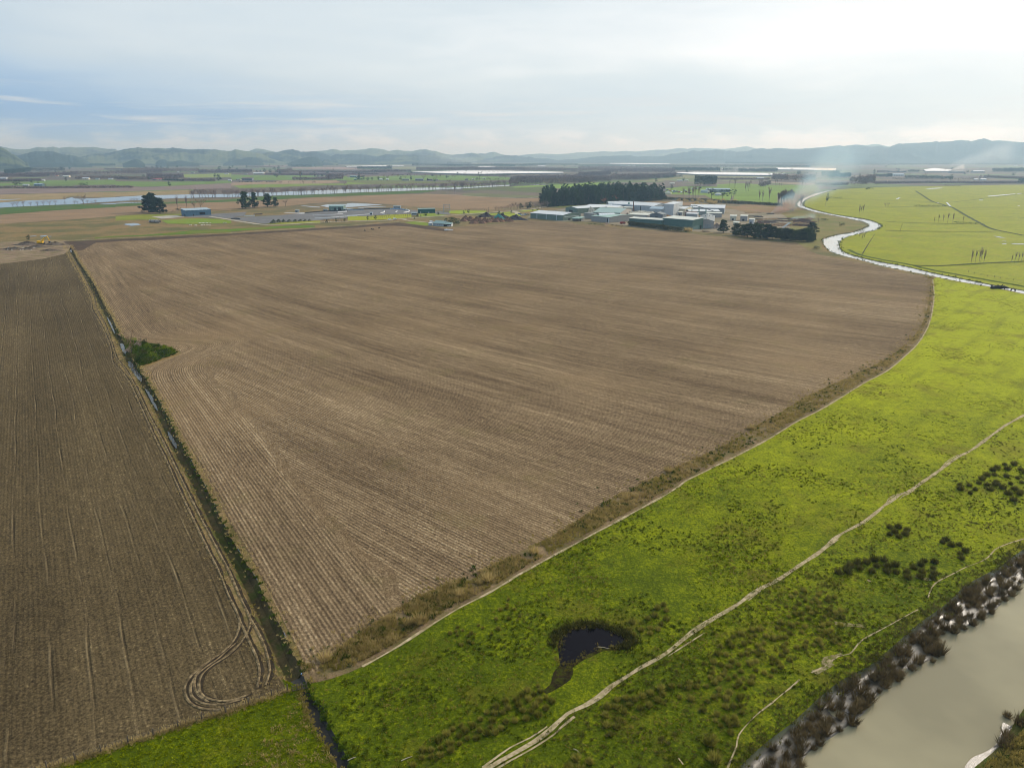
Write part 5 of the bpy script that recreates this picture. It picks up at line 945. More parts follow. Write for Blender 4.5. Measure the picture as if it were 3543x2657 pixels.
# the bush beside the ditch
BG = ('green clump in the bramble thicket beside the ditch', 'shrub')
tp = T('BU 290,220 400,225 520,245 680,270 850,310 960,345 1020,390 900,440 760,490 620,540 500,575 470,500 400,400 330,330')
patch('thicket_floor', tp, 0.09, M['margin'])
C = scatter([tp[0].lerp(tp[7], .05)] + tp[1:], 900, 33); tufts('thicket_grass', C, rng.uniform(.6, 1.4, len(C)), 14, M['scrub'], 34, lean=1.1, width=.4)
for x, y, s, kk, lb in ((340, 250, 2.4, 'green', 'bright green bush at the ditch end of the thicket'), (430, 235, 2.6, 'green', 'light green bush along the thicket upper edge'), (560, 270, 3.4, 'dark', 'dark round bush in the thicket upper half'), (520, 300, 3.2, 'twiggy', 'grey twiggy bush in the thicket upper half'), (640, 330, 3.0, 'green', 'green bramble mound in the thicket middle'), (730, 320, 2.8, 'dark', 'dark gap bush in the thicket right of middle'), (830, 360, 3.0, 'green', 'green mound toward the thicket point'), (930, 370, 2.6, 'green', 'grassy green mound nearest the thicket point'), (830, 430, 3.6, 'dark', 'large dark rounded bush on the thicket lower edge'), (700, 450, 3.2, 'green', 'green mound left of the dark rounded bush'), (560, 430, 3.4, 'olive', 'olive mound in the thicket lower half'), (500, 520, 3.6, 'dark', 'dark bush at the thicket near corner'), (620, 520, 3.2, 'olive', 'olive bush on the thicket near edge'), (430, 480, 3.4, 'olive', 'drooping olive willow shrub at the ditch'), (380, 380, 2.8, 'twiggy', 'grey twiggy shrub hanging over the ditch'), (350, 440, 2.6, 'dark', 'dark shrub between the ditch pools'), (960, 410, 2.0, 'green', 'small green bush at the thicket point')):
    shrub(kk, Q('BU', x, y), s * 1.05, lb, sz=1.15)
for x, y, h, lb in ((410, 400, 11, 'tallest bare sapling leaning over the thicket'), (380, 410, 9, 'shorter bare sapling at the ditch side of the thicket'), (430, 390, 8, 'third bare sapling in the middle of the thicket')): plant('sapling', Q('BU', x, y), h, 'bare_sapling', lb, sx=.55)
# ------------------------------------------------------------------ buildings
def cladding(name, c, gap=0.75, rough=0.6, var=0.1, axis=0, spec=0.3):
    m, t = newmat(name); p = t.sep(t.pos); wv = t.m('SINE', t.m('MULTIPLY', p[axis], 2 * math.pi / gap)); n = t.noise(t.pos, 0.25, 5, 0.6)
    st = t.noise(t.xyz(t.m('MULTIPLY', p[0], 1.2), t.m('MULTIPLY', p[1], 1.2), t.m('MULTIPLY', p[2], 0.08)), 1.0, 4, 0.6)
    k = t.mix(t.lin(n, .3, .7), tuple(x * (1 - var) for x in c), tuple(min(1, x * (1 + var)) for x in c)); k = t.mix(t.m('MULTIPLY', t.lin(st, .5, .72), .35), k, tuple(x * .55 for x in c))
    k = t.mix(t.m('MULTIPLY', t.lin(wv, .4, .9), .25), k, tuple(x * .7 for x in c))
    t.put(t.b.inputs['Base Color'], k); t.put(t.b.inputs['Roughness'], rough); t.put(t.b.inputs['Specular IOR Level'], spec); t.L(t.bump(wv, .3, .05), t.b.inputs['Normal']); return m
W = {'green': cladding('green_cladding', hexl(112, 128, 112)), 'dgreen': cladding('deep_green_cladding', hexl(84, 112, 100)), 'grey': cladding('grey_cladding', hexl(150, 152, 150)), 'white': cladding('white_cladding', hexl(186, 189, 188)),
     'blue': cladding('blue_grey_cladding', hexl(86, 118, 136)), 'sage': cladding('sage_cladding', hexl(118, 140, 126)), 'forest': cladding('forest_green_cladding', hexl(26, 86, 76)), 'conc': plain('concrete_wall', hexl(160, 154, 146), .9, .1, .3), 'cream': cladding('cream_cladding', hexl(206, 196, 170)), 'slate': cladding('slate_cladding', hexl(108, 114, 118)),
     'rwhite': cladding('white_roof', hexl(204, 207, 206), 1.0, .4, .06, 0, .4), 'rcream': cladding('cream_roof', hexl(204, 204, 188), 1.0, .4, .06, 0, .4), 'rteal': cladding('teal_roof', hexl(130, 158, 152), 1.0, .45, .08), 'rgreen': cladding('pale_green_roof', hexl(150, 178, 164), 1.0, .45, .08), 'rgrey': cladding('grey_roof', hexl(112, 118, 116), 1.0, .5, .1), 'rblue': cladding('blue_grey_roof', hexl(150, 170, 180), 1.0, .45, .08), 'rred': cladding('red_roof', hexl(170, 64, 66), .6, .5), 'rbrown': cladding('brown_roof', hexl(112, 88, 78), .6, .5)}
DARK = plain('dark_opening', hexl(34, 34, 36), .9, .2); GLASS = plain('window_glass', hexl(52, 60, 66), .15, .2, 1, spec=.6); TRIM = plain('pale_trim', hexl(206, 208, 204), .6, .05); STEEL = plain('galvanised_steel', hexl(150, 154, 154), .45, .15, 1, metal=.3); RUST = plain('rusted_steel', hexl(104, 62, 46), .9, .3, .8); TEALM = plain('green_steel', hexl(92, 136, 122), .6, .2)
def gable_bm(L, D, h, rise, ridge):
    bm = bmesh.new()
    if ridge == 'along': prof = [(0, 0), (D, 0), (D, h), (D / 2, h + rise), (0, h)]; mk = lambda s, q: (s, q[0], q[1]); E_ = L
    elif ridge == 'across': prof = [(0, 0), (L, 0), (L, h), (L / 2, h + rise), (0, h)]; mk = lambda s, q: (q[0], s, q[1]); E_ = D
    else: prof = [(0, 0), (D, 0), (D, h + rise), (0, h)]; mk = lambda s, q: (s, q[0], q[1]); E_ = L
    a = [bm.verts.new(mk(0, q)) for q in prof]; b = [bm.verts.new(mk(E_, q)) for q in prof]; n = len(prof); bm.faces.new(a); bm.faces.new(b[::-1])
    for i in range(n): bm.faces.new((a[i], b[i], b[(i + 1) % n], a[(i + 1) % n]))
    return bm
def roof_bm(L, D, h, rise, ridge, o=0.5, th=0.18):
    bm = bmesh.new()
    def slab(P):
        lo = [bm.verts.new(p) for p in P]; hi = [bm.verts.new((p[0], p[1], p[2] + th)) for p in P]; bm.faces.new(lo); bm.faces.new(hi[::-1])
        for i in range(len(P)): j = (i + 1) % len(P); bm.faces.new((lo[i], lo[j], hi[j], hi[i]))
    if ridge == 'along':
        k = rise / (D / 2) * o; slab([(-o, -o, h - k + .03), (L + o, -o, h - k + .03), (L + o, D / 2, h + rise + .03), (-o, D / 2, h + rise + .03)]); slab([(-o, D / 2, h + rise + .03), (L + o, D / 2, h + rise + .03), (L + o, D + o, h - k + .03), (-o, D + o, h - k + .03)])
    elif ridge == 'across':
        k = rise / (L / 2) * o; slab([(-o, -o, h - k + .03), (L / 2, -o, h + rise + .03), (L / 2, D + o, h + rise + .03), (-o, D + o, h - k + .03)]); slab([(L / 2, -o, h + rise + .03), (L + o, -o, h - k + .03), (L + o, D + o, h - k + .03), (L / 2, D + o, h + rise + .03)])
    else: k = rise / D * o; slab([(-o, -o, h - k + .03), (L + o, -o, h - k + .03), (L + o, D + o, h + rise + k + .03), (-o, D + o, h + rise + k + .03)])
    return bm
def bld(name, label, A, B, D, h, rise, ridge, wall, roof, openings=(), cat='building', o=0.5, group=None, vents=0, skyl=0):
    A = Vector(A); B = Vector(B); v = B - A; L = v.length
    if isinstance(D, Vector): n = Vector((-v.y, v.x, 0)).normalized(); D = max(4.0, (D - B).dot(n))
    t = thing(name, label, cat, (A.x, A.y, 0), math.atan2(v.y, v.x), group)
    link('wall', bmmesh(gable_bm(L, D, h, rise, ridge), 'wall'), W[wall], t); r = link('roof', bmmesh(roof_bm(L, D, h, rise, ridge, o), 'roof'), W[roof], t)
    for k in range(vents):
        x = L * (k + .5) / vents; bm = bmesh.new(); tube(bm, [(x, D / 2, h + rise), (x, D / 2, h + rise + .9)], [.5, .5], 8); tube(bm, [(x, D / 2, h + rise + .95), (x, D / 2, h + rise + 1.3)], [.8, .3], 8); link('vent', bmmesh(bm, 'vent'), STEEL, r)
    for (nm, face, x0, x1, z0, z1, mt) in openings:
        bm = bmesh.new()
        if face == 'f': box(bm, x0 * L, x1 * L, -.06, .12, z0, z1)
        elif face == 'r': box(bm, L - .12, L + .06, x0 * D, x1 * D, z0, z1)
        elif face == 'l': box(bm, -.06, .12, x0 * D, x1 * D, z0, z1)
        else:                                     # skylight strips on the near roof slope
            k = rise / (D / 2); y0, y1 = z0 * D / 2, z1 * D / 2; vs = [bm.verts.new(p) for p in ((x0 * L, y0, h + k * y0 + .27), (x1 * L, y0, h + k * y0 + .27), (x1 * L, y1, h + k * y1 + .27), (x0 * L, y1, h + k * y1 + .27))]; bm.faces.new(vs)
        link(nm, bmmesh(bm, nm), mt, r if face == 't' else t)
    t['_L'] = L; t['_D'] = D; return t
WS, BS = 'works_shed', 'the works'
bld(WS, 'long sage green shed with broad white roof at the left front of the works', Q('yE', 1300, 640), Q('yE', 1920, 688), Q('yE', 2195, 650), 7.2, 2.6, 'along', 'green', 'rwhite', [('downpipe', 'f', .2, .215, 0, 7, TRIM), ('downpipe', 'f', .49, .505, 0, 7, TRIM), ('downpipe', 'f', .8, .815, 0, 7, TRIM), ('canopy', 'r', .08, .9, 4.6, 5.1, TRIM), ('door', 'r', .3, .42, 0, 2.6, DARK)], vents=5)
bld(WS, 'green shed with dark roller door standing behind the long white roofed shed', Q('CF', 945, 943), Q('CF', 1098, 957), Q('CF', 1370, 925), 7.5, 2.2, 'across', 'green', 'rwhite', [('door', 'f', .3, .6, 0, 4.5, DARK)])
bld(WS, 'long low shed with bright white roof in front of the pine plantation', Q('CF', 1180, 915), Q('CF', 1590, 932), Q('CF', 1645, 905), 6.0, 2.2, 'along', 'slate', 'rwhite')
bld(WS, 'largest white roofed factory hall at the back of the works', Q('CF', 1540, 905), Q('CF', 2070, 938), 42, 9, 3.5, 'along', 'white', 'rwhite', [('skylight', 't', .1 + .12 * k, .13 + .12 * k, .1, .9, TRIM) for k in range(7)], vents=6)
bld(WS, 'pale gabled annex at the right end of the large white hall', Q('CF', 2010, 965), Q('CF', 2180, 972), 26, 8, 2.5, 'along', 'white', 'rblue', [('window', 'f', .25, .42, 2, 4, GLASS)])
bld(WS, 'grey walled building with teal roof in the middle of the works', Q('CF', 1300, 1020), Q('CF', 1640, 1030), Q('CF', 1800, 975), 8.5, 3.6, 'along', 'conc', 'rteal')
bld(WS, 'lower concrete building with pale green roof behind the hoop shelter', Q('CF', 1275, 1052), Q('CF', 1505, 1074), Q('CF', 1672, 1035), 6.8, 2.0, 'along', 'conc', 'rgreen', [('door', 'f', .86, .93, 0, 5, DARK), ('door', 'f', .94, .99, 0, 5.2, TRIM)])
bld(WS, 'concrete wall block between the two front green sheds', Q('CF', 1175, 1015), Q('CF', 1310, 1030), 16, 7, .3, 'shed', 'conc', 'rgrey')
bld(WS, 'long narrow green shed with cream roof behind the hedge', Q('yF', 1300, 1040), Q('yF', 2140, 1095), 11, 9.0, .9, 'shed', 'dgreen', 'rcream', o=.8)
bld(WS, 'tall green shed with cream roof at the hedge end', Q('yG', 300, 1085), Q('yG', 1065, 1150), Q('yG', 1212, 1108), 11.2, 1.4, 'shed', 'dgreen', 'rcream', [('door', 'r', .1, .6, 0, 4.2, W['sage']), ('door', 'r', .75, .85, 0, 4.2, DARK)], o=.6)
bld(WS, 'grey gabled warehouse with long dark roof beside the tall green shed', Q('yG', 1222, 1112), Q('yG', 1612, 1122), Q('yG', 2150, 975), 8.6, 2.6, 'across', 'conc', 'rgrey', [('loading_dock', 'f', .42, .82, 0, 5.2, W['grey']), ('window', 'f', .1, .16, 4, 5.2, TRIM), ('window', 'r', .12, .15, 2, 3.4, DARK), ('window', 'r', .68, .71, 2.5, 3.8, DARK), ('window', 'r', .85, .88, 2, 4.2, DARK), ('door', 'r', .2, .23, 0, 2.4, DARK)], vents=4)
bld(WS, 'tall blank white tower block rising over the works', Q('yG', 330, 785), Q('yG', 580, 795), Q('yG', 775, 742), 16.5, .8, 'shed', 'white', 'rwhite', o=.2)
bld(WS, 'long low white roofed hall right of the white tower block', Q('yG', 985, 775), Q('yG', 1770, 775), 26, 5.5, 2, 'along', 'grey', 'rwhite')
bld(WS, 'long white roofed hall at the right rear of the works', Q('yG', 1000, 725), Q('yG', 1880, 745), Q('yG', 2095, 690), 8.5, 3.2, 'along', 'grey', 'rwhite', vents=5)
bld(WS, 'small cream gabled building hard against the white tower block', Q('yG', 690, 760), Q('yG', 870, 768), Q('yG', 1045, 725), 8.5, 2.2, 'along', 'cream', 'rwhite')
bld(WS, 'small slate grey gabled shed in front of the white tower block', Q('yG', -10, 872), Q('yG', 310, 885), 18, 6.5, 2.4, 'across', 'slate', 'rgrey', [('window', 'f', .42, .6, 2.2, 3.4, DARK)])
bld(WS, 'low pale roof lean-to behind the tall green shed', Q('yG', 895, 885), Q('yG', 1180, 895), 14, 7.8, .5, 'shed', 'grey', 'rwhite')
bld(WS, 'low cream roof between teal roof and large white hall', Q('yF', 740, 680), Q('yF', 1110, 690), 12, 6.0, .8, 'shed', 'grey', 'rcream'); bld(WS, 'second low cream roof touching the rusty chimney', Q('yF', 1150, 675), Q('yF', 1390, 680), 14, 5.6, .8, 'shed', 'grey', 'rcream')
bld(WS, 'low building under a roof strewn with pale offcuts', Q('yF', 1280, 850), Q('yF', 1770, 870), 22, 5.0, .6, 'shed', 'conc', 'rcream')
bld('open_shed', 'small dark fronted shelter with pale roof left of the concrete wall', Q('yF', -10, 930), Q('yF', 75, 935), 9, 4.5, .8, 'shed', 'conc', 'rgreen', [('opening', 'f', .1, .9, 0, 3.4, DARK)])
bld('kiln_shed', 'brown striped timber kiln beside the conveyor', Q('yG', 872, 822), Q('yG', 1160, 830), 9, 6.6, .3, 'shed', 'conc', 'rbrown', [('door', 'f', .02 + .125 * k, .11 + .125 * k, .2, 6.2, RUST) for k in range(8)])
for f, x0, x1, y, dd, h, lb, wl_ in (('yH', 335, 470, 690, 10, 6.5, 'pale concrete hut at the timber yard corner', 'conc'), ('yH', 500, 590, 745, 6, 5.5, 'small white hut with slanting roof at the timber yard', 'white'), ('yG', 1440, 1820, 835, 9, 6, 'plain concrete bin beside the conveyor foot', 'conc'), ('yG', 2030, 2190, 910, 9, 6, 'low cream office joined to the grey warehouse', 'cream'), ('yG', 700, 810, 785, 6, 5, 'small plant room under the white tower block', 'grey'), ('yH', 200, 300, 775, 6, 3.5, 'low open bay with pale roof before the warehouse', 'cream')):
    bld('yard_hut', lb, Q(f, x0, y), Q(f, x1, y + 4), dd, h, .7, 'shed', wl_, 'rcream', [('opening', 'f', .3, .6, 0, 2.6, DARK)])
def hoop(name, label, p, ang, L, r, mat, ribs=6):
    t = thing(name, label, 'shelter', p, ang); bm = bmesh.new(); n = 14; P = [[bm.verts.new((x, -math.cos(math.pi * k / n) * r, math.sin(math.pi * k / n) * r * (1 + .03 * (j % 2)))) for k in range(n + 1)] for j, x in enumerate(np.linspace(0, L, ribs * 2 + 1))]
    for a, b in zip(P, P[1:]):
        for k in range(n): bm.faces.new((a[k], a[k + 1], b[k + 1], b[k]))
    link('cover', bmmesh(bm, 'cover'), mat, t); bm = bmesh.new(); vs = [bm.verts.new((L * .55, -math.cos(math.pi * k / n) * r * .98, math.sin(math.pi * k / n) * r * .98)) for k in range(n + 1)]; bm.faces.new(vs); link('back_wall', bmmesh(bm, 'back_wall'), plain('timber_lining', hexl(150, 118, 76), .9), t)
    bm = bmesh.new()
    for x in (0, L): tube(bm, [(x, -math.cos(math.pi * k / n) * r, math.sin(math.pi * k / n) * r) for k in range(n + 1)], [.12] * (n + 1), 6)
    link('frame', bmmesh(bm, 'frame'), STEEL, t); return t
FAB = plain('white_fabric', hexl(226, 228, 224), .5, .06)
hoop('hoop_shelter', 'white hoop shelter with open end before the pale green roof', Q('yF', 505, 920), R(8), 22, 10, FAB); hoop('hoop_shelter', 'white hoop shelter at the back of the works by the russet trees', Q('yF', 740, 545), R(10), 30, 8, FAB)
# kiosk
kt = thing('octagonal_kiosk', 'low octagonal kiosk with cone roof at the works entrance', 'kiosk', Q('CF', 1102, 1052)); bm = bmesh.new(); tube(bm, [(0, 0, 0), (0, 0, 3.6)], [7, 7], 8); link('wall', bmmesh(bm, 'wall'), plain('brown_timber_wall', hexl(112, 100, 88), .9), kt); bm = bmesh.new(); tube(bm, [(0, 0, 3.63), (0, 0, 4.0), (0, 0, 6.0)], [8.4, 8.3, .4], 8); link('roof', bmmesh(bm, 'roof'), W['rgreen'], kt)
# chimneys, ducts, conveyor
for x, y0, h, r, lb, mt in ((1405, 712, 17.5, .75, 'tall rusty chimney over the low cream roof', RUST), (1592, 690, 8.5, .7, 'short black chimney among the pale offcuts', DARK)):
    t = thing('chimney', lb, 'chimney', Q('yF', x, y0)); bm = bmesh.new(); tube(bm, [(0, 0, 0), (0, 0, h)], [r, r * .85], 10); link('stack', bmmesh(bm, 'stack'), mt, t); bm = bmesh.new(); tube(bm, [(0, 0, h), (0, 0, h + .7)], [r * 1.25, r * 1.25], 10); link('cap', bmmesh(bm, 'cap'), STEEL, t)
t = thing('dust_cyclone', 'pale green dust cyclone with slanting duct at the large white hall', 'duct', Q('yF', 1290, 650)); bm = bmesh.new(); tube(bm, [(0, 0, 5), (0, 0, 8), (0, 0, 11.5), (0, 0, 12.5)], [.3, 1.3, 1.5, .5], 10); link('body', bmmesh(bm, 'body'), TEALM, t); bm = bmesh.new(); tube(bm, [(.8, 0, 11), (2.5, 0, 7), (6, 0, 2.5), (8.5, 0, 1)], [.5, .5, .5, .5], 8); link('duct', bmmesh(bm, 'duct'), TEALM, t); bm = bmesh.new(); [tube(bm, [(a, b, 0), (a, b, 7)], [.12, .12], 5) for a, b in ((-1, -1), (1, -1), (1, 1), (-1, 1))]; link('legs', bmmesh(bm, 'legs'), STEEL, t)
t = thing('elbow_duct', 'grey elbow duct climbing the white tower block', 'duct', Q('yG', 255, 705)); bm = bmesh.new(); tube(bm, [(0, 0, 0), (0, 0, 4.5), (1.5, 0, 8), (4.6, 0, 12.5)], [.45] * 4, 8); link('duct', bmmesh(bm, 'duct'), STEEL, t); bm = bmesh.new(); tube(bm, [(1.8, -.6, 3), (4.2, -.6, 11)], [.3, .3], 6); link('brace', bmmesh(bm, 'brace'), RUST, t)
c0, c1 = Q('yG', 1150, 780), Q('yG', 1790, 800); t = thing('conveyor', 'long inclined conveyor on green lattice towers', 'conveyor', c0); d_ = c1 - c0
bm = bmesh.new(); tube(bm, [(0, 0, 13.5), d_ * .45 + Vector((0, 0, 9.6)), d_ + Vector((0, 0, 3.2))], [.5] * 3, 6); link('belt', bmmesh(bm, 'belt'), plain('dark_belt', hexl(66, 64, 64), .8), t); bm = bmesh.new(); tube(bm, [(-24, 6, 13.8), (0, 0, 13.6)], [.5, .5], 6); link('head_section', bmmesh(bm, 'head_section'), STEEL, t)
for f_, hh in ((-.14, 13), (.13, 12.4), (.41, 9.8), (.68, 6.6)):
    bm = bmesh.new()
    for s1 in (-1.2, 1.2):
        for s2 in (-1.2, 1.2): tube(bm, [(s1, s2, 0), (s1 * .4, s2 * .4, hh)], [.16, .14], 5)
        for k in range(4): z0 = hh * k / 4; z1 = hh * (k + 1) / 4; tube(bm, [(s1 * (1 - .15 * k), -1.2 * (1 - .15 * k), z0), (s1 * (.85 - .15 * k), 1.2 * (.85 - .15 * k), z1)], [.09, .09], 4)
    link('lattice_tower', bmmesh(bm, 'lattice_tower'), TEALM, t, d_ * f_)
# piles
def heap(name, label, p, rx, ry, h, mat, seed, group=None, cat='heap', rz=0.0, rough=.25):
    V = []; F = []; nr, na = 9, 26
    for i in range(nr + 1):
        for k in range(na):
            a = 6.283 * k / na; f = i / nr; q = 1 + rough * noise.noise((math.cos(a) * 1.5 + seed, math.sin(a) * 1.5, f * 2)); z = h * max(0, 1 - f ** 1.25) * (1 + rough * noise.noise((math.cos(a) * 2.2, math.sin(a) * 2.2 + seed, f * 3)))
            V.append((math.cos(a) * rx * f * q, math.sin(a) * ry * f * q, z - (.1 if i == nr else 0)))
    for i in range(nr):
        for k in range(na): F.append((i * na + k, (i + 1) * na + k, (i + 1) * na + (k + 1) % na, i * na + (k + 1) % na))
    o = link(name, npmesh(name, V, F), mat); o.location = p; o.rotation_euler.z = rz; return tag(o, label, cat, group)
SOIL_ = soil('heaped_soil', hexl(92, 66, 52), hexl(142, 108, 86), None, 0, .3, 1.5); BARK_ = soil('bark_waste', hexl(44, 38, 40), hexl(96, 84, 84), None, 0, .3, 1.2, bump=.8, bdist=.5); CHIP = soil('pale_offcuts', hexl(150, 138, 116), hexl(232, 224, 204), None, 0, .4, 1.6, bump=.8, bdist=.4); TIMB = plain('sawn_timber', hexl(186, 150, 110), .9, .3, .7)
for i, (x, y, r, h) in enumerate(((20, 700, 7, 4.5), (60, 670, 8, 5.5), (110, 690, 7, 4.5), (150, 690, 9, 6), (220, 740, 9, 5), (270, 690, 8, 5), (330, 690, 8, 5), (380, 740, 7, 4.5), (430, 700, 8, 5), (480, 720, 7, 4.6), (520, 700, 6, 4), (570, 690, 7, 5), (640, 710, 7, 5), (680, 690, 7, 5), (740, 705, 7, 5))): heap('soil_heap', 'conical brown soil heap in the row beside the teal roofed house', Q('yE', x, y), r * .85, r * .7, h, SOIL_, i, 'soil heaps in the row')
heap('soil_heap', 'brown soil heap standing apart, left of the last two', Q('yE', 855, 700), 7, 5, 5, SOIL_, 31); heap('soil_heap', 'smallest brown soil heap at the right end', Q('yE', 915, 705), 5.5, 4, 4.2, SOIL_, 32)
for k, (x0, y0, x1, y1, lb) in enumerate(((280, 615, 620, 610, 'dark waste bank behind the soil heaps, left length'), (620, 620, 900, 640, 'dark waste bank behind the soil heaps, middle length'), (880, 640, 1190, 680, 'dark waste bank ending at the long green shed'))):
    a, b = Q('yE', x0, y0), Q('yE', x1, y1); heap('waste_bank', lb, a.lerp(b, .5), (b - a).length * .54, 7.5, 5.5, BARK_, 40 + k, rz=math.atan2(b.y - a.y, b.x - a.x), rough=.5)
heap('tarp_heap', 'teal tarpaulin covered hump on the dark waste bank', Q('yE', 690, 652), 9, 4, 6.6, plain('teal_tarpaulin', hexl(52, 128, 122), .6), 50)
heap('offcut_pile', 'white offcut pile spilling over the low works roof', Q('yF', 1590, 812) + Vector((0, 0, 5.2)), 24, 8, 3.0, CHIP, 51, rough=.6); heap('sawdust_pile', 'orange sawdust heap before the white tower block', Q('yG', 430, 850), 12, 6, 4.5, soil('orange_sawdust', hexl(150, 108, 70), hexl(186, 146, 100), None, 0, .4, 1.5), 52); heap('offcut_pile', 'tan offcut ridge along the concrete wall block', Q('yF', 320, 715), 12, 4, 8.5, CHIP, 53)
heap('slab_pile', 'broken concrete heap sloping against the grey warehouse', Q('yG', 1690, 1110), 9, 5, 5, soil('rubble', hexl(104, 92, 84), hexl(168, 152, 138), None, 0, .5, 1.2, bump=.9, bdist=.5), 54, rough=.6)
def logs(name, label, f, x, y, n, L, seed, mat, group=None, spread=3.0, cat='timber pile'):
    g = random.Random(seed); bm = bmesh.new(); b0 = g.uniform(-.3, .3)
    for k in range(n): a = b0 + g.uniform(-.35, .35); c = Vector((g.uniform(-spread, spread), g.uniform(-spread, spread) * .5, .3 + abs(g.gauss(0, .5)))); d_ = Vector((math.cos(a), math.sin(a), g.uniform(-.06, .06))) * L * g.uniform(.3, .55); tube(bm, [c - d_, c + d_], [.28, .22], 5)
    o = link(name, bmmesh(bm, name), mat); o.location = Q(f, x, y); return tag(o, label, cat, group)
g = random.Random(5); RD = plain('reddish_timber', hexl(112, 80, 68), .95, .35, .5); GD = plain('grey_timber', hexl(108, 98, 90), .95, .3, .5)
for i in range(46):
    y = g.uniform(655, 790); x = g.uniform(620 + (y - 650) * .6, 1640); logs('log_heap', 'tangled heap of reddish logs and slabs in the burning timber yard', 'yH', x, y, 15, g.uniform(7, 13), i, (RD, RD, GD, TIMB)[i % 4] if i % 7 else TIMB, 'log heaps in the timber yard', 5.5)
for f, x, y, n, L, mt, lb in (('yH', 690, 620, 26, 8, GD, 'dark grey slab heap behind the timber yard'), ('yH', 560, 610, 8, 16, GD, 'long grey poles beside the concrete hut'), ('yH', 600, 540, 14, 26, TIMB, 'long stack of pale planks behind the works end'), ('yH', 920, 560, 14, 10, GD, 'charred heap at the foot of the smoke plume'), ('yH', 1030, 780, 6, 14, TIMB, 'pale planks lying before the timber yard'), ('yH', 1510, 760, 12, 16, TIMB, 'cream planks laid out at the timber yard right edge'), ('yG', 1400, 1200, 8, 8, TIMB, 'pale boards on the ground before the grey warehouse'), ('yG', 700, 830, 16, 10, TIMB, 'sawn timber stacked below the white tower block'), ('yF', 1780, 700, 18, 9, RD, 'red brown timber stacks beside the pale offcuts'), ('yG', 1280, 810, 18, 12, TIMB, 'sawn timber row between kiln and concrete bin'), ('yG', 430, 800, 12, 9, TIMB, 'sawn boards at the foot of the tower block')): logs('timber_stack', lb, f, x, y, n, L, int(x), mt)
t = thing('loading_ramp', 'grey steel ramp tilted up at the timber yard', 'ramp', Q('yH', 1150, 832), R(35)); bm = bmesh.new(); M_ = Matrix.Rotation(R(-22), 4, 'Y'); box(bm, 0, 15, -1.6, 1.6, .6, .9, M_); link('deck', bmmesh(bm, 'deck'), STEEL, t); bm = bmesh.new(); [box(bm, 8 + k * 4, 8.3 + k * 4, a, a + .2, 0, 3.5 + k * 1.6) for k in range(2) for a in (-1.4, 1.2)]; link('legs', bmmesh(bm, 'legs'), RUST, t)
# vehicles
def car(label, p, ang, col, van=False, s=1.0, group=None, cat='car'):
    t = thing('white_van' if van else 'parked_car', label, 'van' if van else cat, p, ang, group); t.scale = (s, s, s); paint = plain('car_paint', col, .3, .03, 1, spec=.5); bm = bmesh.new(); h1 = 1.0 if not van else 1.1
    pr = [(-2.2, .35), (2.2, .35), (2.25, .75), (2.1, .95), (1.1, 1.02), (.6, 1.5), (-1.5, 1.52), (-2.1, 1.0), (-2.25, .8)] if not van else [(-2.4, .4), (2.4, .4), (2.45, .9), (2.2, 1.15), (1.6, 1.25), (1.1, 2.0), (-2.35, 2.05), (-2.45, .9)]
    a = [bm.verts.new((x, -.88, z)) for x, z in pr]; b = [bm.verts.new((x, .88, z)) for x, z in pr]; bm.faces.new(a); bm.faces.new(b[::-1])
    for i in range(len(pr)): bm.faces.new((a[i], b[i], b[(i + 1) % len(pr)], a[(i + 1) % len(pr)]))
    link('body', bmmesh(bm, 'body'), paint, t); bm = bmesh.new()
    if van: box(bm, .0, 1.2, -.9, .9, 1.35, 1.8); 
    else: box(bm, -1.35, .55, -.9, .9, 1.08, 1.42)
    link('window', bmmesh(bm, 'window'), GLASS, t)
    for x in (-1.4, 1.4):
        for y in (-.85, .85): bm = bmesh.new(); tube(bm, [(x, y - .12, .34), (x, y + .12, .34)], [.34, .34], 12); link('wheel', bmmesh(bm, 'wheel'), DARK, t)
    return t
WHT, BLU, RDC, SIL = hexl(226, 228, 230), hexl(60, 88, 122), hexl(150, 42, 40), hexl(150, 156, 162)
car('white car on the pale road, left of the two', Q('yD', 820, 672), R(15), WHT, s=1.15); car('white van on the pale road, right of the two', Q('yD', 922, 668), R(15), WHT, True, 1.1)
for x, y, c, lb in ((1095, 568, BLU, 'dark blue car, leftmost in the works car park'), (1135, 588, SIL, 'silver car, second in the works car park'), (1160, 590, WHT, 'white car in the middle of the works car park'), (1185, 588, SIL, 'grey car with red neighbour in the works car park'), (1210, 575, BLU, 'blue car at the back of the works car park'), (1245, 575, SIL, 'pale car nearest the long green shed')): car(lb, Q('yE', x, y), R(20), c, s=1.2)
car('red truck cab parked below the dark works doorway', Q('yF', 1140, 1000), R(20), RDC, True, 1.5); car('white van beside the teal roofed house', Q('yD', 1625, 722), R(10), WHT, True, 1.2); car('white car under the veranda of the teal roofed house', Q('yD', 1955, 802), R(0), WHT)
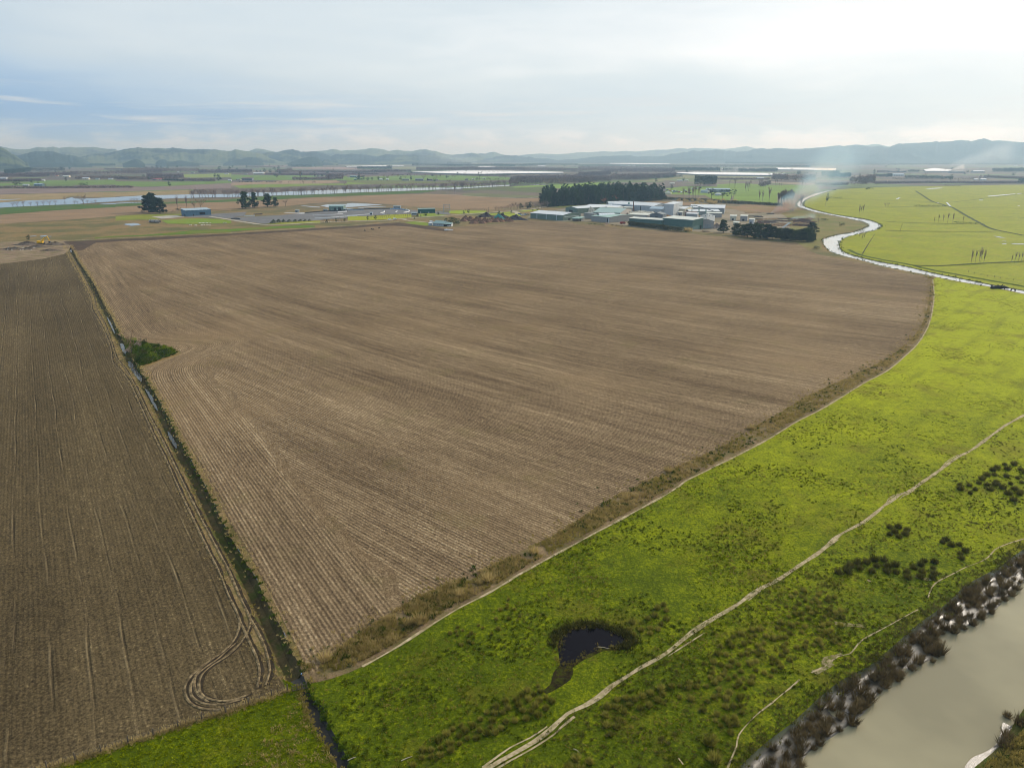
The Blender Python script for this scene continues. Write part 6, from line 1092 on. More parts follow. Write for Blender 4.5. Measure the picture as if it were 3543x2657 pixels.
# teal roofed house
A_, B_ = Q('yD', 1645, 782), Q('yD', 1838, 798); hs = bld('farm_house', 'white house with teal roof at the far field edge', A_, B_, 13, 3.4, 2.6, 'along', 'white', 'rteal', [('window', 'f', .12 + .17 * k, .18 + .17 * k, 1.5, 2.4, GLASS) for k in range(5)] + [('window', 'r', .3, .7, 1.2, 2.6, GLASS)])
bld('veranda', 'open veranda with teal roof joined to the white house', Q('yD', 1845, 798), Q('yD', 2000, 800), 10, 3.0, 1.4, 'along', 'white', 'rteal', [('opening', 'f', .05, .95, .1, 2.6, DARK)]); bld('garage', 'little white garage left of the teal roofed house', Q('yD', 1562, 780), Q('yD', 1620, 782), 6, 3, .5, 'shed', 'white', 'rwhite')
for x, y, h, lb in ((1990, 740, 9, 'dark round tree, left one behind the white house'), (2060, 755, 10, 'dark round tree, middle one behind the white house'), (2130, 765, 9, 'dark round tree, right one behind the white house'), (1900, 715, 6, 'low dark tree directly behind the white house roof')): plant('ever%d' % (x % 3), Q('yD', x, y), h, 'evergreen_tree', lb, sx=1.3)
# sheds by the go-kart track
bld('farm_shed', 'long blue grey shed with dark open bay beside the cypress pair', Q('yB', 1345, 603), Q('yB', 1832, 578), 18, 8.0, 1.6, 'shed', 'blue', 'rblue', [('opening', 'f', .545, .765, 1.2, 4.6, DARK), ('door', 'f', .29, .32, 0, 2.6, DARK), ('door', 'l', .3, .45, 0, 3.5, DARK), ('door', 'l', .1, .22, 0, 3.0, DARK)] + [('skylight', 'f', .02 + .16 * k, .05 + .16 * k, 7.6, 8.0, TRIM) for k in range(6)])
bld('pit_building', 'sage green shed with two dark doors at the go-kart track', Q('yC', 1875, 500), Q('yC', 2150, 500), 16, 6.8, 1.8, 'along', 'sage', 'rteal', [('door', 'f', .36, .5, .2, 4.8, DARK), ('door', 'f', .64, .84, .2, 5, DARK), ('door', 'f', .18, .21, .2, 3.4, TRIM), ('door', 'f', .53, .6, .2, 2.4, TRIM)])
bld('storage_building', 'long forest green building with vines at the track end', Q('yD', 1370, 545), Q('yD', 1690, 540), 9, 6.2, .4, 'shed', 'forest', 'rteal', [('door', 'f', .12, .16, 0, 2.2, TRIM), ('door', 'f', .6, .64, 0, 1.8, TRIM)])
for x0, x1, y, h, lb in ((890, 1030, 455, 3.4, 'grey glass control cabin at the far side of the track'), (1240, 1340, 580, 3.2, 'small white frame cabin before the forest green building'), (440, 492, 580, 3.4, 'white block hut in the middle of the track')): bld('track_cabin', lb, Q('yD', x0, y), Q('yD', x1, y), 4, h, .4, 'shed', 'white', 'rblue', [('window', 'f', .08, .92, 1.2, h - .5, GLASS)])
for x0, x1, y, lb in ((1225, 1292, 525, 'low grey trailer on the concrete at the track start'), (1760, 1845, 510, 'grey container left of the sage green shed'), (2150, 2215, 500, 'white frame cabin right of the sage green shed')): bld('container', lb, Q('yC', x0, y), Q('yC', x1, y), 4, 2.8, .2, 'shed', 'grey', 'rblue', [('door', 'f', .2, .4, .2, 2.2, DARK)])
BW = plain('white_barrier', hexl(226, 226, 224), .6, .08); BT = plain('dark_tyre', hexl(40, 42, 48), .9, .2); BR_ = plain('red_barrier', hexl(150, 60, 50), .6, .1)
def barrier(label, spec, h, mat, w_=.6): 
    P = smooth(T(spec), 3); o = ribbon('track_barrier', P, w_, .2, mat, kind='thing', wob=0, step=3); bm = bmesh.new(); bm.from_mesh(o.data); r = bmesh.ops.extrude_face_region(bm, geom=bm.faces[:]); [setattr(v.co, 'z', v.co.z + h) for v in r['geom'] if isinstance(v, bmesh.types.BMVert)]; bmesh.ops.recalc_face_normals(bm, faces=bm.faces); bm.to_mesh(o.data); bm.free(); return tag(o, label, 'barrier')
for lb, sp, h, mt in (('long dark tyre wall along the back of the track', 'yC 1420,545 1600,530 1850,512 2212,500 yD 0,490 330,475 600,465 830,462', 1.3, BT), ('white barrier block at the left start of the track', 'yC 1290,560 1400,553', 1.6, BW), ('white barrier below the sage green shed', 'yC 2040,535 2212,520', 1.6, BW), ('white kerb line across the track middle', 'yC 1560,590 1900,578 2140,560', .7, BW), ('white barrier along the track near side', 'yC 1600,650 1900,635 2212,612 yD 100,606 200,600', 1.1, BW), ('grey blue barrier in the back straight', 'yD 20,498 150,490 330,484', 1.6, plain('blue_barrier', hexl(120, 140, 160), .6)), ('curved white barrier in the right hairpin', 'yD 640,545 700,535 725,518 700,505', 1.2, BW), ('smaller white hairpin barrier inside the track', 'yD 930,525 965,512 950,500', .9, BW), ('white barrier at the far right bend', 'yD 1085,540 1150,530 1195,515 1190,500 1140,480', 1.3, BW), ('blue white barrier along the back bend', 'yD 835,468 950,470 1060,478 1120,490', 1.5, plain('pale_blue_barrier', hexl(150, 176, 196), .6)), ('white block barrier near the yellow grass', 'yD 680,568 720,566', 1.8, BW), ('long white barrier above the yellow grass', 'yD 0,600 200,588 420,572 480,568', 1.0, BW), ('dark tyre wall at the left end of the track', 'yC 430,575 600,570', 1.2, BT), ('row of pale blocks on the track left yard', 'yC 250,605 350,602 450,598', 1.3, BW), ('dark tyre row at the yard drain', 'yC 0,660 100,655 170,668', 1.3, BT)): barrier(lb, sp, h, mt)
# camouflage covered silage mounds
CAMO = soil('mottled_cover', hexl(50, 54, 38), hexl(112, 108, 84), None, 0, .5, .6)
for i, x in enumerate((815, 905, 1000, 1110, 1225, 1325, 1420, 1500)): heap('covered_mound', 'mottled olive covered mound in the row beside the track', Q('yC', x, 732 - i * 6), 5.5 - .35 * i, 4, 4.4 - .3 * i, CAMO, 60 + i, 'mounds beside the track', 'mound', rough=.4)
# saplings along the road
SPL = [('yC', x, y) for x, y in ((1770, 730), (1830, 735), (1880, 728), (1950, 722), (2010, 715), (2060, 712), (2110, 708), (2170, 705), (2200, 700))]
for i, q in enumerate(SPL): plant(('sapling', 'ever1', 'sapling')[i % 3], Q(*q), random.uniform(4.5, 7.5), 'young_tree', 'young tree in the thicket row beside the pale road', 'tree', 'young trees by the pale road')
for i in range(20): plant('sapling', Q('yD', 440 + i * 40, 655 - i * 2.6 - (i % 2) * 8), random.uniform(4, 6), 'orchard_sapling', 'thin leafless sapling planted in the yellow grass', 'tree', 'saplings in the yellow grass', sx=1.1)
for x, y, h, lb in ((395, 675, 6, 'dark shrubby tree, left of two at the yellow grass'), (550, 668, 6.5, 'dark shrubby tree, right of two at the yellow grass'), (1352, 615, 6, 'round dark tree before the white frame cabin'), (1500, 605, 7, 'round olive tree before the forest green building'), (1750, 585, 5.5, 'round tree right of the forest green building'), (1295, 660, 3, 'small round bush beside the road fork'), (1415, 610, 3, 'low round bush left of the olive tree')): plant('ever%d' % (x % 3), Q('yD', x, y), h, 'evergreen_tree', lb)
for x, y, h, lb in ((115, 545, 6, 'pale shrub tree on the roadside lawn'), (25, 555, 5, 'small shrub tree at the lawn left end'), (700, 570, 6, 'grey shrub tree on the works lawn'), (785, 568, 4, 'low shrub on the works lawn'), (935, 540, 4.5, 'brown round shrub at the works entrance'), (1120, 470, 11, 'dark pointed tree beside the road to the works'), (1245, 460, 12, 'pale leaved tree, left of the bright pair by the road'), (1290, 455, 13, 'pale leaved tree, right of the bright pair by the road'), (1350, 500, 3.5, 'low hedge bush at the works front'), (1440, 495, 4.5, 'second low bush at the works front')): plant('ever%d' % (x % 3), Q('yE', x, y), h, 'garden_tree', lb, sx=1.1)
for i, x in enumerate(range(640, 1640, 58)): plant(('willow%d' if i % 2 else 'round%d') % (i % 4), Q('yE', x, 498 - (x - 640) * .06), random.uniform(9, 14) if 900 < x < 1200 or x > 1350 else random.uniform(6, 9), 'bare_tree', 'purplish bare tree in the thicket north of the works road', 'tree', 'bare thicket by the works road', sx=1.2)
for i, x in enumerate(range(60, 480, 40)): plant('sapling', Q('yE', x, 500 - (i % 2) * 8), 5, 'lawn_sapling', 'small leafless tree on the bright roadside lawn', 'tree', 'saplings on the roadside lawn', sx=1.2)
# excavator, tank, rubble
ex = thing('excavator', 'yellow excavator working on the earth mound', 'excavator', Q('LF', 352, 1095), R(10)); YEL = plain('yellow_paint', hexl(226, 176, 20), .5, .12, 1); ex.scale = (1.45,) * 3
for y in (-1.1, 1.1):
    bm = bmesh.new(); n = 12; box(bm, -1.6, 1.6, y - .3, y + .3, .1, .75); [tube(bm, [(x, y - .3, .45), (x, y + .3, .45)], [.45, .45], 12) for x in (-1.6, 1.6)]; link('track', bmmesh(bm, 'track'), DARK, ex)
bm = bmesh.new(); box(bm, -2.2, 1.2, -1.25, 1.25, .95, 1.9); box(bm, -2.3, -1.0, -1.2, 1.2, 1.9, 2.3); link('house', bmmesh(bm, 'house'), YEL, ex); bm = bmesh.new(); box(bm, 0, 1.2, .3, 1.2, 1.9, 3.0); cb = link('cab', bmmesh(bm, 'cab'), YEL, ex); bm = bmesh.new(); box(bm, .1, 1.25, .36, 1.24, 2.15, 2.8); link('window', bmmesh(bm, 'window'), GLASS, cb)
bm = bmesh.new(); tube(bm, [(1.0, -.2, 1.7), (2.2, -.2, 4.0), (4.6, -.2, 5.2)], [.38, .42, .28], 6); link('boom', bmmesh(bm, 'boom'), YEL, ex); bm = bmesh.new(); tube(bm, [(4.3, -.2, 5.5), (5.2, -.2, 3.4), (5.5, -.2, 1.9)], [.32, .28, .18], 6); link('stick', bmmesh(bm, 'stick'), YEL, ex); bm = bmesh.new(); tube(bm, [(5.5, -.8, 1.5), (5.5, .4, 1.5)], [.6, .6], 10); link('bucket', bmmesh(bm, 'bucket'), plain('steel_bucket', hexl(70, 66, 62), .6), ex)
DUG = soil('dug_earth', hexl(62, 52, 44), hexl(140, 122, 102), None, 0, .25, 1.3, bump=.8, bdist=.4)
for x, y, rx, ry, h, lb in ((240, 1100, 13, 6, 3.2, 'dark dug earth mound left of the excavator'), (330, 1120, 14, 5, 1.8, 'brown earth mound under the excavator'), (470, 1100, 14, 7, 2.6, 'pale earth mound right of the excavator'), (120, 1140, 16, 4, 2.0, 'rubble bank in front of the excavator site'), (240, 1140, 9, 3, 1.8, 'stony heap in the middle of the rubble bank'), (430, 1150, 12, 3, 1.4, 'dark earth ridge at the tilled field end')): heap('earth_mound', lb, Q('LF', x, y), rx, ry, h, DUG, x, rough=.5)
g = random.Random(9)
for i in range(26): o = heap('rubble_stone', 'pale broken stone strewn along the rubble bank by the excavator', Q('LF', g.uniform(60, 290), g.uniform(1122, 1150)), g.uniform(.7, 1.5), g.uniform(.6, 1.1), g.uniform(.6, 1.1), M['concrete'], i, 'stones on the rubble bank', 'stone', rough=.6)
patch('earthworks', T('LF -100,1080 150,1072 400,1066 560,1064 610,1100 590,1140 545,1180 350,1222 180,1242 0,1266 -100,1270'), .07, soil('bare_earthworks', hexl(104, 84, 66), hexl(160, 138, 112), hexl(104, 100, 50), .5, .06, 1.0))
plant('ever2', Q('LF', 240, 1062), 6, 'evergreen_tree', 'small bright green tree behind the excavator')
for dx, lb, (r, L_) in ((0, 'white concrete pipe with dark mouth, right of the two', (1.9, 8)), (-42, 'stained concrete tank lying left of the white pipe', (1.9, 12))):
    t = thing('concrete_pipe', lb, 'pipe', Q('yB', 800 + dx * 1.6, 728 - (dx and 4)), R(-12)); bm = bmesh.new(); tube(bm, [(-L_ / 2, 0, r), (L_ / 2, 0, r)], [r, r], 16); link('barrel', bmmesh(bm, 'barrel'), M['concrete'], t); bm = bmesh.new(); tube(bm, [(L_ / 2 - .05, 0, r), (L_ / 2 + .06, 0, r)], [r * .82, r * .82], 16); link('mouth', bmmesh(bm, 'mouth'), DARK, t)
    for x in (-L_ * .3, L_ * .3): bm = bmesh.new(); tube(bm, [(x - .2, 0, r), (x + .2, 0, r)], [r * 1.06, r * 1.06], 16); link('collar', bmmesh(bm, 'collar'), RUST, t)
for x, y, n, lb in ((1440, 775, 6, 'small scatter of white debris, left of the three'), (1545, 780, 5, 'smallest scatter of white debris in the middle'), (1740, 778, 12, 'wide scatter of white debris on the grass'), (1720, 735, 16, 'heap of white and brown debris behind the grass mound'), (2100, 728, 5, 'single pale debris hump near the yard')):
    bm = bmesh.new(); g = random.Random(x)
    for k in range(n): a, b = g.uniform(-1, 1) * n * .55, g.uniform(-1.2, 1.2); box(bm, -.8, .8, -.5, .5, 0, .7, Matrix.Translation((a, b, 0)) @ Matrix.Rotation(g.uniform(0, 3), 4, 'Z') @ Matrix.Rotation(g.uniform(-.5, .5), 4, 'Y'))
    o = link('debris_scatter', bmmesh(bm, 'debris_scatter'), plain('white_debris', hexl(206, 200, 188), .8, .3, 1.0)); o.location = Q('yB', x, y); tag(o, lb, 'debris')
for x, y, s, lb in ((1915, 878, 1.8, 'white drum lying at the dark field edge, left one'), (2000, 875, 1.2, 'small white object at the dark field edge, right one')):
    bm = bmesh.new(); tube(bm, [(-1.6, 0, .5), (1.6, 0, .5)], [.5, .5], 10); tube(bm, [(-.2, 0, .5), (-.2, 0, 1.2)], [.15, .15], 6); o = link('water_trough', bmmesh(bm, 'water_trough'), BW); o.location = Q('yD', x, y); o.scale = (s,) * 3; tag(o, lb, 'trough')
for i, (x, y) in enumerate(((345, 880), (475, 852), (505, 858), (620, 832))): heap('field_clod', 'dark lump lying in the far ploughed field', Q('yD', x, y), 1.4, 1.1, 1.3, BT, i, 'dark lumps in the field', 'lump')
# gantry, poles
t = thing('steel_gantry', 'pale steel gantry frame beside the track road', 'gantry', Q('yD', 1912, 535)); bm = bmesh.new()
for x in (-5, 5):
    for y in (-1.5, 1.5): tube(bm, [(x, y, 0), (x, y, 12)], [.25, .25], 5)
for z in (4, 7, 9.5, 12): tube(bm, [(-5, -1.5, z), (5, -1.5, z)], [.22, .22], 5); tube(bm, [(-5, 1.5, z), (5, 1.5, z)], [.22, .22], 5)
link('frame', bmmesh(bm, 'frame'), STEEL, t)
def pole(f, x, y, h, lb):
    t = thing('power_pole', lb, 'pole', Q(f, x, y)); bm = bmesh.new(); tube(bm, [(0, 0, 0), (0, 0, h)], [.2, .14], 6); link('pole_shaft', bmmesh(bm, 'pole_shaft'), GD, t); bm = bmesh.new(); box(bm, -1.3, 1.3, -.08, .08, h - .9, h - .7); link('crossarm', bmmesh(bm, 'crossarm'), GD, t)
pole('yE', 2100, 440, 11, 'power pole in front of the pine plantation'); pole('yE', 1550, 440, 11, 'power pole at the road bend before the pines'); pole('yF', 210, 500, 10, 'power pole left of the low white roofed shed'); pole('yE', 500, 540, 9, 'power pole beside the roadside lawn'); pole('yD', 1170, 650, 9, 'power pole at the fork of the pale road'); pole('yH', 1820, 800, 14, 'leaning power pole right of the cypress hedge row')
# ------------------------------------------------------------------ the far plain: orchards, belts, canopies, houses
def belt(name, spec, depth, h, mat, seed, size=3.5, dens=1.0, gap=.25, kind='stuff', label=None, cat=None):
    P = resample(T(spec), 200); g = np.random.default_rng(seed); A = np.array([(p.x, p.y) for p in P]); L = sum((b - a).length for a, b in zip(P, P[1:]))
    n = int(min(9000, dens * (L * depth * .55 + L * h * 1.2) / size ** 2 * 3.2)); i = g.uniform(0, 198.99, n); k = i.astype(int); f = (i - k)[:, None]; base = A[k] * (1 - f) + A[k + 1] * f
    d = base / np.linalg.norm(base, axis=1)[:, None]; dep = g.uniform(0, 1, n); dep[: n // 2] **= 3; xy = base + d * (dep * depth)[:, None] + g.normal(0, 1.2, (n, 2))
    hh = np.array([h * (1 - gap + 2 * gap * (.5 + noise.fractal((q[0] * .035 + seed, q[1] * .035, 0), 1, 2, 3) * .7)) for q in xy]); z = hh * np.sqrt(g.uniform(.03, 1, n))
    V, F = quads(np.concatenate([xy, z[:, None]], 1), np.full(n, size), g, .3); o = link(name, npmesh(name, V, F), M[mat]); return tag(o, label, cat, kind=kind)
M['far_dark'] = leafmat('far_evergreen', hexl(34, 46, 34), hexl(66, 76, 52), .05, .1); M['far_purple'] = leafmat('far_orchard_twigs', hexl(98, 82, 80), hexl(132, 112, 104), .03, .1); M['far_brown'] = leafmat('far_bare_wood', hexl(106, 90, 80), hexl(140, 120, 104), .03, .1)
for i, (nm, sp, dp, h, mt) in enumerate((
    ('orchard', 'zA -500,750 0,745 500,742 900,725', 250, 13, 'far_purple'), ('woodland', 'zA 100,700 600,640 900,640 1250,640', 260, 20, 'far_dark'), ('orchard', 'zA -500,840 0,832 400,825 780,815', 120, 7, 'far_purple'), ('orchard', 'zA -500,960 0,958 1000,955 2212,945 zB 330,945', 45, 4.5, 'far_purple'),
    ('woodland', 'zA 900,720 1200,720 1500,700 2212,690 zB 400,680 900,660', 260, 14, 'far_purple'), ('woodland', 'zA 1450,780 1900,775 2212,770 zB 300,790 700,790 1200,800', 130, 9, 'far_brown'), ('orchard', 'zB 600,740 1000,750 1300,755', 220, 11, 'far_purple'), ('shelterbelt', 'zB 1300,810 1600,815 1900,825', 60, 8, 'far_brown'), ('shelterbelt', 'zB 900,805 1300,815', 30, 5, 'far_dark'),
    ('woodland', 'zB 150,650 600,640 1000,655 1600,650', 200, 20, 'far_brown'), ('orchard', 'zB 1590,660 1750,662 1930,660', 200, 14, 'far_purple'), ('shelterbelt', 'zA 1700,530 2050,530 2212,530', 120, 20, 'far_dark'), ('orchard', 'zA 2000,600 2212,600 zB 300,600', 120, 9, 'far_brown'), ('woodland', 'zB 1400,480 1700,500 1950,505', 150, 18, 'far_dark'),
    ('orchard', 'zB 1930,660 2212,655 zC 400,655', 200, 14, 'far_purple'), ('orchard', 'zC 880,650 1000,655 1170,640', 200, 15, 'far_brown'), ('shelterbelt', 'zC 1150,552 1350,552 1540,550', 25, 20, 'far_dark'), ('shelterbelt', 'zC 300,545 700,545 1000,535', 60, 6, 'far_brown'), ('orchard', 'zC 1180,640 1700,640 2212,650 zD 500,640', 130, 6, 'far_brown'), ('orchard', 'zC 620,690 1200,700 1700,700 2212,700', 130, 4, 'far_purple'),
    ('woodland', 'zC 1180,795 1500,798 1800,795 2140,775', 60, 9, 'far_purple'), ('woodland', 'zC 1830,760 2000,765 2150,760', 120, 13, 'far_purple'), ('woodland', 'zD 200,588 500,590 860,592', 130, 16, 'far_dark'), ('orchard', 'zD 480,640 900,640 1230,640', 150, 10, 'far_purple'), ('woodland', 'zD 1330,615 1700,620 2212,612', 330, 16, 'far_purple'),
    ('woodland', 'zE 0,612 600,615 1200,618', 300, 18, 'far_purple'), ('woodland', 'zE 1100,625 1600,632 2212,650 zF 600,650', 360, 18, 'far_purple'), ('shelterbelt', 'zD 0,680 600,690', 40, 5, 'far_purple'), ('shelterbelt', 'zD 2060,700 2212,705 zE 400,712 930,715', 20, 6, 'far_dark'), ('shelterbelt', 'zE 460,690 930,692', 18, 5, 'far_dark'),
    ('woodland', 'zE 900,890 1200,890 1500,880 1950,880', 130, 17, 'far_brown'), ('woodland', 'zE 930,830 1300,800 1700,790 2212,780', 80, 15, 'far_purple'), ('woodland', 'zE 1900,865 2212,860 zF 300,835 640,830', 220, 17, 'far_purple'), ('woodland', 'zF 640,800 900,800 1350,790', 230, 18, 'far_purple'), ('woodland', 'zF 1250,780 1500,770 1870,740', 180, 15, 'far_purple'), ('woodland', 'zF 0,740 400,720 620,700', 200, 16, 'far_purple'),
    ('woodland', 'zF 500,660 1000,660 1500,665 1850,660', 480, 18, 'far_purple'), ('woodland', 'zF 0,600 700,590 1400,600 2212,610', 500, 16, 'far_purple'), ('woodland', 'zF 0,545 700,540 1500,545 2212,550', 500, 16, 'far_dark'), ('woodland', 'zF 1800,620 2212,625 zG 500,630', 300, 18, 'far_dark'),
    ('woodland', 'zE 0,540 600,530 1000,545', 260, 18, 'far_dark'), ('woodland', 'zE 600,530 1100,540 1600,520 2212,530', 400, 20, 'far_dark'), ('woodland', 'zD 1250,530 1700,530 2212,540', 260, 18, 'far_dark'), ('shelterbelt', 'zD 1920,510 2212,515 zE 170,510', 60, 28, 'far_dark'), ('woodland', 'zD 0,470 300,470 600,465', 200, 20, 'far_dark'),
    ('woodland', 'zG 0,560 700,560 1400,555 2212,570', 420, 20, 'far_dark'), ('woodland', 'zG 550,635 1000,640 1600,640', 260, 16, 'far_dark'), ('woodland', 'zG 1500,800 1800,825 2212,830 zH 60,450', 60, 21, 'far_brown'), ('woodland', 'zG 600,490 1200,500 2212,510', 500, 20, 'far_dark'),
    ('woodland', 'zH 0,290 600,285 1300,280 2212,285 3000,290', 420, 20, 'far_dark'), ('woodland', 'zH 0,265 600,262 1300,258 2212,262 3000,262', 500, 18, 'far_dark'), ('shelterbelt', 'zH 410,490 500,490 670,478', 35, 27, 'far_brown'), ('woodland', 'zH 120,410 200,410 300,400', 120, 24, 'far_dark'), ('woodland', 'zH 300,400 400,395 420,400', 120, 14, 'far_dark'), ('orchard', 'zH 60,480 250,485 400,480', 60, 6, 'far_brown'), ('orchard', 'zH 670,468 1100,462 1700,465 2212,460', 90, 5, 'far_purple'), ('woodland', 'zH 980,410 1250,415 1480,420', 60, 10, 'far_dark'),
    ('shelterbelt', 'zH 1015,348 1130,348', 60, 12, 'far_dark'), ('woodland', 'zH 1880,350 2000,350 2212,345 2500,340', 180, 20, 'far_dark'), ('orchard', 'zH 1800,400 2212,420', 150, 6, 'far_brown'), ('woodland', 'zH 680,400 800,400 850,398', 60, 12, 'far_dark'), ('woodland', 'zH 2150,465 2300,465', 60, 14, 'far_dark'), ('orchard', 'zH 700,350 850,345 1000,348', 150, 7, 'far_brown'), ('orchard', 'zG 400,790 900,790 1450,790', 120, 4, 'far_purple'), ('shelterbelt', 'zG 1240,925 1300,925 1460,880', 30, 10, 'far_brown'))):
    belt(nm, sp, dp, h, mt, 100 + i)
belt('pine_wood', 'zG 10,920 200,925 430,915', 90, 27, 'far_dark', 190, size=2.6, dens=1.5, gap=.2, kind='thing', label='small dark pine wood in the pasture behind the works', cat='wood')
g = random.Random(77)
def far_spot():
    while True:
        a = g.uniform(-36.5, 36.5); d_ = math.exp(g.uniform(math.log(2000), math.log(7000))); x, y = math.sin(R(a)) * d_, math.cos(R(a)) * d_
        if a > 15 and d_ < 3000: continue
        if a < 8 and d_ < 2250: continue
        return Vector((x, y, 0))
for i in range(46):                             # thin hedgerows between the far fields
    c = far_spot(); a = g.choice((0.15, 0.22, -0.1, 1.1)) + g.uniform(-.15, .15); L = g.uniform(90, 330); e = Vector((math.cos(a), math.sin(a), 0)) * L * .5; P = [c - e, c + e]; n = int(L * 1.6); r_ = np.random.default_rng(500 + i); u = r_.uniform(0, 1, (n, 1)); h_ = g.uniform(4, 13)
    A = np.array(P[0])[None] * (1 - u) + np.array(P[1])[None] * u + r_.normal(0, 1.5, (n, 3)); A[:, 2] = h_ * np.sqrt(r_.uniform(.02, 1, n)) * r_.uniform(.6, 1, n); V, F = quads(A, np.full(n, 3.0), r_, .2)
    tag(link('shelterbelt', npmesh('shelterbelt', V, F), M[g.choice(('far_dark', 'far_purple', 'far_brown'))]), kind='stuff')
for i in range(150): plant(g.choice(('ever0', 'ever1', 'ever2', 'round0', 'round2', 'willow1', 'gum1')), far_spot(), g.uniform(8, 20), 'tree', 'small tree scattered among the far fields and orchards', 'tree', 'scattered trees on the far plain', sx=g.uniform(.9, 1.5))
# trees that stand out on the plain
FT = [('ever', 'zA', x, y, h, 'dark tree among the far houses left of the big dome bush', 'far trees at left') for x, y, h in ((930, 720, 15), (1060, 650, 14), (1270, 710, 13), (740, 880, 9), (90, 620, 14), (500, 700, 14), (1180, 620, 26), (1340, 600, 20))] + \
     [('ever', 'zB', x, y, h, 'dark evergreen standing on the far village edge', 'far trees of the village') for x, y, h in ((120, 620, 14), (590, 600, 22), (700, 580, 20), (790, 580, 26), (880, 590, 24), (1000, 580, 22), (1060, 620, 14), (1250, 640, 20), (1990, 620, 30), (2180, 620, 28), (210, 750, 9), (820, 650, 10), (970, 760, 8), (1180, 560, 20), (450, 600, 18))] + \
     [('ever', 'zC', x, y, h, 'dark round tree in the cluster before the far hills', 'far tree cluster') for x, y, h in ((20, 560, 22), (110, 620, 20), (490, 655, 15), (560, 655, 16), (640, 650, 22), (750, 655, 22), (830, 600, 20), (860, 655, 18), (910, 590, 26), (440, 515, 22), (735, 525, 16))]
for kk, f, x, y, h, lb, gp in FT: plant('ever%d' % (x % 3), Q(f, x, y), h, 'evergreen_tree', lb, 'tree', gp, sx=1.2)
for f, x, y, h, key, s, lb in (('zB', 1900, 740, 17, 'ever0', 1.0, 'dark round tree, left half of the pair by the far white house'), ('zB', 1980, 820, 26, 'ever1', 1.0, 'dark tall tree, right half of the pair by the far white house'), ('zC', 1330, 790, 33, 'brown0', 1.5, 'big brown poplar block in the far green field'), ('zC', 1600, 730, 11, 'ever1', 1.3, 'low dark tree, left of the far field row'), ('zC', 1665, 730, 8, 'ever2', 1.5, 'low dark tree, second of the far field row'), ('zC', 1740, 728, 12, 'ever0', 1.4, 'dark tree, third of the far field row'), ('zC', 1830, 735, 14, 'ever1', 1.1, 'dark tree at the left end of the far purple grove'), ('zD', 240, 795, 22, 'pine0', 1.4, 'pointed dark tree, tallest at the far homestead'), ('zD', 310, 797, 19, 'ever2', 1.4, 'broad dark tree in the far homestead'), ('zD', 400, 800, 13, 'ever0', 1.5, 'low dark tree right of the broad one at the homestead'), ('zD', 480, 800, 12, 'ever1', 1.4, 'dark tree in the middle of the homestead row'), ('zD', 610, 795, 14, 'ever2', 1.2, 'dark tree beside the white homestead shed'), ('zD', 710, 795, 12, 'ever0', 1.2, 'dark tree right of the white homestead shed'), ('zD', 775, 790, 20, 'round1', 1.2, 'bare round tree at the right of the homestead'), ('zD', 1030, 800, 14, 'ever1', 1.2, 'dark tree left of the far grey farmhouse'), ('zD', 1230, 790, 17, 'pine1', .9, 'slim dark tree right of the far grey farmhouse'), ('zD', 1120, 770, 11, 'round2', 1.6, 'bare trees above the far grey farmhouse'), ('zE', 330, 765, 26, 'gum0', .9, 'tall open pine with trunk below the white canopy'), ('zE', 275, 795, 10, 'ever0', 1.5, 'dark bush under the tall open pine'), ('zE', 480, 750, 11, 'round3', 1.0, 'bare tree right of the tall open pine'), ('zE', 720, 790, 20, 'willow1', 1.0, 'hazy bare tree before the far green field'), ('zE', 1620, 930, 26, 'round1', 1.3, 'big bare tree left of the pine plantation'), ('zE', 1890, 960, 28, 'round2', 1.2, 'big bare tree just behind the left pines'), ('zF', 2010, 810, 12, 'ever0', 1.4, 'dark tree before the small white house past the pines'), ('zF', 1790, 970, 13, 'ever1', 1.0, 'grey dark tree right behind the pine plantation'), ('zH', 670, 370, 26, 'ever2', .8, 'tall dark tree above the poplar block'), ('zH', 1455, 425, 22, 'ever0', 1.0, 'grey round tree by the far pink building'), ('zH', 1750, 470, 30, 'poplar1', 1.2, 'tall bare poplar at the far right roadside'), ('zH', 1530, 465, 22, 'poplar2', .9, 'hazy bare poplar left of the tall roadside one'), ('zH', 800, 480, 17, 'poplar3', 1.1, 'bare tree beyond the river rim, left side'), ('zH', 770, 395, 20, 'poplar0', 1.2, 'hazy poplar over the far glasshouse'), ('zB', 275, 815, 17, 'round0', .9, 'brown bare tree at the left green field edge'), ('zB', 635, 795, 12, 'ever1', 1.0, 'dark tree left of the red roofed house')): plant(key, Q(f, x, y), h, 'tree', lb, sx=s)
for i, (f, x, y, h) in enumerate((('zC', 920, 865, 9), ('zC', 945, 865, 9), ('zC', 967, 865, 9), ('zC', 1100, 862, 8), ('zC', 1145, 862, 7), ('zC', 1560, 862, 9), ('zC', 1585, 862, 10), ('zC', 1608, 862, 9), ('zC', 1380, 880, 14), ('zC', 1325, 868, 7))): plant('willow%d' % (i % 4), Q(f, x, y), h, 'bare_tree', 'small bare tree in the far tan field', 'tree', 'bare trees in the far tan field')
for i, (f, x, y, h) in enumerate((('zD', 860, 735, 13), ('zD', 890, 730, 11), ('zD', 980, 745, 15), ('zD', 1300, 725, 15), ('zD', 1340, 720, 13), ('zD', 1495, 740, 17), ('zD', 1680, 750, 17), ('zD', 1715, 775, 20), ('zD', 2020, 750, 18), ('zD', 2070, 765, 14), ('zD', 1790, 755, 7), ('zE', 780, 760, 18), ('zE', 825, 770, 18))): plant('round%d' % (i % 4), Q(f, x, y), h, 'bare_tree', 'hazy bare tree in the far green field below the canopies', 'tree', 'bare trees in the far green field')
shrub('dark', Q('zA', 1600, 905), 19, 'big dark dome shaped bush on the far plain', sz=.75)
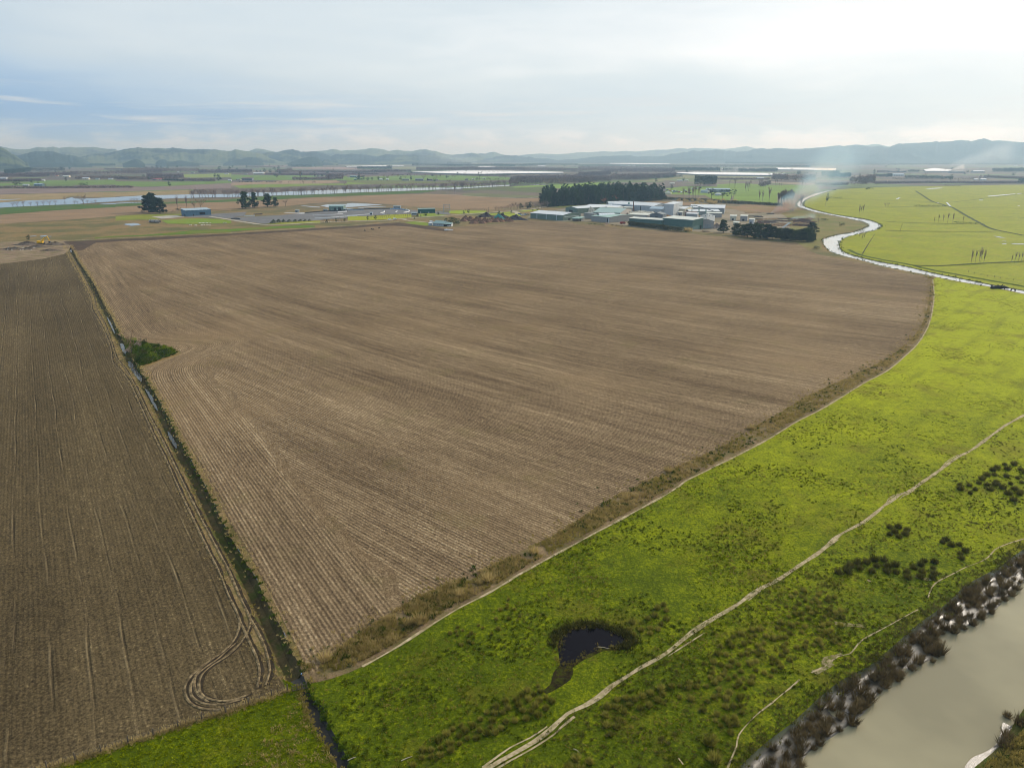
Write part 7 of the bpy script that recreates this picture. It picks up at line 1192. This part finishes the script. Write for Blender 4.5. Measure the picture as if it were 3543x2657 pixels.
# white orchard canopies
NET = plain('white_net', hexl(236, 234, 230), .7, .03, .02); NETS = plain('net_side', hexl(70, 76, 80), .9, .1, .05)
def canopy(label, spec, z=5.0):
    P = T(spec, z); t = thing('orchard_canopy', label, 'canopy', (P[0].x, P[0].y, 0)); b0 = Vector((P[0].x, P[0].y, 0)); bm = bmesh.new(); f = bm.faces.new([bm.verts.new(p - b0) for p in P]); bmesh.ops.triangulate(bm, faces=[f]); me = bmmesh(bm, 'net', 'raw')
    if me.polygons[0].normal.z < 0: me.flip_normals()
    link('net', me, NET, t); bm = bmesh.new(); n = len(P)
    for i in range(n): a, b = P[i] - b0, P[(i + 1) % n] - b0; bm.faces.new([bm.verts.new(q) for q in (Vector((a.x, a.y, 0)), Vector((b.x, b.y, 0)), b - Vector((0, 0, .2)), a - Vector((0, 0, .2)))])
    link('side_net', bmmesh(bm, 'side_net'), NETS, t); return t
for lb, sp in (('largest white canopy on the plain, left of centre', 'zD 1225,638 1600,628 1900,620 2212,614 zE 300,614 700,616 1300,624 1930,640 1935,655 1500,660 900,668 400,676 0,672 zD 2212,672 1900,664 1650,655'), ('long white canopy right of the pines, beneath a white puff', 'zF 1850,655 2000,645 2212,640 zG 0,638 700,648 1500,660 1760,662 1600,690 1490,698 700,692 0,684 zF 2212,678'), ('narrow white canopy just above the long right one', 'zG 520,568 900,565 1300,568 1345,592 900,590 560,588'), ('white canopy behind the bare wood at right', 'zG 1580,556 2212,560 zH 280,306 270,330 0,322 zG 2212,598 1600,590'), ('thin white canopy strip under the left hills', 'zD -40,528 400,518 760,515 755,530 400,535 0,540'), ('thin white strip with red patch right of the left strip', 'zD 850,512 1090,512 1090,524 870,522'), ('thin canopy strip below the smoke veil', 'zD 560,465 900,466 1150,472 1120,478 800,474'), ('short pale canopy above the largest canopy', 'zE 310,530 430,528 550,532 660,548 540,552 300,548'), ('short canopy fragment right of the pale one', 'zE 1440,512 1590,512 1590,522 1440,522'), ('long thin white strip in the right distance', 'zF 610,470 1000,470 1750,482 1750,490 1000,488 610,482'), ('thin pink strip below the long thin one', 'zF 810,510 1100,512 1090,522 820,520'), ('pinkish strip in the purple orchards', 'zF 60,550 250,550 250,558 60,558'), ('thin canopy far behind the two right canopies', 'zG 240,455 690,455 690,462 240,462'), ('white strip at the foot of the right hills', 'zG 2130,455 2212,455 zH 270,243 270,251 0,250 zG 2130,468'), ('thin white canopy strip at far left under wooded hill', 'zA 1460,435 1650,435 1650,441 1470,441'), ('white canopy strip left of the dark far belt', 'zA 1440,488 1670,488 1670,498 1450,498'), ('grey glasshouse row in the right distance', 'zH 800,328 1000,328 1000,338 810,338'), ('wide grey glasshouse below the steam puff', 'zH 1180,318 1290,304 1470,322 1440,338 1200,338')): canopy(lb, sp)
# far houses and sheds
FH = [('zA', 1570, 1695, 785, 'cream', 'rwhite', 'far pale house, leftmost of the white trio'), ('zA', 1820, 1890, 785, 'white', 'rteal', 'far teal tinted house, middle of the white trio'), ('zA', 2070, 2150, 785, 'white', 'rwhite', 'far gabled house, right of the white trio'), ('zA', 435, 540, 905, 'grey', 'rwhite', 'far grey house beside the vine rows'), ('zA', 650, 810, 905, 'blue', 'rblue', 'far long blue house right of the grey one'), ('zA', 0, 120, 775, 'white', 'rwhite', 'far white shed at the left border'), ('zA', 810, 845, 812, 'white', 'rwhite', 'far tiny white shed on the green field'), ('zA', 1060, 1110, 725, 'cream', 'rred', 'far orange house among the left trees'), ('zA', 1200, 1320, 740, 'cream', 'rcream', 'far yellow house among the left trees'),
      ('zB', 710, 800, 795, 'blue', 'rred', 'far red roofed house with blue end'), ('zB', 770, 905, 800, 'cream', 'rred', 'far cream house with red roof'), ('zB', 30, 90, 675, 'white', 'rwhite', 'far white roof in the village at left'), ('zB', 2080, 2150, 685, 'white', 'rwhite', 'far little house by the pale green field'), ('zB', 1380, 1420, 770, 'white', 'rgrey', 'far hut in the hedge mass'), ('zB', 1175, 1210, 650, 'white', 'rwhite', 'far white gable in the village trees'), ('zB', 1440, 1500, 660, 'white', 'rteal', 'far low shed at the village right end'), ('zB', 2150, 2212, 815, 'white', 'rwhite', 'far white house with arched windows'),
      ('zC', 420, 620, 690, 'cream', 'rwhite', 'far large white barn on the green field'), ('zC', 240, 310, 690, 'grey', 'rgrey', 'far grey shed left of the white barn'), ('zC', 90, 180, 800, 'cream', 'rgrey', 'far cream cottage right of the arched house'), ('zC', 200, 400, 803, 'slate', 'rbrown', 'far long dark barn with white end'), ('zC', 2130, 2190, 690, 'white', 'rwhite', 'far white shed by the purple grove'), ('zD', 60, 180, 745, 'blue', 'rteal', 'far blue shed left of the homestead'), ('zD', 135, 185, 795, 'forest', 'rteal', 'far small green shed below the blue one'), ('zD', 620, 680, 790, 'white', 'rwhite', 'far white shed in the homestead trees'), ('zD', 750, 800, 795, 'white', 'rwhite', 'far white gable at the homestead right end'), ('zD', 1060, 1190, 808, 'grey', 'rgrey', 'far grey farmhouse with broad roof'), ('zD', 1310, 1460, 808, 'slate', 'rgrey', 'far long low farm building right of the farmhouse'), ('zD', 1530, 1640, 803, 'slate', 'rbrown', 'far dark farm building, second right of farmhouse'), ('zD', 1700, 1750, 803, 'grey', 'rgrey', 'far small shed at the farm right end'),
      ('zE', 50, 110, 797, 'grey', 'rgrey', 'far grey hut left of the tall open pine'), ('zE', 180, 230, 795, 'white', 'rwhite', 'far white hut left of the tall open pine'), ('zE', 385, 440, 780, 'white', 'rwhite', 'far white house right of the tall open pine'), ('zF', 2040, 2110, 820, 'cream', 'rwhite', 'far white gabled house past the pines'), ('zF', 1900, 2000, 822, 'white', 'rwhite', 'far low white shed left of the gabled house'), ('zF', 1760, 1850, 868, 'cream', 'rcream', 'far cream hut beside the pine plantation'), ('zG', 1215, 1350, 778, 'white', 'rwhite', 'far low white shed in the grey field'), ('zH', 855, 980, 388, 'white', 'rblue', 'far pale blue hall beyond the river pasture'), ('zH', 1345, 1405, 402, 'cream', 'rred', 'far pink white building by the dark trees'), ('zH', 1140, 1195, 403, 'white', 'rwhite', 'far white shed left of the pink building'), ('zH', 1700, 1740, 425, 'white', 'rwhite', 'far white house left of the tall poplar'), ('zH', 1765, 1825, 430, 'white', 'rwhite', 'far white house right of the tall poplar'), ('zH', 1695, 1810, 352, 'grey', 'rwhite', 'far white double roof below the right hills'), ('zH', 1230, 1250, 292, 'white', 'rwhite', 'far tiny white shed under the right hills'), ('zH', 2120, 2145, 282, 'white', 'rwhite', 'far tiny white shed at the right border'), ('zH', 1465, 1600, 355, 'slate', 'rgrey', 'far dark hall under the white steam puff')]
for f, x0, x1, y, wl_, rf_, lb in FH:
    a, b = Q(f, x0, y), Q(f, x1, y); Lw = (b - a).length; hh = max(3.0, min(7, Lw * .18)); n0 = 2 if Lw < 30 else 4
    bld('far_house', lb, a, b, max(8, Lw * .5), hh, hh * .5, 'along', wl_, rf_, [('window', 'f', .12 + .8 * k / n0, .22 + .8 * k / n0, hh * .3, hh * .75, GLASS) for k in range(n0)])
for i, (x, y, c) in enumerate(((440, 150, BLU), (500, 160, RDC), (560, 175, WHT), (620, 165, SIL), (680, 185, BLU), (740, 200, RDC), (790, 205, WHT), (900, 160, SIL), (930, 200, RDC), (1000, 215, BLU), (1080, 110, WHT), (1130, 90, RDC), (1180, 110, SIL), (1270, 95, BLU), (460, 190, WHT), (600, 200, BLU))): car('scrapped car in the wrecking yard right of the pine plantation', Q('yG', x, y), i * .7, c, s=1.9, group='cars in the wrecking yard')
bld('wrecking_shed', 'long pale roofed shed behind the gum trees', Q('yG', 1430, 190), Q('yG', 2030, 195), 24, 7, 2, 'along', 'grey', 'rblue', [('opening', 'f', .1, .3, 0, 4, DARK)]); bld('wrecking_shed', 'low white shed left of the gum trees', Q('yG', 1280, 205), Q('yG', 1460, 210), 14, 5, 1.4, 'along', 'white', 'rblue'); bld('wrecking_shed', 'small pale shed between the two gum trees', Q('yG', 1640, 275), Q('yG', 1770, 280), 10, 4, 1, 'shed', 'white', 'rwhite'); bld('wrecking_shed', 'flat white slab roof just right of the pines', Q('yG', 370, 235), Q('yG', 520, 238), 9, 3, .4, 'shed', 'cream', 'rcream')

# ------------------------------------------------------------------ smoke
def smoke(name, a, b, r0, r1, dens, colr, scale, thr=(.42, .62), aniso=.5, tail=.1):
    ax = b - a; L = ax.length; bm = bmesh.new(); tube(bm, [a - ax * .02, a + ax * .5, b + ax * .02], [r0 * 1.6, (r0 + r1) * .85, r1 * 1.6], 16)
    m = bpy.data.materials.new(name); m.use_nodes = True; t = NT(m.node_tree); t.t.nodes.clear(); pos = t.n('ShaderNodeTexCoord').outputs['Object']
    n1 = t.noise(pos, scale, 5, .6, dist=.8); n2 = t.noise(pos, scale * .35, 3, .5)
    p = t.sep(pos); q = [t.m('SUBTRACT', p[i], a[i]) for i in range(3)]; u = ax / L
    s_ = t.m('ADD', t.m('ADD', t.m('MULTIPLY', q[0], u.x), t.m('MULTIPLY', q[1], u.y)), t.m('MULTIPLY', q[2], u.z)); f = t.m('DIVIDE', s_, L)
    d2 = None
    for i in range(3): e = t.m('SUBTRACT', q[i], t.m('MULTIPLY', s_, u[i])); e = t.m('MULTIPLY', e, e); d2 = e if d2 is None else t.m('ADD', d2, e)
    rad = t.lin(t.m('POWER', t.lin(f, 0, 1), .8), 0, 1, r0, r1); rel = t.m('DIVIDE', t.m('SQRT', d2), rad)
    rel = t.m('ADD', rel, t.m('MULTIPLY', t.m('SUBTRACT', t.m('ADD', t.m('MULTIPLY', n1, .6), t.m('MULTIPLY', n2, .6)), .6), 2.4))
    edge = t.lin(rel, .35, 1.0, 1, 0); dn = t.m('MULTIPLY', t.m('MULTIPLY', edge, dens), t.m('MULTIPLY', t.lin(n1, thr[0], thr[1], .25, 1), t.lin(f, 0, 1, 1, tail)))
    pv = t.n('ShaderNodeVolumeScatter', Color=colr, Density=dn, Anisotropy=aniso); t.L(pv.outputs[0], t.n('ShaderNodeOutputMaterial').inputs['Volume']); m.cycles.volume_step_rate = 0.35
    return tag(link(name, bmmesh(bm, name), m), kind='stuff')
def SM(depth, *pts):                            # points at one distance from the camera, along photo directions
    out = []
    for f, x, y in pts: r = ray(*px(f, x, y)); out.append(Vector((0, 0, CAMH)) + r * (depth / r.y))
    return out
g0 = Q('yH', 915, 548) + Vector((0, 0, .5))
def two(d0, p0, d1, p1): return SM(d0, p0)[0], SM(d1, p1)[0]
BLUE_ = (.36, .72, 1.0, 1)
e0, e1 = two(g0.y, ('yH', 920, 545), g0.y + 20, ('yH', 1330, 300)); smoke('smoke', e0, e1, 1.6, 13, .11, BLUE_, .09, tail=.45)
e0, e1 = two(g0.y + 10, ('yH', 1180, 390), g0.y + 70, ('yH', 1720, 60)); smoke('smoke', e0, e1, 12, 25, .065, BLUE_, .05, tail=.35)
e0, e1 = two(g0.y + 70, ('yH', 1640, 120), g0.y + 220, ('zH', 330, 160)); smoke('smoke', e0, e1, 22, 60, .020, BLUE_, .025, (.36, .6), tail=.1)
e0, e1 = two(g0.y - 110, ('yH', 1310, 655), g0.y - 100, ('yH', 1760, 600)); smoke('smoke', e0, e1, 2.5, 6, .12, BLUE_, .14, tail=.3)
e0, e1 = two(3700, ('zG', 540, 655), 3700, ('zG', 850, 615)); smoke('smoke', e0, e1, 18, 22, .05, (.9, .96, 1, 1), .03, tail=.2)
e0, e1 = two(4600, ('zH', 1468, 322), 4600, ('zH', 1590, 288)); smoke('steam', e0, e1, 10, 20, .10, (1, 1, 1, 1), .03, tail=.6)
e0, e1 = two(6000, ('zH', 1470, 268), 6000, ('zH', 2080, 130)); smoke('smoke', e0, e1, 30, 100, .006, (.8, .93, 1, 1), .008, (.36, .6), tail=.3)
e0, e1 = two(6500, ('zE', 250, 445), 6500, ('zD', 1400, 400)); smoke('smoke', e0, e1, 50, 110, .004, (.75, .92, 1, 1), .007, (.3, .6), tail=.2)
e0, e1 = two(Q('yG', 380, 470).y, ('yG', 395, 495), Q('yG', 380, 470).y, ('yG', 720, 375)); smoke('smoke', e0, e1, 1.5, 6, .07, BLUE_, .12, tail=.2)
